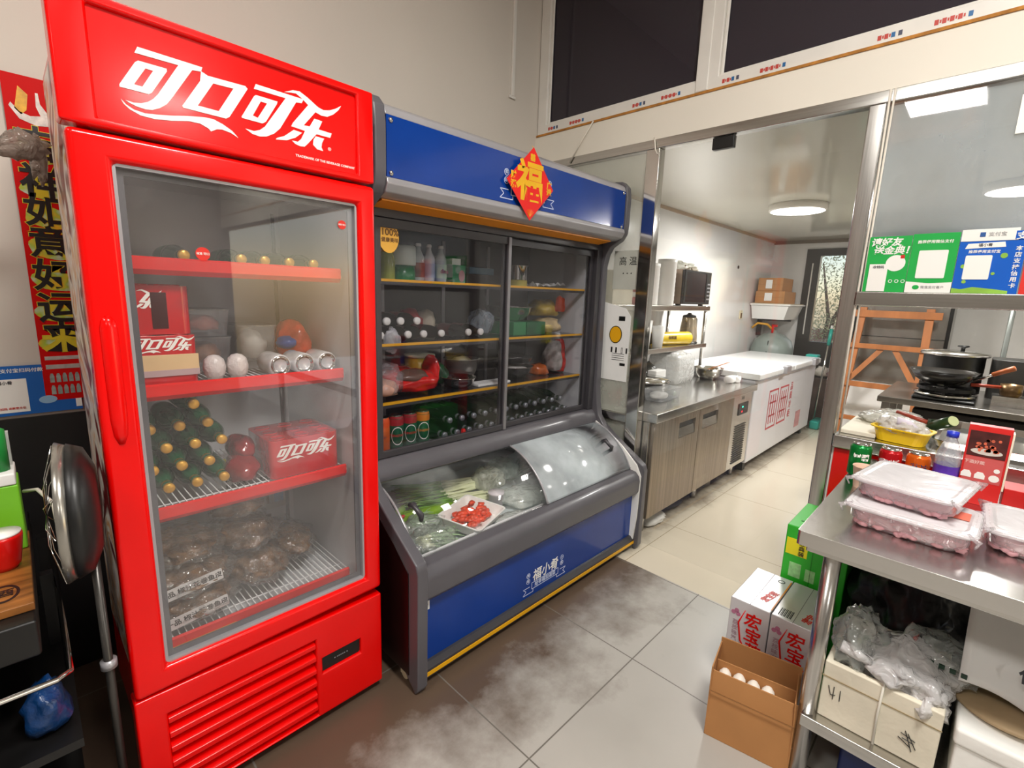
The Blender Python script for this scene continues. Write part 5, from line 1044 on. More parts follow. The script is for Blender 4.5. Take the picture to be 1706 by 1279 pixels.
t = root('frying_pan', (3.02, 1.62, zc+0.02), 'wide steel pan lid standing on clear tubs at the near end of the counter', 'pan')
MB().lathe([(0.05, 0.02), (0.15, 0.015), (0.165, 0.0), (0.17, 0.004), (0.15, 0.022), (0.02, 0.03)], (2.98, 1.62, zc+0.085), 36, cap=False).build('body', chrome, t, smooth=True)
MB().lathe([(0.11, 0), (0.12, 0.085)], (2.98, 1.62, zc), 30).build('under_pot', mat('dark_pot', '#4b4640', rough=0.3, metal=0.6), t, smooth=True)
tub(2.75, 2.92, 1.37, 1.50, zc+0.001, zc+0.07, mat('pale_tub_food', '#e4e2de', rough=0.5), 'white plastic tub on the near end of the steel counter', name='plastic_tub')
tub(2.93, 3.04, 1.38, 1.49, zc+0.001, zc+0.065, mat('clear_tub_food', '#c9d2c4', rough=0.4), 'clear plastic tub beside the white one on the steel counter', name='plastic_tub')
tag(MB().blob((3.30, 1.80, zc+0.06), (0.07, 0.08, 0.10), seed=103, amp=0.2, ridge=0.3).build('black_bag', mat('black_bag_film', '#25261f', rough=0.2, coat=0.5, bump=0.8), smooth=True), 'black crumpled bag between the pan and the white sack', 'bag')
tag(MB().blob((3.13, 1.95, zc+0.10), (0.07, 0.05, 0.12), seed=104, amp=0.2, ridge=0.3).build('red_packet', mat('crimson_packet', '#b5161d', rough=0.3, var=0.2), smooth=True), 'crimson packet at the back of the counter under the rack', 'packet')
tag(MB().box((3.15, 1.63, zc+0.001), (3.30, 1.70, zc+0.13)).build('box', paper, bevel=0.006), 'small white box between the pan and the black bag', 'box')
# wall things
t = root('wall_socket', (5.95, 2.095, 1.24), 'small beige socket on the kitchen wall above the freezer', 'socket')
MB().box((5.95, 2.088, 1.21), (6.03, 2.099, 1.31)).build('plate', mat('ivory', '#e3d7b4', rough=0.4), t, bevel=0.003); MB().box((5.965, 2.084, 1.22), (6.0, 2.088, 1.28)).build('plug', mat('brown_plug', '#6b4a1c', rough=0.5), t)
tag(MB().lathe([(0.02, 0), (0.016, 0.006), (0, 0.008)], (0, 0, 0), 16, M=T((5.75, 2.099, 1.79)) @ Rx(PI/2)).build('wall_hole_cover', black, smooth=True), 'small black round cover high on the kitchen wall', 'cover')
# sink, cartons, tank at the end
t = root('wall_sink', (6.6, 1.95, 1.2), 'white plastic basin fixed high in the kitchen corner', 'basin')
b = MB(); R_ = lambda x0, y0, x1, y1: [(x0, y0), (x1, y0), (x1, y1), (x0, y1)]
b.loops([[Vector((x, y, z)) for x, y in R_(6.25+d_, 1.66+d_, 6.86-d_*0.2, 2.085-d_*0.2)] for z, d_ in ((1.215, 0.06), (1.375, 0.01), (1.38, -0.015), (1.395, -0.015), (1.395, 0.012), (1.375, 0.02), (1.23, 0.07))], cap=True)
b.build('basin', white, t, bevel=0.004)
MB().box((6.6, 2.05, 1.0), (6.64, 2.098, 1.1895)).box((6.6, 1.72, 1.19), (6.64, 2.098, 1.214)).build('bracket', black, t)
def carton(x0, x1, y0, y1, z0, z1, label, lab=True, grp=None, m=card, flap=False):
    t = root('carton', ((x0+x1)/2, (y0+y1)/2, z0), label, 'carton', grp)
    MB().box((x0, y0, z0), (x1, y1, z1)).build('box', m, t, bevel=0.003)
    MB().box((x0-0.0008, y0-0.0008, (z0+z1)/2-0.002), (x0, y1, (z0+z1)/2)).build('crease', mat('tape', '#8a5f36', rough=0.4), t)
    if lab: MB().box((x0-0.0015, y0+(y1-y0)*0.42, z0+(z1-z0)*0.2), (x0-0.0007, y0+(y1-y0)*0.68, z1-(z1-z0)*0.15)).build('paper_label', paper, t)
    if flap: MB().box((x0+0.02, y0-0.10, z1-0.03), (x1, y0-0.005, z1-0.022), M=T((0, 0, 0))).build('flap', m, t)
    return t
tag(MB().box((6.24, 1.66, 1.3955), (6.85, 2.07, 1.403)).build('board', mat('thin_board', '#c7b79b', rough=0.7)), 'thin board laid over the white basin under the cartons', 'board')
carton(6.30, 6.75, 1.74, 2.06, 1.4035, 1.545, 'lower brown carton resting on the white basin in the kitchen corner', grp='cartons on the basin')
carton(6.32, 6.72, 1.78, 2.05, 1.5455, 1.70, 'upper brown carton of the two on the white basin', grp='cartons on the basin')
t = root('gas_tank', (6.5, 1.9, 0), 'big grey-green rounded tank standing on a stool under the white basin', 'tank')
MB().lathe([(0.10, 0.35), (0.20, 0.37), (0.235, 0.45), (0.235, 0.86), (0.20, 0.96), (0.12, 1.03), (0.04, 1.05), (0.03, 1.08)], (6.50, 1.86, 0), 40).build('body', mat('tank_grey', '#8f9a94', rough=0.35, var=0.12), t, smooth=True)
MB().tube([(6.44, 1.86, 1.05), (6.44, 1.86, 1.13), (6.52, 1.86, 1.13)], 0.012, 8).lathe([(0.035, 0), (0.035, 0.03)], (6.5, 1.86, 1.12), 16).build('valve', red2, t, smooth=True)
MB().tube([(6.38, 2.08, 1.10), (6.38, 2.02, 1.16), (6.42, 1.92, 1.15), (6.47, 1.86, 1.08)], 0.014, 8).build('yellow_hose', mat('yellow_hose', '#e0a21c', rough=0.4), t, smooth=True)
MB().box((6.32, 1.68, 0.0), (6.68, 2.04, 0.35)).build('stand', dm, t)
MB().tube([(6.265, 1.86, 0.62), (6.262, 1.85, 0.80), (6.30, 1.85, 0.96)], 0.006, 6).build('cable', black, t, smooth=True)
# mop and teal broom
teal = mat('teal_plastic', '#1fa597', rough=0.35, var=0.1)
t = root('mop', (6.45, 1.32, 0), 'steel-handled mop with teal grips beyond the freezer', 'mop')
MB().cyl((6.40, 1.29, 0.05), (6.46, 1.255, 1.10), 0.011, 10).build('handle', chrome, t, smooth=True)
MB().cyl((6.452, 1.26, 0.96), (6.462, 1.254, 1.14), 0.019, 12).build('grip', teal, t, smooth=True)
MB().cyl((6.462, 1.254, 1.14), (6.464, 1.253, 1.18), 0.014, 12).build('tip', white, t, smooth=True)
MB().box((6.25, 1.20, 0.0), (6.52, 1.295, 0.10)).build('head', teal, t, bevel=0.02)
t = root('broom', (6.25, 1.28, 0), 'teal broom head raised beside the freezer end', 'broom')
MB().cyl((6.20, 1.315, 0.0), (6.20, 1.315, 0.82), 0.010, 10).build('handle', chrome, t, smooth=True)
MB().box((6.13, 1.28, 0.80), (6.25, 1.40, 0.86)).build('head', teal, t, bevel=0.01)
t = root('bucket', (6.2, 1.45, 0), 'teal bucket standing on the floor at the end of the freezer', 'bucket')
MB().lathe([(0.11, 0), (0.12, 0.01), (0.15, 0.26), (0.155, 0.265), (0.145, 0.26), (0.11, 0.02)], (6.23, 1.50, 0), 28, cap=False).build('body', teal, t, smooth=True)
for i, (x, y, z, r_, c_) in enumerate([(6.32, 1.36, 0.30, 0.07, '#6b3a49'), (6.34, 1.24, 0.42, 0.06, '#b9a184'), (6.30, 1.20, 0.25, 0.07, '#3a6d4f')]): pass
t = root('bag_stand', (6.70, 1.38, 0), 'low box added as a stand under coloured bags before the back door', 'crate')
MB().box((6.60, 1.12, 0.0), (6.84, 1.62, 0.55)).build('crate', mat('brown_stand', '#54403a', rough=0.6, var=0.35, scale=8), t, bevel=0.01)  # plain box added as a stand to hold the bags up
for i, (y, c_) in enumerate(((1.20, '#7d4b57'), (1.33, '#d8cfc4'), (1.47, '#55634b'))): MB().blob((6.70, y, 0.61), (0.09, 0.075, 0.07), seed=110+i, ridge=0.3).build('bag', mat('cbag_%d' % i, c_, rough=0.4, var=0.3), t, smooth=True)

# ---------------------------------------------------------------- kitchen right side: ladder, steel cabinet, stove table
t = root('upright_cabinet', (6.5, 0.62, 0), 'tall dull steel cabinet standing behind the wooden ladder', 'cabinet')
MB().box((6.30, 0.25, 0.62), (6.885, 1.0, 2.0)).build('body', mat('dull_steel', '#a29f98', rough=0.25, metal=0.8, var=0.1), t, bevel=0.004)
MB().box((6.31, 0.26, 0.0), (6.885, 0.99, 0.617)).build('base', white, t, bevel=0.004)
MB().box((6.297, 0.26, 1.10), (6.30, 0.99, 1.106)).build('door_gap', black, t)
MB().box((6.285, 0.245, 0.1), (6.30, 0.275, 2.0)).build('edge_strip', dm, t)
t = root('step_ladder', (6.0, 0.66, 0), 'orange wooden step ladder standing in the kitchen behind the serving counter', 'ladder')
lx = lambda z: 6.12 - 0.18*(1.36-z)/1.36*1.0
def stile(y0, y1, nm='stile'):
    MB().loops([[Vector((lx(z)+dx, y+dy, z)) for dx, dy in ((-0.02, -0.032), (0.02, -0.032), (0.02, 0.032), (-0.02, 0.032))] for z, y in ((0.0, y0), (1.40, y1))]).build(nm, wood, t, bevel=0.003)
stile(0.985, 0.985-0.05); stile(0.375, 0.405)
b_ = [(1.335, 0.07, 0.31, 1.03), (1.01, 0.05, 0.33, 1.02), (0.62, 0.055, 0.33, 1.03), (0.27, 0.045, 0.33, 1.03)]
for z, h_, y0, y1 in b_: MB().box((lx(z)-0.045, y0, z-h_/2), (lx(z)-0.021, y1, z+h_/2)).build('rung', wood, t, bevel=0.003)
for s_, (p, q) in enumerate((((0.95, 0.66), (0.73, 0.98)), ((0.42, 0.66), (0.61, 0.98)))):
    MB().loops([[Vector((lx(z)-0.020+dx, y+dy, z)) for dx, dy in ((0, -0.028), (0.015, -0.028), (0.015, 0.028), (0, 0.028))] for y, z in (p, q)]).build('brace', wood, t)
# stove table
t = root('stove_table', (4.65, 0.1, 0), 'dark stainless table carrying a stove and a wok in the kitchen', 'table')
tb = mat('table_steel', '#8d8983', rough=0.25, metal=0.9, var=0.1)
MB().box((4.10, -0.35, 0.765), (5.08, 0.468, 0.805)).build('tabletop', tb, t, bevel=0.004)
for x, y in ((4.15, 0.42), (5.02, 0.42), (4.15, -0.30), (5.02, -0.30), (4.60, 0.42)): MB().box((x-0.022, y-0.022, 0.0), (x+0.022, y+0.022, 0.765)).build('leg', tb, t)
MB().box((4.13, -0.33, 0.25), (5.04, 0.44, 0.275)).build('lower_shelf', tb, t)
tag(MB().box((4.22, -0.30, 0.2755), (4.98, 0.28, 0.735)).build('crate', mat('black_crate', '#171412', rough=0.6, var=0.4), bevel=0.01), 'dark crate on the shelf under the stove', 'crate')  # crate enlarged and blackened to stand in for the shade under the table
t = root('gas_stove', (4.45, 0.12, 0.806), 'black round gas stove on the steel table under the wok', 'stove')
MB().box((4.20, -0.02, 0.806), (4.54, 0.30, 0.826)).build('base', black, t, bevel=0.01)
MB().lathe([(0.15, 0), (0.165, 0.01), (0.16, 0.02), (0.12, 0.025)], (4.36, 0.14, 0.827), 36).build('steel_ring', chrome, t, smooth=True)
b = MB()
for k in range(6):
    a_ = k*PI/3; b.box((0.06, -0.008, 0), (0.15, 0.008, 0.035), M=T((4.36, 0.14, 0.840)) @ Rz(a_))
b.lathe([(0.14, 0), (0.15, 0.0), (0.15, 0.02), (0.14, 0.02), (0.14, 0.0)], (4.36, 0.14, 0.868), 36, cap=False)
b.build('pan_support', black, t)
t = root('wok', (4.36, 0.15, 0.92), 'black iron wok with a wooden handle on the stove', 'wok')
ZW = 0.897
MB().lathe([(0.03, 0.0), (0.09, 0.012), (0.14, 0.045), (0.178, 0.10), (0.182, 0.10), (0.142, 0.040), (0.09, 0.006), (0.03, -0.006)], (4.36, 0.165, ZW), 44, cap=False).build('bowl', mat('black_iron', '#1a1816', rough=0.25, coat=0.3), t, smooth=True)
MB().tube([(4.33, 0.01, ZW+0.055), (4.30, -0.06, ZW+0.10), (4.28, -0.09, ZW+0.12)], [0.010, 0.008, 0.009], 10).build('handle_socket', steel, t, smooth=True)
MB().tube([(4.285, -0.07, ZW+0.11), (4.25, -0.16, ZW+0.165)], [0.014, 0.017], 12).build('handle', mat('handle_wood', '#a8572a', rough=0.4, var=0.2), t, smooth=True)
t = root('stock_pot', (4.75, 0.14, 0.806), 'large dark pot with a flat steel lid behind the wok', 'pot')
MB().lathe([(0.15, 0), (0.17, 0.01), (0.17, 0.27)], (4.78, 0.14, 0.806), 40).build('body', mat('dark_pot_steel', '#5b5a5c', rough=0.2, metal=0.9), t, smooth=True)
MB().lathe([(0.1715, 0.16), (0.1715, 0.265)], (4.78, 0.14, 0.806), 40, cap=False).build('black_band', black, t, smooth=True)
MB().lathe([(0.19, 0), (0.195, 0.006), (0.19, 0.022), (0.10, 0.034), (0.0, 0.038)], (4.78, 0.14, 1.077), 40).build('lid', steel, t, smooth=True)
MB().lathe([(0.012, 0), (0.012, 0.02), (0.034, 0.03), (0.030, 0.038), (0, 0.04)], (4.76, 0.10, 1.113), 20).build('lid_knob', black, t, smooth=True)
t = root('rice_cooker', (4.8, -0.17, 0.806), 'dark grey rice cooker behind the pot with the steel lid', 'cooker')
MB().prism(rrect(4.66, -0.30, 4.98, -0.06, 0.06), TOP(0, 0, 0.806), 0.27).build('body', mat('charcoal_plastic', '#2d2c2a', rough=0.35, var=0.1), t, bevel=0.03, seg=4)
t = root('saucepan', (4.35, -0.14, 0.8061), 'small brass-coloured pan with a brick-red handle beside the wok', 'pan')
MB().lathe([(0.045, 0), (0.052, 0.01), (0.055, 0.075), (0.052, 0.075), (0.045, 0.01)], (4.40, -0.17, 0.87), 28, cap=False).lathe([(0.044, 0.0), (0.044, 0.004)], (4.40, -0.17, 0.876), 24).build('body', mat('brown_metal', '#6b5336', rough=0.3, metal=0.7), t, smooth=True)
MB().tube([(4.37, -0.12, 0.925), (4.32, 0.02, 0.925)], [0.010, 0.012], 10).build('handle', mat('brick_red', '#9c3a24', rough=0.4), t, smooth=True)
MB().box((4.33, -0.25, 0.8061), (4.48, -0.09, 0.87)).build('steel_box', steel, t)
MB().tube([(4.40, -0.24, 0.90), (4.38, -0.30, 0.89), (4.36, -0.34, 0.86), (4.30, -0.33, 0.815)], 0.006, 6).build('cable', black, t, smooth=True)
t = root('steel_post', (5.6, -0.12, 0), 'thin grey upright post between the rice cooker and the white wall', 'post')
MB().tube([(5.50, -0.125, 0.0), (5.50, -0.125, 2.17)], 0.018, 12).build('tube', mat('grey_post', '#8f9490', rough=0.3, metal=0.5), t, smooth=True)
# table and yellow packet at the frame's right edge
t = root('side_table', (4.6, -0.7, 0), 'grey steel table at the far right of the kitchen', 'table')
MB().box((4.18, -1.2, 0.80), (5.0, -0.40, 0.85)).build('tabletop', steel_y, t, bevel=0.004)
for x, y in ((4.22, -0.44), (4.96, -0.44), (4.22, -1.16), (4.96, -1.16)): MB().box((x-0.02, y-0.02, 0), (x+0.02, y+0.02, 0.80)).build('leg', steel, t)
MB().box((4.19, -1.18, 0.2), (4.98, -0.42, 0.22)).build('lower_shelf', steel, t)
t = root('yellow_packet', (4.4, -0.28, 0.85), 'yellow printed packet standing on the table at the right edge', 'packet')
MB().box((4.30, -0.50, 0.851), (4.40, -0.405, 1.06)).build('packet', mat('bright_yellow', '#e8d51b', rough=0.4, var=0.2), t, bevel=0.01)
text('lettering', '福', 0.06, WEST(4.2985, -0.45, 0.97), mat('olive_print', '#6e6410'), t)
tag(MB().lathe([(0.03, 0), (0.035, 0.12)], (4.55, -0.435, 0.851), 20).build('cup', white, smooth=True), 'white cup beside the yellow packet', 'cup')
tag(MB().box((5.2, -0.50, 0.0), (5.9, -0.2, 0.9)).build('cabinet', white, bevel=0.01), 'low white cabinet against the kitchen wall behind the stove table', 'cabinet')
# goods on the serving counter
zs = 0.8685
t = root('chopping_board', (2.65, 0.3, zs), 'pale chopping board at the post end of the serving counter', 'board')
MB().box((2.42, 0.26, zs), (2.78, 0.385, zs+0.018)).build('board', mat('pale_board', '#dcd6c4', rough=0.6, var=0.06), t, bevel=0.004)
t = root('plastic_bag', (2.65, 0.22, zs), 'flattened milky plastic bag lying behind the yellow basket', 'bag')
MB().blob((2.74, 0.24, zs+0.038), (0.14, 0.11, 0.028), seed=120, amp=0.2, ridge=0.3, sub=4).build('film', film('milky_film', '#e6e4da', op=0.85), t, smooth=True)
yb = mat('yellow_basket', '#f0c90e', rough=0.35, var=0.04)
t = root('yellow_basket', (2.46, 0.18, zs), 'bright yellow plastic basket on the edge of the serving counter', 'basket')
M = T((2.455, 0.180, zs+0.001)) @ Rz(-0.16)
MB().loops([[M @ Vector((p[0], p[1], z)) for p in rrect(-0.062+d_, -0.092+d_, 0.062-d_, 0.092-d_, 0.03)] for z, d_ in ((0.0, 0.016), (0.052, 0.004), (0.054, -0.006), (0.058, -0.006), (0.058, 0.004), (0.008, 0.018))], cap=True).build('basket', yb, t, smooth=False)
t = root('plastic_bag', (2.47, 0.16, zs+0.03), 'white plastic bag with a folded cloth inside the yellow basket', 'bag')
MB().blob((2.455, 0.185, zs+0.060), (0.052, 0.075, 0.034), seed=121, amp=0.25, ridge=0.4, sub=4).build('film', film('basket_film', '#efece6', op=0.85), t, smooth=True)
MB().tube([(2.42, 0.20, zs+0.09), (2.43, 0.165, zs+0.085), (2.43, 0.13, zs+0.065)], [0.016, 0.013, 0.006], 8).build('folded_cloth', mat('lilac_white', '#e2dbe8', rough=0.5), t, smooth=True)
t = root('steel_tray', (2.75, -0.02, zs), 'shallow steel tray holding the vegetables on the serving counter', 'tray')
b = MB(); b.loops([[Vector((p[0], p[1], z)) for p in rrect(2.48-d_, -0.28-d_, 2.98+d_, 0.085+d_, 0.03)] for z, d_ in ((zs+0.001, -0.01), (zs+0.03, 0.0), (zs+0.031, 0.006), (zs+0.029, 0.006), (zs+0.028, -0.002), (zs+0.004, -0.012))], cap=True)
b.build('tray', chrome, t)
t = root('winter_melon', (2.75, 0.03, zs+0.03), 'cut dark green winter melon with a pale end leaning on the steel tray', 'vegetable')
p0 = Vector((2.69, 0.120, zs+0.030)); p1 = Vector((2.60, 0.040, zs+0.092)); MB().tube([p0, p0.lerp(p1, 0.15), p0.lerp(p1, 0.6), p1], [0.012, 0.020, 0.022, 0.021], 20).build('skin', mat('melon_skin', '#1d3a16', rough=0.3, var=0.2, coat=0.2), t, smooth=True)
d_ = (p1-p0).normalized(); MB().tube([p1, p1+d_*0.0025], [0.0205, 0.0195], 20).build('cut_end', mat('melon_flesh', '#d5dfa6', rough=0.4, var=0.05), t)
t = root('knife', (2.60, 0.12, zs+0.05), 'kitchen knife with a red-brown handle lying behind the yellow basket', 'knife')
MB().tube([(2.72, 0.23, zs+0.075), (2.66, 0.12, zs+0.060)], 0.009, 8).build('handle', MATS['brick_red'], t, smooth=True)
MB().box((-0.001, -0.12, 0), (0.001, 0, 0.035), M=T((2.66, 0.12, zs+0.040)) @ Rz(0.5)).build('blade', chrome, t)

# ---------------------------------------------------------------- payment signs on the ledge
zl = 1.4605
gs = mat('sign_green', '#21ad4c', rough=0.3, coat=0.3, var=0.03); bs = mat('sign_blue', '#0b5ec6', rough=0.3, coat=0.3, var=0.03); dp = mat('dark_print', '#3a3a40', rough=0.5)
def sign(name, y1, y0, z1, label, m, x=2.372):
    t = root(name, (x, (y0+y1)/2, zl), label, 'sign', 'payment signs on the steel ledge')
    MB().box((x, y0, zl), (x+0.004, y1, z1)).build('board', m, t)
    return t
t = sign('payment_sign', 0.378, 0.248, 1.668, 'green payment sign with slanted lettering and a white oval, nearest the steel post', gs)
text('lettering', '请好友', 0.032, WEST(2.3715, 0.325, 1.645), wprint, t, bold=0.03, shear=0.15); text('lettering', '送金典！', 0.032, WEST(2.3715, 0.298, 1.614), wprint, t, bold=0.03, shear=0.15)
MB().prism(ellipse(-0.287, 1.568, 0.030, 0.030), ((2.3718, 0, 0), (0, -1, 0), (0, 0, 1)), 0.0008).build('white_oval', wprint, t)
MB().box((2.3705, 0.262, 1.585), (2.371, 0.274, 1.598)).build('red_badge', rd, t)
MB().box((2.3695, 0.308, 1.462), (2.3705, 0.366, 1.565)).build('white_card', wprint, t)
text('small_lettering', '收钱码', 0.012, WEST(2.369, 0.337, 1.553), dp, t); text('small_lettering', '○ ○ ○', 0.016, WEST(2.3715, 0.275, 1.50), wprint, t)
t = sign('payment_sign', 0.246, 0.116, 1.672, 'green payment sign with a large white square and a white foot', gs)
MB().prism([(-0.246, zl), (-0.116, zl), (-0.116, 1.498), (-0.18, 1.494), (-0.246, 1.500)], ((2.3718, 0, 0), (0, -1, 0), (0, 0, 1)), 0.0008).build('white_foot', wprint, t)
MB().prism(rrect(-0.222, 1.512, -0.140, 1.612, 0.004), ((2.3715, 0, 0), (0, -1, 0), (0, 0, 1)), 0.0012).build('white_square', wprint, t)
text('small_lettering', '推荐使用微信支付', 0.0125, WEST(2.3715, 0.181, 1.642), wprint, t, bold=0.02)
MB().prism(ellipse(-0.215, 1.479, 0.010, 0.008), ((2.3708, 0, 0), (0, -1, 0), (0, 0, 1)), 0.0006).build('green_mark', gs, t)
text('small_lettering', '微信支付商户', 0.011, WEST(2.3705, 0.168, 1.479), mat('pale_grey_print', '#a9aaa9'), t)
t = sign('payment_sign', 0.114, -0.052, 1.655, 'blue payment sign with a white heading strip and a lettered right edge', bs)
MB().box((2.3700, -0.030, 1.638), (2.3718, 0.113, 1.678)).build('white_heading', wprint, t, bevel=0.001)
MB().box((2.3690, 0.052, 1.652), (2.3699, 0.066, 1.667)).build('blue_mark', mat('navy_mark', '#2d5c9e', rough=0.4), t)
text('small_lettering', '支付宝', 0.015, WEST(2.3695, 0.022, 1.659), mat('pale_grey_print', '#a9aaa9'), t)
MB().prism([(-0.098, 1.613), (0.004, 1.617), (0.0, 1.634), (-0.092, 1.630)], ((2.3718, 0, 0), (0, -1, 0), (0, 0, 1)), 0.001).build('name_strip', wprint, t); text('small_lettering', '福小肴', 0.012, WEST(2.3705, 0.047, 1.624), dp, t)
text('small_lettering', '推荐使用支付宝', 0.0115, WEST(2.3715, 0.047, 1.602), wprint, t, bold=0.02)
MB().prism(rrect(-0.092, 1.508, -0.024, 1.590, 0.004), ((2.3715, 0, 0), (0, -1, 0), (0, 0, 1)), 0.0015).build('white_square', wprint, t)
for k, ch in enumerate('本店支持信用卡'): text('side_lettering', ch, 0.0175, WEST(2.3715, -0.037, 1.610-0.0205*k), wprint, t, bold=0.02)
MB().prism([(-0.114, zl), (0.03, zl), (0.03, 1.470), (-0.01, 1.476), (-0.06, 1.482), (-0.09, 1.474), (-0.114, 1.478)], ((2.3718, 0, 0), (0, -1, 0), (0, 0, 1)), 0.0008).build('grass_print', mat('grass_print', '#8fc04a', rough=0.4, var=0.2), t)
b = MB()
for y, z, r_ in ((0.094, 1.553, 0.007), (-0.004, 1.588, 0.009), (0.015, 1.528, 0.005), (0.085, 1.50, 0.006)): b.prism(ellipse(-y, z, r_, r_), ((2.3718, 0, 0), (0, -1, 0), (0, 0, 1)), 0.0008)
b.build('leaf_dots', MATS['grass_print'], t)
MB().box((2.3695, -0.050, 1.640), (2.3718, -0.022, 1.668)).build('corner_mark_base', bs, t); text('corner_mark', '支', 0.026, WEST(2.369, -0.037, 1.650), wprint, t, bold=0.02)
t = sign('payment_sign', -0.056, -0.20, 1.655, 'red sign cut by the right edge, last on the steel ledge', mat('sign_red', '#e03a33', rough=0.3))
text('small_lettering', '欢迎光临', 0.02, WEST(2.3715, -0.11, 1.48), wprint, t)
t = root('wall_notice', (2.402, 0.02, 2.0), 'blank white square stuck high on the hazy glass at the right edge', 'notice')
MB().box((2.400, -0.10, 1.985), (2.4045, 0.033, 2.105)).build('sheet', wprint, t)
t = root('wall_notice', (2.402, 0.02, 0.98), 'small white card at the far right edge over the side table', 'notice')
MB().box((4.9, -0.60, 1.0), (4.904, -0.30, 1.25)).build('sheet', wprint, t)

# ---------------------------------------------------------------- preparation table
ztp = 0.800
t = root('prep_table', (1.9, -0.3, 0), 'stainless preparation table in the right foreground with a lower shelf', 'table')
tm = mat('table_top_steel', '#cfcdca', rough=0.2, metal=1.0, var=0.03, scale=2, stretch=(12, 1, 12))
MB().prism(rrect(1.425, -1.3, 2.355, 0.283, 0.008), TOP(0, 0, ztp-0.040), 0.040).build('tabletop', tm, t, bevel=0.007, seg=3)
MB().box((1.448, -1.28, ztp-0.062), (2.33, 0.262, ztp-0.0405)).build('under_frame', steel_y, t, bevel=0.003)
for x, y in ((1.495, 0.205), (2.29, 0.205), (1.495, -1.22), (2.29, -1.22)): 
    l_ = MB().cyl((x, y, 0.03), (x, y, ztp-0.0625), 0.0215, 24).build('leg', steel, t, smooth=True)
    MB().lathe([(0.017, 0), (0.024, 0.004), (0.024, 0.024), (0.017, 0.03)], (x, y, 0.0), 20).build('foot', black, l_, smooth=True)
MB().box((1.462, -1.27, 0.205), (2.325, 0.215, 0.243)).build('lower_shelf', steel_y, t, bevel=0.004)
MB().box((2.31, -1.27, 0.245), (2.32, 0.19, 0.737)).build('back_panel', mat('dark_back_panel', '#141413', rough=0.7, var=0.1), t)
# food trays in film
pinkm = mat('pink_raw_meat', '#cf9aa0', rough=0.5, var=0.14, scale=14, sub=0.2, bump=0.3); trf = film('tray_film', '#f3eaee', op=0.30, gloss=0.3, bump=0.5, bscale=30, var=0.2); lidf = film('lid_film', '#fbfafc', op=0.85, gloss=0.25, bump=0.12, bscale=9, var=0.12); rimf = film('tray_rim_film', '#faf6f8', op=0.75, gloss=0.3, bump=0.2)
def tray(cx, cy, z0, rz, sx, sy, h, label, red_corner=False, seed=1):
    t = root('food_tray', (cx, cy, z0), label, 'tray', 'film-wrapped trays of raw meat')
    M = T((cx, cy, z0)) @ Rz(rz)
    ring = lambda d_, z: [M @ Vector((p[0], p[1], z)) for p in rrect(-sx+d_, -sy+d_, sx-d_, sy-d_, 0.035, 6)]
    o = MB().loops([ring(0.022, 0.001), ring(0.008, h*0.35), ring(0.006, h*0.86), ring(-0.004, h*0.90), ring(-0.006, h*0.98), ring(0.0, h*1.01)], cap=False).build('tray_wall', trf, t, smooth=True)
    MB().loops([ring(0.004, h*0.80), ring(-0.006, h*0.84), ring(-0.009, h*0.93), ring(-0.004, h*1.0), ring(0.006, h*1.03), ring(0.012, h*1.0)], cap=False).build('rim', rimf, t, smooth=True)
    b = MB(); r3 = random.Random(seed)
    b.loops([ring(0.028, 0.003), ring(0.014, h*0.35), ring(0.012, h*0.74), ring(0.03, h*0.80)])
    for k in range(44):
        a_ = r3.uniform(0, 2*PI); px = (sx-0.018)*max(-1, min(1, 1.3*math.cos(a_))); py = (sy-0.018)*max(-1, min(1, 1.3*math.sin(a_)))
        b.blob(M @ Vector((px*0.97, py*0.97, r3.uniform(0.008, 0.016))), (0.013, 0.013, 0.009), seed=k, sub=2, amp=0.25, flat=False)
    b.build('meat', pinkm, t, smooth=True)
    MB().loops([ring(-0.003, h*0.985), ring(-0.002, h*1.02), ring(0.012, h*1.03), ring(0.018, h*0.995), ring(0.025, h*0.99)], cap=False).prism([((M @ Vector((p[0], p[1], 0))).x, (M @ Vector((p[0], p[1], 0))).y) for p in rrect(-sx+0.02, -sy+0.02, sx-0.02, sy-0.02, 0.02)], TOP(0, 0, z0+h*0.985), 0.0012).build('film_lid', lidf, t)
    for sgx in (-1, 1):
        for sgy in (-1, 1):
            pts = [M @ Vector((sgx*(sx-0.01), sgy*(sy-0.012), h*0.98)), M @ Vector((sgx*(sx+0.014), sgy*(sy+0.010), h*0.92)), M @ Vector((sgx*(sx+0.004), sgy*(sy+0.004), h*0.6))]
            MB().tube(pts, [0.006, 0.007, 0.002], 6).build('gathered_corner', trf, t, smooth=True)
    if red_corner: MB().box((sx-0.115, -sy+0.018, h*1.035), (sx-0.05, -sy+0.075, h*1.045), M=M).build('red_label', mat('salmon_label', '#e8765f', rough=0.4), t)
tray(1.676, 0.070, ztp+0.0005, -0.05, 0.112, 0.132, 0.062, 'lower film-wrapped tray of pink raw meat on the preparation table', True, 1)
tray(1.742, 0.079, ztp+0.0655, -0.15, 0.130, 0.113, 0.058, 'upper film-wrapped tray of pink raw meat stacked slightly askew', False, 2)
tray(1.78, -0.20, ztp+0.0005, 0.02, 0.12, 0.125, 0.062, 'film-wrapped tray of meat at the right edge of the picture', False, 3)
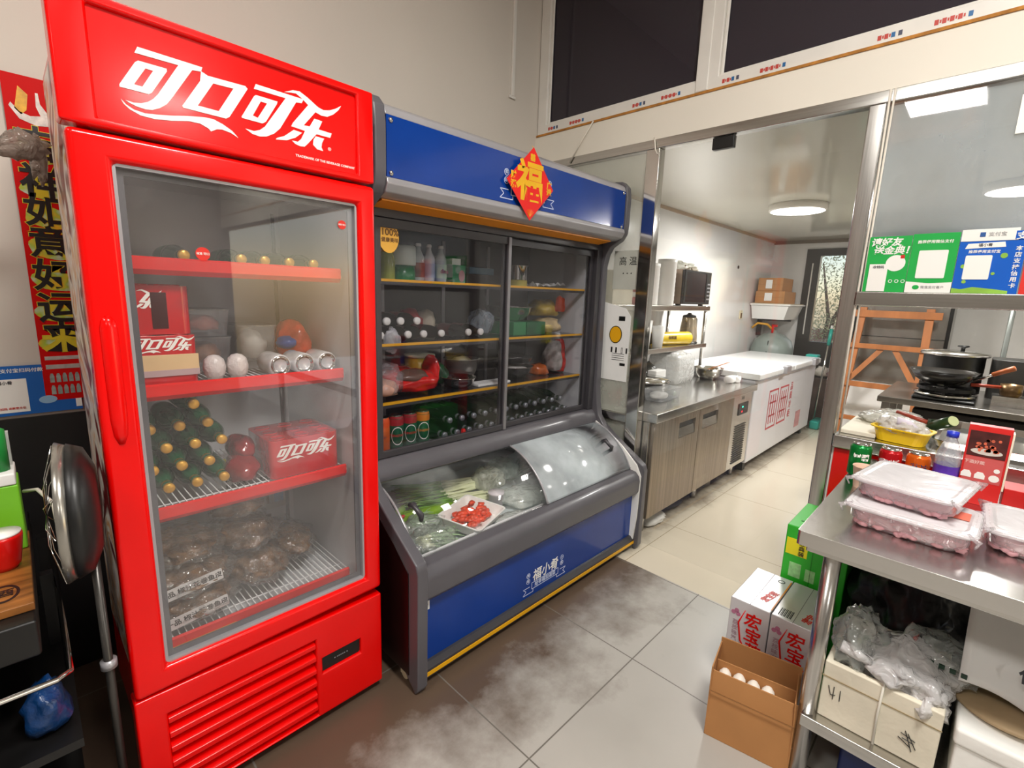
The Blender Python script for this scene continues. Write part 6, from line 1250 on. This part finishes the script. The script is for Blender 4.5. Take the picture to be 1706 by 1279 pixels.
# drinks and display card behind the trays
def scan(x, y, r, h, m, label, word, rz=0.9, wm=wprint, wsz=0.026, z=ztp):
    t = can('drink_can', label, r, h, m, 'cans behind the meat trays')
    me = text_mesh(word, wsz, 0.03, 0.0)
    for v in me.vertices:
        th = v.co.x/(r+.0006); zz = v.co.y; v.co = Vector(((r+0.0005)*math.sin(th), -(r+0.0005)*math.cos(th), h*0.62+zz))
    me.materials.clear(); me.materials.append(wm); link('lettering', me, t)
    t.matrix_basis = T((x, y, z+0.0005)) @ Rz(rz-PI/2-0.3) if False else T((x, y, z+0.0005)) @ Rz(-PI/2+0.25)
    return t
scan(2.07, 0.255, 0.033, 0.120, mat('green_can', '#138a3c', rough=0.2, metal=0.5, var=0.1), 'green drink can at the back corner of the preparation table', '雪碧')
scan(2.08, 0.172, 0.033, 0.120, mat('red_can', '#c4151d', rough=0.2, metal=0.4, var=0.1), 'red drink can with white lettering behind the meat trays', '可乐')
scan(2.09, 0.098, 0.033, 0.120, mat('orange_can2', '#e86a1a', rough=0.2, metal=0.4, var=0.15), 'orange drink can behind the meat trays', '芬达', wm=mat('navy_print', '#27345f'))
t = root('drink_bottle', (2.06, 0.03, ztp), 'clear plastic bottle with a purple label and blue cap behind the trays', 'bottle')
bx, by = 2.065, 0.026
MB().lathe([(0.026, 0), (0.031, 0.004), (0.032, 0.02), (0.031, 0.05), (0.032, 0.11), (0.033, 0.125), (0.030, 0.15), (0.020, 0.178), (0.0135, 0.192), (0.0135, 0.205)], (bx, by, ztp+0.0005), 28).build('body', film('clear_bottle_film', '#dfe6ee', op=0.34, gloss=0.5, bump=0.15, rough=0.05, var=0.1), t, smooth=True)
MB().lathe([(0.0326, 0.03), (0.0326, 0.108)], (bx, by, ztp), 28, cap=False).build('label', mat('purple_label', '#5a36a8', rough=0.3, var=0.25, scale=25), t, smooth=True)
MB().lathe([(0.0155, 0), (0.0155, 0.018), (0.0, 0.019)], (bx, by, ztp+0.200), 20).build('cap', mat('blue_cap', '#2238c4', rough=0.35), t, smooth=True)
t = root('display_card', (2.08, -0.06, ztp), 'red cardboard display card with a picture of fried food behind the trays', 'card')
xc = 2.055
MB().box((xc, -0.105, ztp+0.0005), (xc+0.04, -0.008, 1.052), M=T((0, 0, 0))).build('card', mat('card_red', '#d4201c', rough=0.45, var=0.06), t)
MB().box((xc-0.0012, -0.100, 0.955), (xc, -0.013, 1.035)).build('picture', mat('food_picture', '#4a1a17', rough=0.4, var=0.4, scale=30), t)
b = MB(); r4 = random.Random(9)
for k in range(26): b.prism(ellipse(0.030+r4.uniform(0, 0.052), 0.975+r4.uniform(0, 0.036), 0.006*r4.uniform(.6, 1.1), 0.0045, 8), ((xc-0.0012, 0, 0), (0, -1, 0), (0, 0, 1)), 0.0012)
b.build('food_print', mat('shrimp_print', '#d8684a', rough=0.4, var=0.35, scale=60), t)
MB().prism(ellipse(0.057, 0.972, 0.036, 0.010), ((xc-0.0012, 0, 0), (0, -1, 0), (0, 0, 1)), 0.0008).build('plate_print', mat('plate_print', '#d9cfc6', rough=0.4), t)
MB().box((xc-0.0012, -0.100, 0.875), (xc, -0.013, 0.953)).build('pink_print', mat('pink_card', '#cf5a58', rough=0.4, var=0.08), t)
b = MB()
for y in (0.022, 0.053): b.prism([(y-0.012, 0.885), (y+0.012, 0.885), (y+0.012, 0.897), (y+0.006, 0.906), (y-0.006, 0.906), (y-0.012, 0.897)], ((xc-0.0012, 0, 0), (0, -1, 0), (0, 0, 1)), 0.001)
b.prism(ellipse(0.085, 0.893, 0.012, 0.011, 14), ((xc-0.0012, 0, 0), (0, -1, 0), (0, 0, 1)), 0.001).prism(ellipse(0.088, 0.918, 0.007, 0.007, 14), ((xc-0.0012, 0, 0), (0, -1, 0), (0, 0, 1)), 0.001)
b.build('white_badges', wprint, t)
text('lettering', '下酒好菜', 0.012, WEST(xc-0.0015, -0.035, 0.935), mat('rose_print', '#f0c9c2'), t)
MB().box((xc-0.002, -0.110, ztp+0.06), (xc+0.042, -0.1055, 1.040)).build('pale_edge', mat('cream_edge', '#efe2cc', rough=0.5), t)
t = root('red_box', (2.1, -0.12, ztp), 'flat red box lying behind the right-hand meat tray', 'box')
MB().box((2.06, -0.30, ztp+0.0005), (2.16, -0.112, ztp+0.07)).build('box', mat('card_red2', '#c91b18', rough=0.45), t, bevel=0.002)
tag(MB().box((2.0, -0.32, ztp+0.0005), (2.045, -0.172, ztp+0.085)).build('box', mat('peach_printed_box', '#e0a98b', rough=0.5, var=0.4, scale=25), bevel=0.002), 'peach printed box cut by the right edge behind the meat tray', 'box')
t = root('paper_cup', (1.95, 0.235, ztp), 'low beige paper cup half hidden by the upper meat tray', 'cup')
MB().lathe([(0.024, 0), (0.032, 0.070), (0.0345, 0.072), (0.0335, 0.074), (0.030, 0.070), (0.023, 0.004)], (1.945, 0.222, ztp+0.0005), 28, cap=False).build('body', mat('beige_cup', '#d9b7a0', rough=0.5), t, smooth=True)
# under the table
zsh = 0.2435
foam = mat('dirty_foam', '#e0d8c4', rough=0.75, var=0.09, scale=6, bump=0.3, bscale=18)
t = root('foam_box', (1.62, 0.05, zsh), 'dirty cream foam box tied with string and marked in pen under the table', 'box')
b = MB(); b.prism([(1.496, -0.072), (1.80, -0.072), (1.80, 0.182), (1.496, 0.182)], TOP(0, 0, zsh+0.0005), 0.175, [[(1.516, -0.055), (1.516, 0.165), (1.78, 0.165), (1.78, -0.055)]]).build('walls', foam, t, bevel=0.004)
MB().box((1.516, -0.055, zsh+0.0005), (1.78, 0.165, zsh+0.02)).build('base', foam, t)
MB().box((1.4945, -0.073, zsh+0.128), (1.4965, 0.183, zsh+0.131)).build('lid_groove', mat('groove_brown', '#9b8a68', rough=0.8), t)
MB().tube([(1.4935, 0.050, zsh+0.001), (1.4925, 0.052, zsh+0.09), (1.4935, 0.050, zsh+0.177), (1.51, 0.05, zsh+0.180)], 0.0032, 6).build('string', mat('string_white', '#dcd8cb', rough=0.6), t, smooth=True)
b = MB()
for p, q in (((0.165, 0.105), (0.158, 0.080)), ((0.158, 0.080), (0.147, 0.084)), ((0.152, 0.108), (0.152, 0.068)), ((0.137, 0.105), (0.136, 0.072))): b.tube([(1.4945, p[0], zsh+p[1]), (1.4945, q[0], zsh+q[1])], 0.0011, 5)
for p, q in (((0.0, 0.075), (-0.030, 0.066)), ((-0.008, 0.085), (-0.026, 0.035)), ((-0.004, 0.062), (-0.028, 0.058)), ((-0.014, 0.080), (-0.033, 0.045)), ((0.004, 0.06), (-0.022, 0.045))): b.tube([(1.4945, p[0], zsh+p[1]), (1.4945, q[0], zsh+q[1])], 0.0011, 5)
b.build('handwriting', black, t)
wbf = film('white_bag_heap', '#f4f2f2', op=0.82, gloss=0.2, bump=1.0, bscale=16, var=0.3); clf = film('clear_bag_heap', '#dfe5e0', op=0.35, gloss=0.35, bump=1.2, bscale=16, var=0.3)
t = root('plastic_bag', (1.60, 0.12, zsh+0.17), 'rolled milky plastic bag sticking up at the leg end of the foam box', 'bag')
MB().blob((1.60, 0.125, zsh+0.215), (0.085, 0.055, 0.085), seed=130, amp=0.25, ridge=0.35, sub=4).build('film', clf, t, smooth=True)
MB().tube([(1.51, 0.155, zsh+0.232), (1.515, 0.115, zsh+0.222), (1.52, 0.085, zsh+0.214)], [0.016, 0.015, 0.012], 10).build('rolled_edge', wbf, t, smooth=True)
t = root('plastic_bag', (1.62, 0.02, zsh+0.17), 'big heap of crumpled white plastic bags filling the foam box', 'bag')
MB().blob((1.61, 0.020, zsh+0.185), (0.10, 0.095, 0.068), seed=131, amp=0.3, freq=1.8, ridge=0.4, sub=4).build('film', wbf, t, smooth=True)
t = root('plastic_bag', (1.62, -0.04, zsh+0.15), 'white bag spilling over the right corner of the foam box', 'bag')
MB().blob((1.565, -0.035, zsh+0.158), (0.06, 0.045, 0.050), seed=132, amp=0.3, ridge=0.4, sub=4).build('film', wbf, t, smooth=True)
t = root('plastic_bag', (1.68, -0.03, zsh+0.20), 'clear bag with black and green print lying behind the white heap', 'bag')
MB().blob((1.70, -0.035, zsh+0.205), (0.09, 0.085, 0.050), seed=133, amp=0.25, ridge=0.4, sub=4).build('film', clf, t, smooth=True)
b = MB()
for k in range(6): b.box((1.605-0.004*k, -0.10+0.022*k, zsh+0.236-0.003*abs(k-3)), (1.612-0.004*k, -0.088+0.022*k, zsh+0.246-0.003*abs(k-3)))
b.build('print', mat('dark_green_print', '#1d3a2b'), t)
t = root('black_bag', (1.95, 0.0, zsh), 'large black bin bag at the back of the lower shelf', 'bag')
MB().blob((2.03, 0.03, zsh+0.13), (0.20, 0.16, 0.22), seed=134, amp=0.2, ridge=0.3, sub=4).build('film', mat('black_bin_bag', '#070707', rough=0.4, coat=0.1, bump=1.0, bscale=15, spec=0.3), t, smooth=True)
t = root('foam_box', (1.62, -0.25, zsh), 'clean white foam box with a lid right of the dirty one on the lower shelf', 'box')
wfm = mat('clean_foam', '#f0efea', rough=0.7, var=0.03, bump=0.15)
MB().box((1.492, -0.46, zsh+0.0005), (1.82, -0.098, zsh+0.118)).build('walls', wfm, t, bevel=0.006)
MB().box((1.487, -0.465, zsh+0.1185), (1.825, -0.093, zsh+0.165)).build('lid', wfm, t, bevel=0.010, seg=3)
t = root('wooden_disc', (1.62, -0.22, zsh+0.166), 'round brown-stained wooden board lying on the clean foam box', 'board')
M = T((1.66, -0.20, zsh+0.170)) @ Rx(-0.10) @ Ry(0.06)
MB().lathe([(0.12, 0), (0.125, 0.006), (0.12, 0.012)], (0, 0, 0), 40, M=M).build('disc', mat('stained_board', '#b9a07c', rough=0.6, var=0.3, scale=4), t, smooth=True)
t = root('printed_bag', (1.62, -0.25, zsh+0.2), 'white sheet bag with black square lettering hanging under the table top', 'bag')
MB().grid(lambda u, v: Vector((1.60+0.16*v+0.02*math.sin(u*5), -0.085-0.30*u, zsh+0.205+0.15*v+0.020*math.sin(u*4+1)-0.035*u*(1-v))), 16, 12).build('sheet', paper, t, smooth=True, solid=0.003)
M_ = ((1.628, -0.235, zsh+0.275), (-0.05, -1, 0.0), (-0.6, 0.03, 0.55)); 
text('lettering', '亿佳', 0.042, ((1.615, -0.225, zsh+0.290), (0, -1, 0), (0.7, 0, 0.714)), dp, t, bold=0.03)
tag(MB().box((1.55, -0.35, 0.002), (1.95, 0.12, 0.17)).build('crate', mat('navy_crate', '#12245c', rough=0.5, var=0.2), bevel=0.01), 'navy blue crate on the floor under the preparation table', 'crate')

# ---------------------------------------------------------------- boxes on the floor beside the table
silverbox = mat('silver_white_carton', '#d2d0d3', rough=0.3, metal=0.25, var=0.05)
def drinkbox(y1, y0, label, top_words):
    x0, x1, z1 = 1.690, 1.965, 0.365
    t = root('drinks_carton', ((x0+x1)/2, (y0+y1)/2, 0), label, 'carton', 'silver drinks cartons by the table')
    MB().box((x0, y0, 0.001), (x1, y1, z1)).build('box', silverbox, t, bevel=0.003)
    MB().box((x0-0.0006, (y0+y1)/2-0.0008, z1-0.0002), (x1, (y0+y1)/2+0.0008, z1+0.0006)).build('flap_gap', mat('grey_line', '#77757a'), t)
    yc = (y0+y1)/2
    for k, ch in enumerate('宏宝莱'): text('lettering', ch, 0.055, WEST(x0-0.0012, yc-0.014-0.004*k, 0.303-0.056*k), red2, t, bold=0.018, shear=0.1)
    MB().tube([(x0-0.001, yc+0.012, 0.335), (x0-0.001, yc+0.030, 0.28), (x0-0.001, yc+0.018, 0.215), (x0-0.001, yc-0.018, 0.165)], [0.001, 0.003, 0.003, 0.001], 6).build('swoosh', red2, t, smooth=True)
    for k, ch in enumerate('荔枝味汽水'): text('small_lettering', ch, 0.020, WEST(x0-0.0008, yc+0.040, 0.275-0.021*k), mat('grey_pink_print', '#a98f98'), t)
    b = MB()
    for dy, dz in ((0.0, 0.0), (0.010, -0.010), (-0.006, -0.012)): b.prism(ellipse(-(yc+0.040+dy), 0.322+dz, 0.008, 0.008, 12), ((x0-0.0002, 0, 0), (0, -1, 0), (0, 0, 1)), 0.0008)
    b.build('lychee_print', mat('pink_fruit_print', '#b56f8c', rough=0.4), t)
    MB().box((x0-0.0016, yc+0.002, 0.105), (x0-0.0003, yc+0.030, 0.150)).build('red_tab', red2, t, bevel=0.0005)
    if top_words == 1:
        text('top_lettering', '宏宝莱', 0.032, ((x0+0.10, y0+0.030, z1+0.0008), (0.9, -0.2, 0), (0.2, 0.9, 0)), rd, t, bold=0.03)
        MB().box((x0+0.02, y0, z1), (x1-0.02, y0+0.004, z1+0.001)).build('orange_edge', orange, t)
        MB().prism(ellipse(x1-0.04, y0+0.03, 0.012, 0.012), TOP(0, 0, z1), 0.0008, [ellipse(x1-0.04, y0+0.03, 0.009, 0.009)]).build('ring_print', dp, t)
    else:
        b = MB()
        for k in range(9): b.box((x0+0.015, yc+0.010+0.0045*k, z1), (x0+0.065, yc+0.010+0.0045*k+(0.0018 if k % 2 else 0.003), z1+0.0008))
        b.build('barcode', dp, t); text('top_lettering', '宏宝', 0.034, ((x0+0.06, y0+0.028, z1+0.0008), (0.9, -0.2, 0), (0.2, 0.9, 0)), rd, t, bold=0.03)
drinkbox(0.508, 0.378, 'silver drinks carton with red characters, the one nearer the cooler', 1)
drinkbox(0.375, 0.245, 'silver drinks carton with a barcode on top, the one nearer the table leg', 2)
t = root('green_carton', (2.12, 0.33, 0), 'tall bright green carton with a yellow label behind the silver cartons', 'carton')
MB().box((1.985, 0.225, 0.001), (2.27, 0.430, 0.575)).build('box', green, t, bevel=0.004)
MB().box((1.9838, 0.352, 0.46), (1.985, 0.424, 0.525)).build('yellow_label', mat('lemon_label', '#efe31c', rough=0.4), t)
for k, ch in enumerate('经典装'): text('label_lettering', ch, 0.021, WEST(1.9832, 0.372, 0.513-0.0215*k), black, t)
MB().box((1.9835, 0.295, 0.455), (1.985, 0.325, 0.50)).build('small_print', dp, t) if False else None
MB().box((1.9838, 0.365, 0.372), (1.985, 0.405, 0.43)).box((1.9838, 0.318, 0.372), (1.985, 0.350, 0.42)).build('pale_print', mat('pale_green_print', '#9bd68e', rough=0.4, var=0.2, scale=60), t)
MB().box((1.9838, 0.3335, 0.30), (1.9850, 0.3350, 0.57)).build('carton_edge', mat('deep_green_line', '#167a1c'), t)
MB().box((2.05, 0.33, 0.575), (2.06, 0.40, 0.5765)).build('top_line', MATS['deep_green_line'], t)
t = root('cardboard_box', (1.54, 0.35, 0), 'open brown cardboard box holding white eggs in front of the silver cartons', 'box')
M = T((1.545, 0.358, 0)) @ Rz(0.18)
b = MB()
cb = mat('brown_cardboard', '#b8824e')
def wall_(a, c, z0, z1, out=0.0, th=0.004):
    a = Vector(a); c = Vector(c); d_ = (c-a).normalized(); n = Vector((d_.y, -d_.x, 0))
    b.loops([[M @ Vector(p) for p in (a+n*o0+Vector((0, 0, z)), c+n*o0+Vector((0, 0, z)), c+n*(o0-th)+Vector((0, 0, z)), a+n*(o0-th)+Vector((0, 0, z)))] for z, o0 in ((z0, 0), ((z0+z1)*0.72, out*0.4), (z1, out))])
X0, X1, Y0, Y1 = -0.082, 0.070, -0.120, 0.122
wall_((X0, Y1, 0), (X0, Y0, 0), 0.001, 0.235, -0.010)
wall_((X1, Y0, 0), (X1, Y1, 0), 0.001, 0.268, -0.004)
wall_((X0, Y0, 0), (X1, Y0, 0), 0.001, 0.245, -0.006)
wall_((X1, Y1, 0), (X0, Y1, 0), 0.001, 0.252, 0.0)
b.box((X0, Y0, 0.0005), (X1, Y1, 0.006), M=M)
b.build('walls', cb, t, bevel=0.001)
MB().box((X0-0.0065, Y0+0.002, 0.170), (X0-0.0035, Y1-0.002, 0.172), M=M).build('crease', mat('tape', '#8a5f36', rough=0.4), t)
MB().box((-0.01, Y0+0.006, 0.14), (-0.006, Y1-0.006, 0.232), M=M).build('inner_flap', cb, t)
for i, (x, y, z) in enumerate(((-0.042, 0.045, 0.172), (-0.045, 0.003, 0.172), (-0.040, -0.038, 0.169), (-0.04, 0.088, 0.169))):
    tag(MB().lathe([(0.001, 0), (0.012, 0.003), (0.020, 0.016), (0.021, 0.026), (0.017, 0.042), (0.008, 0.052), (0.001, 0.054)], (0, 0, 0), 20, M=M @ T((x, y, z)) @ Ry(0.5)).build('egg', mat('egg_shell', '#efe6da', rough=0.5, var=0.03), smooth=True), 'white egg in the open cardboard box, ' + ['the biggest one showing', 'centre one', 'nearest the table leg', 'hidden in the corner nearest the cooler'][i], 'egg', 'eggs in the cardboard box')
tag(MB().box((-0.068, -0.105, 0.007), (-0.012, 0.105, 0.168), M=M).build('egg_tray', mat('grey_egg_tray', '#a8937a', rough=0.8), bevel=0.006), 'grey-brown egg tray stack inside the open cardboard box', 'tray')

# ---------------------------------------------------------------- left side behind the fridge
t = root('couplet', (0.15, 2.185, 1.0), 'long red couplet banner with black gold-edged characters on the wall left of the fridge', 'banner')
MB().box((0.040, 2.186, 1.0), (0.270, 2.1885, 1.997)).build('paper', mat('banner_red', '#cc0c0a', rough=0.55, var=0.08, scale=5, spec=0.15), t)
bc = mat('brush_black', '#120f0c', rough=0.4); by_ = mat('gold_edge', '#d8c42a', rough=0.4, var=0.1)
hz = bpy.data.materials.new('cloud_print'); hz.use_nodes = True; N = hz.node_tree.nodes; L = hz.node_tree.links
tc = N.new('ShaderNodeTexCoord'); nz = N.new('ShaderNodeTexNoise'); nz.inputs['Scale'].default_value = 22; L.new(tc.outputs['Object'], nz.inputs[0]); rp = N.new('ShaderNodeValToRGB'); L.new(nz.outputs[0], rp.inputs[0])
cr = rp.color_ramp; cr.elements[0].position = 0.35; cr.elements[0].color = C('#e6b41e'); cr.elements[1].position = 0.65; cr.elements[1].color = C('#c5d2c8'); e_ = cr.elements.new(0.5); e_.color = C('#a9bf3a')
L.new(rp.outputs[0], N['Principled BSDF'].inputs['Base Color'])
for ch, z in (('吉', 1.800), ('祥', 1.690), ('如', 1.602), ('意', 1.504), ('好', 1.403), ('运', 1.301), ('来', 1.203)):
    MB().prism([(0.105+0.058*math.cos(a_)*(1+0.12*math.sin(3*a_+z*9)), z+0.034*math.sin(a_)*(1+0.15*math.cos(2*a_+z*5))-0.012) for a_ in [2*PI*i/24 for i in range(24)]], FRONT(0, 2.1858, 0), 0.0006).build('cloud_print', hz, t)
    text('gold_edge', ch, 0.104, FRONT(0.1015, 2.1848, z), by_, t, bold=0.038, ext=0.0002)
    text('lettering', ch, 0.104, FRONT(0.1015, 2.1840, z), bc, t, bold=0.022, ext=0.0002)
MB().prism([(0.062, 1.90), (0.075, 1.965), (0.095, 1.945), (0.088, 1.90), (0.075, 1.885)], FRONT(0, 2.1856, 0), 0.0006).build('orange_print', mat('orange_yellow_print', '#f0a822', rough=0.4, var=0.35, scale=40), t)
MB().prism([(0.050, 1.905), (0.070, 1.872), (0.105, 1.860), (0.140, 1.865), (0.135, 1.90), (0.120, 1.925), (0.118, 1.955), (0.112, 1.955), (0.110, 1.915), (0.118, 1.89), (0.095, 1.885), (0.072, 1.893), (0.055, 1.915)], FRONT(0, 2.1856, 0), 0.0006).build('pale_print', mat('pale_floral_print', '#dfd6cc', rough=0.4, var=0.25, scale=50), t)
MB().box((0.147, 2.1846, 1.845), (0.150, 2.186, 1.985)).build('line_print', wprint, t); MB().box((0.152, 2.1846, 1.86), (0.170, 2.186, 1.985)).build('side_lettering', gp, t)
for z, h_ in ((1.135, 0.012), (1.105, 0.014)): MB().box((0.050, 2.1852, z), (0.20, 2.186, z+h_)).build('white_band', mat('grey_band', '#b9b2ac', rough=0.4, var=0.2, scale=50), t)
for z in (1.060, 1.020):
    b = MB()
    for k in range(9): b.prism([(0.056+0.0155*k, z), (0.067+0.0155*k, z), (0.067+0.0155*k, z+0.020), (0.064+0.0155*k, z+0.030), (0.059+0.0155*k, z+0.030), (0.056+0.0155*k, z+0.020)], FRONT(0, 2.1858, 0), 0.0006)
    b.build('bottle_print', mat('grey_print4', '#98a09a', rough=0.4, var=0.3, scale=60), t)
t = root('blue_poster', (-0.1, 2.187, 0.955), 'blue payment poster with a white card on the wall left of the couplet', 'poster')
MB().box((-0.22, 2.1866, 0.962), (0.128, 2.1888, 1.122)).build('sheet', mat('poster_blue', '#1561b5', rough=0.35, var=0.04), t)
MB().box((-0.12, 2.1858, 0.972), (0.000, 2.1866, 1.080)).build('white_card', wprint, t)
text('lettering', '推荐使用支付宝扫码付款', 0.014, FRONT(-0.035, 2.186, 1.106), wprint, t); text('small_lettering', '付款请扫码 收款更方便', 0.008, FRONT(-0.05, 2.1852, 0.985), rd, t); text('small_lettering', '福小肴', 0.012, FRONT(-0.05, 2.1852, 1.068), dp, t)
MB().prism(ellipse(0.045, 1.005, 0.022, 0.013), FRONT(0, 2.1864, 0), 0.0006).build('oval_print', mat('pale_blue_oval', '#9ac1e0', rough=0.4), t)
MB().box((0.112, 2.1858, 0.972), (0.127, 2.1866, 1.0)).build('corner_print', wprint, t)
# cloth-like bag over the fridge edge
t = root('hanging_bag', (0.06, 1.9, 1.64), 'limp grey-brown plastic bag hanging across the couplet beside the fridge', 'bag')
gb = film('grey_brown_film', '#a8968a', op=0.85, gloss=0.1, bump=0.8)
b = MB(); b.blob((0.060, 1.80, 1.728), (0.040, 0.02, 0.030), seed=150, amp=0.3, ridge=0.35, flat=False).blob((0.036, 1.80, 1.708), (0.028, 0.015, 0.016), seed=151, amp=0.3, ridge=0.3, flat=False).blob((0.082, 1.81, 1.700), (0.016, 0.015, 0.055), seed=152, amp=0.3, ridge=0.3, flat=False)
b.build('film', gb, t, smooth=True)
# sideboard with the carton, cup and small things
dkw = mat('dark_cabinet', '#0d0c0c', rough=0.4, var=0.2)
t = root('sideboard', (-0.3, 1.6, 0), 'black trolley with a chromed edge in the lower left corner', 'trolley')
MB().box((-0.9, 1.28, 0.64), (-0.036, 1.95, 0.72)).build('top_tray', dkw, t, bevel=0.006)
MB().box((-0.9, 1.24, 0.42), (0.005, 1.95, 0.44)).build('shelf', dkw, t)
MB().tube([(-0.9, 1.235, 0.60), (-0.02, 1.235, 0.60), (0.0, 1.25, 0.60), (0.0, 1.95, 0.60)], 0.006, 8).build('chrome_rail', chrome, t, smooth=True)
MB().box((-0.9, 1.90, 0.0), (-0.05, 1.95, 0.64)).box((-0.03, 1.65, 0.0), (-0.005, 1.68, 0.64)).box((-0.03, 1.9, 0.0), (-0.005, 1.95, 0.64)).box((-0.9, 1.25, 0.0), (-0.87, 1.28, 0.64)).box((-0.9, 1.25, 0.08), (0.0, 1.95, 0.10)).build('frame', dkw, t)
gm = mat('grain_board', '#8a5523', rough=0.45, var=0.5, scale=5, stretch=(2, 12, 2))
t = root('menu_board', (-0.2, 1.5, 0.7205), 'brown wood-grain board with a black oval emblem on the trolley', 'board')
MB().box((-0.5, 1.325, 0.7205), (-0.037, 1.74, 0.738)).build('board', gm, t, bevel=0.002)
MB().prism(ellipse(-0.083, 1.40, 0.026, 0.040), TOP(0, 0, 0.738), 0.0008, [ellipse(-0.083, 1.40, 0.021, 0.033)]).build('oval_ring', black, t)
text('lettering', '酒', 0.036, ((-0.083, 1.40, 0.7386), (1, 0, 0), (0, 1, 0)), black, t)
t = root('tissue_box', (-0.08, 1.66, 0.7385), 'lime green box with a white band carrying a dark green roll', 'box')
MB().box((-0.16, 1.62, 0.7385), (-0.040, 1.735, 0.905)).build('lime_box', mat('lime', '#79c42a', rough=0.4, var=0.08), t, bevel=0.004)
MB().box((-0.161, 1.619, 0.9055), (-0.043, 1.736, 0.935)).build('white_band', paper, t, bevel=0.004)
MB().lathe([(0.022, 0), (0.022, 0.10), (0.016, 0.104)], (-0.072, 1.665, 0.9355), 20).build('green_roll', mat('emerald', '#1c8c3c', rough=0.35, var=0.1), t, smooth=True)
MB().box((-0.060, 1.70, 0.9355), (-0.046, 1.72, 1.02)).build('clear_tube', mat('grey_tube', '#b9bab4', rough=0.3), t)
t = root('cup', (-0.09, 1.48, 0.7385), 'red cup with a white inside standing on the wood-grain board', 'cup')
MB().lathe([(0.020, 0), (0.028, 0.012), (0.036, 0.075), (0.036, 0.082)], (-0.079, 1.53, 0.7385), 28).build('outside', red2, t, smooth=True)
MB().lathe([(0.0, 0.0), (0.033, 0.0), (0.0345, 0.006)], (-0.079, 1.53, 0.8207), 28).build('inside', wprint, t, smooth=True)
t = root('blue_bag', (-0.06, 1.4, 0.10), 'crumpled blue bag on the lowest shelf of the black trolley', 'bag')
MB().blob((-0.045, 1.33, 0.485), (0.036, 0.05, 0.065), seed=140, amp=0.25, ridge=0.2).build('film', mat('blue_plastic_bag', '#06305f', rough=0.3, coat=0.3, bump=0.6, var=0.3), t, smooth=True)
# round reflector heater seen edge-on
t = root('reflector_heater', (0.055, 1.45, 0), 'round silver reflector heater on a thin stand seen edge-on beside the fridge', 'heater')
M = T((0.034, 1.36, 0.905)) @ Rz(-0.10) @ Ry(-PI/2)
MB().lathe([(0.02, -0.035), (0.10, -0.028), (0.140, -0.006), (0.150, 0.010), (0.152, 0.010), (0.142, -0.009), (0.10, -0.032), (0.02, -0.039)], (0, 0, 0), 40, M=M, cap=False).build('dish', mat('dish_silver', '#a8a49c', rough=0.25, metal=0.8), t, smooth=True)
b = MB()
for k in range(12):
    a_ = 2*PI*k/12; b.tube([M @ Vector((0.150*math.cos(a_), 0.150*math.sin(a_), 0.012)), M @ Vector((0.08*math.cos(a_), 0.08*math.sin(a_), 0.030)), M @ Vector((0, 0, 0.034))], 0.0012, 5)
b.build('guard', chrome, t, smooth=True)
MB().lathe([(0.147, -0.008), (0.135, -0.034), (0.09, -0.052), (0.0, -0.056)], (0, 0, 0), 32, M=M).build('back_shell', black, t, smooth=True)
MB().cyl((0.066, 1.36, 0.02), (0.066, 1.36, 0.78), 0.009, 12).build('pole', mat('grey_pole', '#4a4744', rough=0.3, metal=0.6), t, smooth=True)
MB().cyl((0.066, 1.36, 0.50), (0.066, 1.36, 0.52), 0.016, 14).build('collar', silver, t, smooth=True)
MB().lathe([(0.10, 0), (0.10, 0.012), (0.03, 0.03), (0.012, 0.035)], (-0.01, 1.39, 0), 30).build('base', black, t, smooth=True)
tag(MB().tube([(-0.035, 1.70, 0.86), (-0.01, 1.68, 0.865), (0.015, 1.62, 0.84), (0.018, 1.60, 0.76), (0.015, 1.60, 0.70)], 0.0045, 8).build('power_cable', mat('cream_cable', '#e6ded0'), smooth=True), 'cream power cable curving from behind the lime box', 'cable')
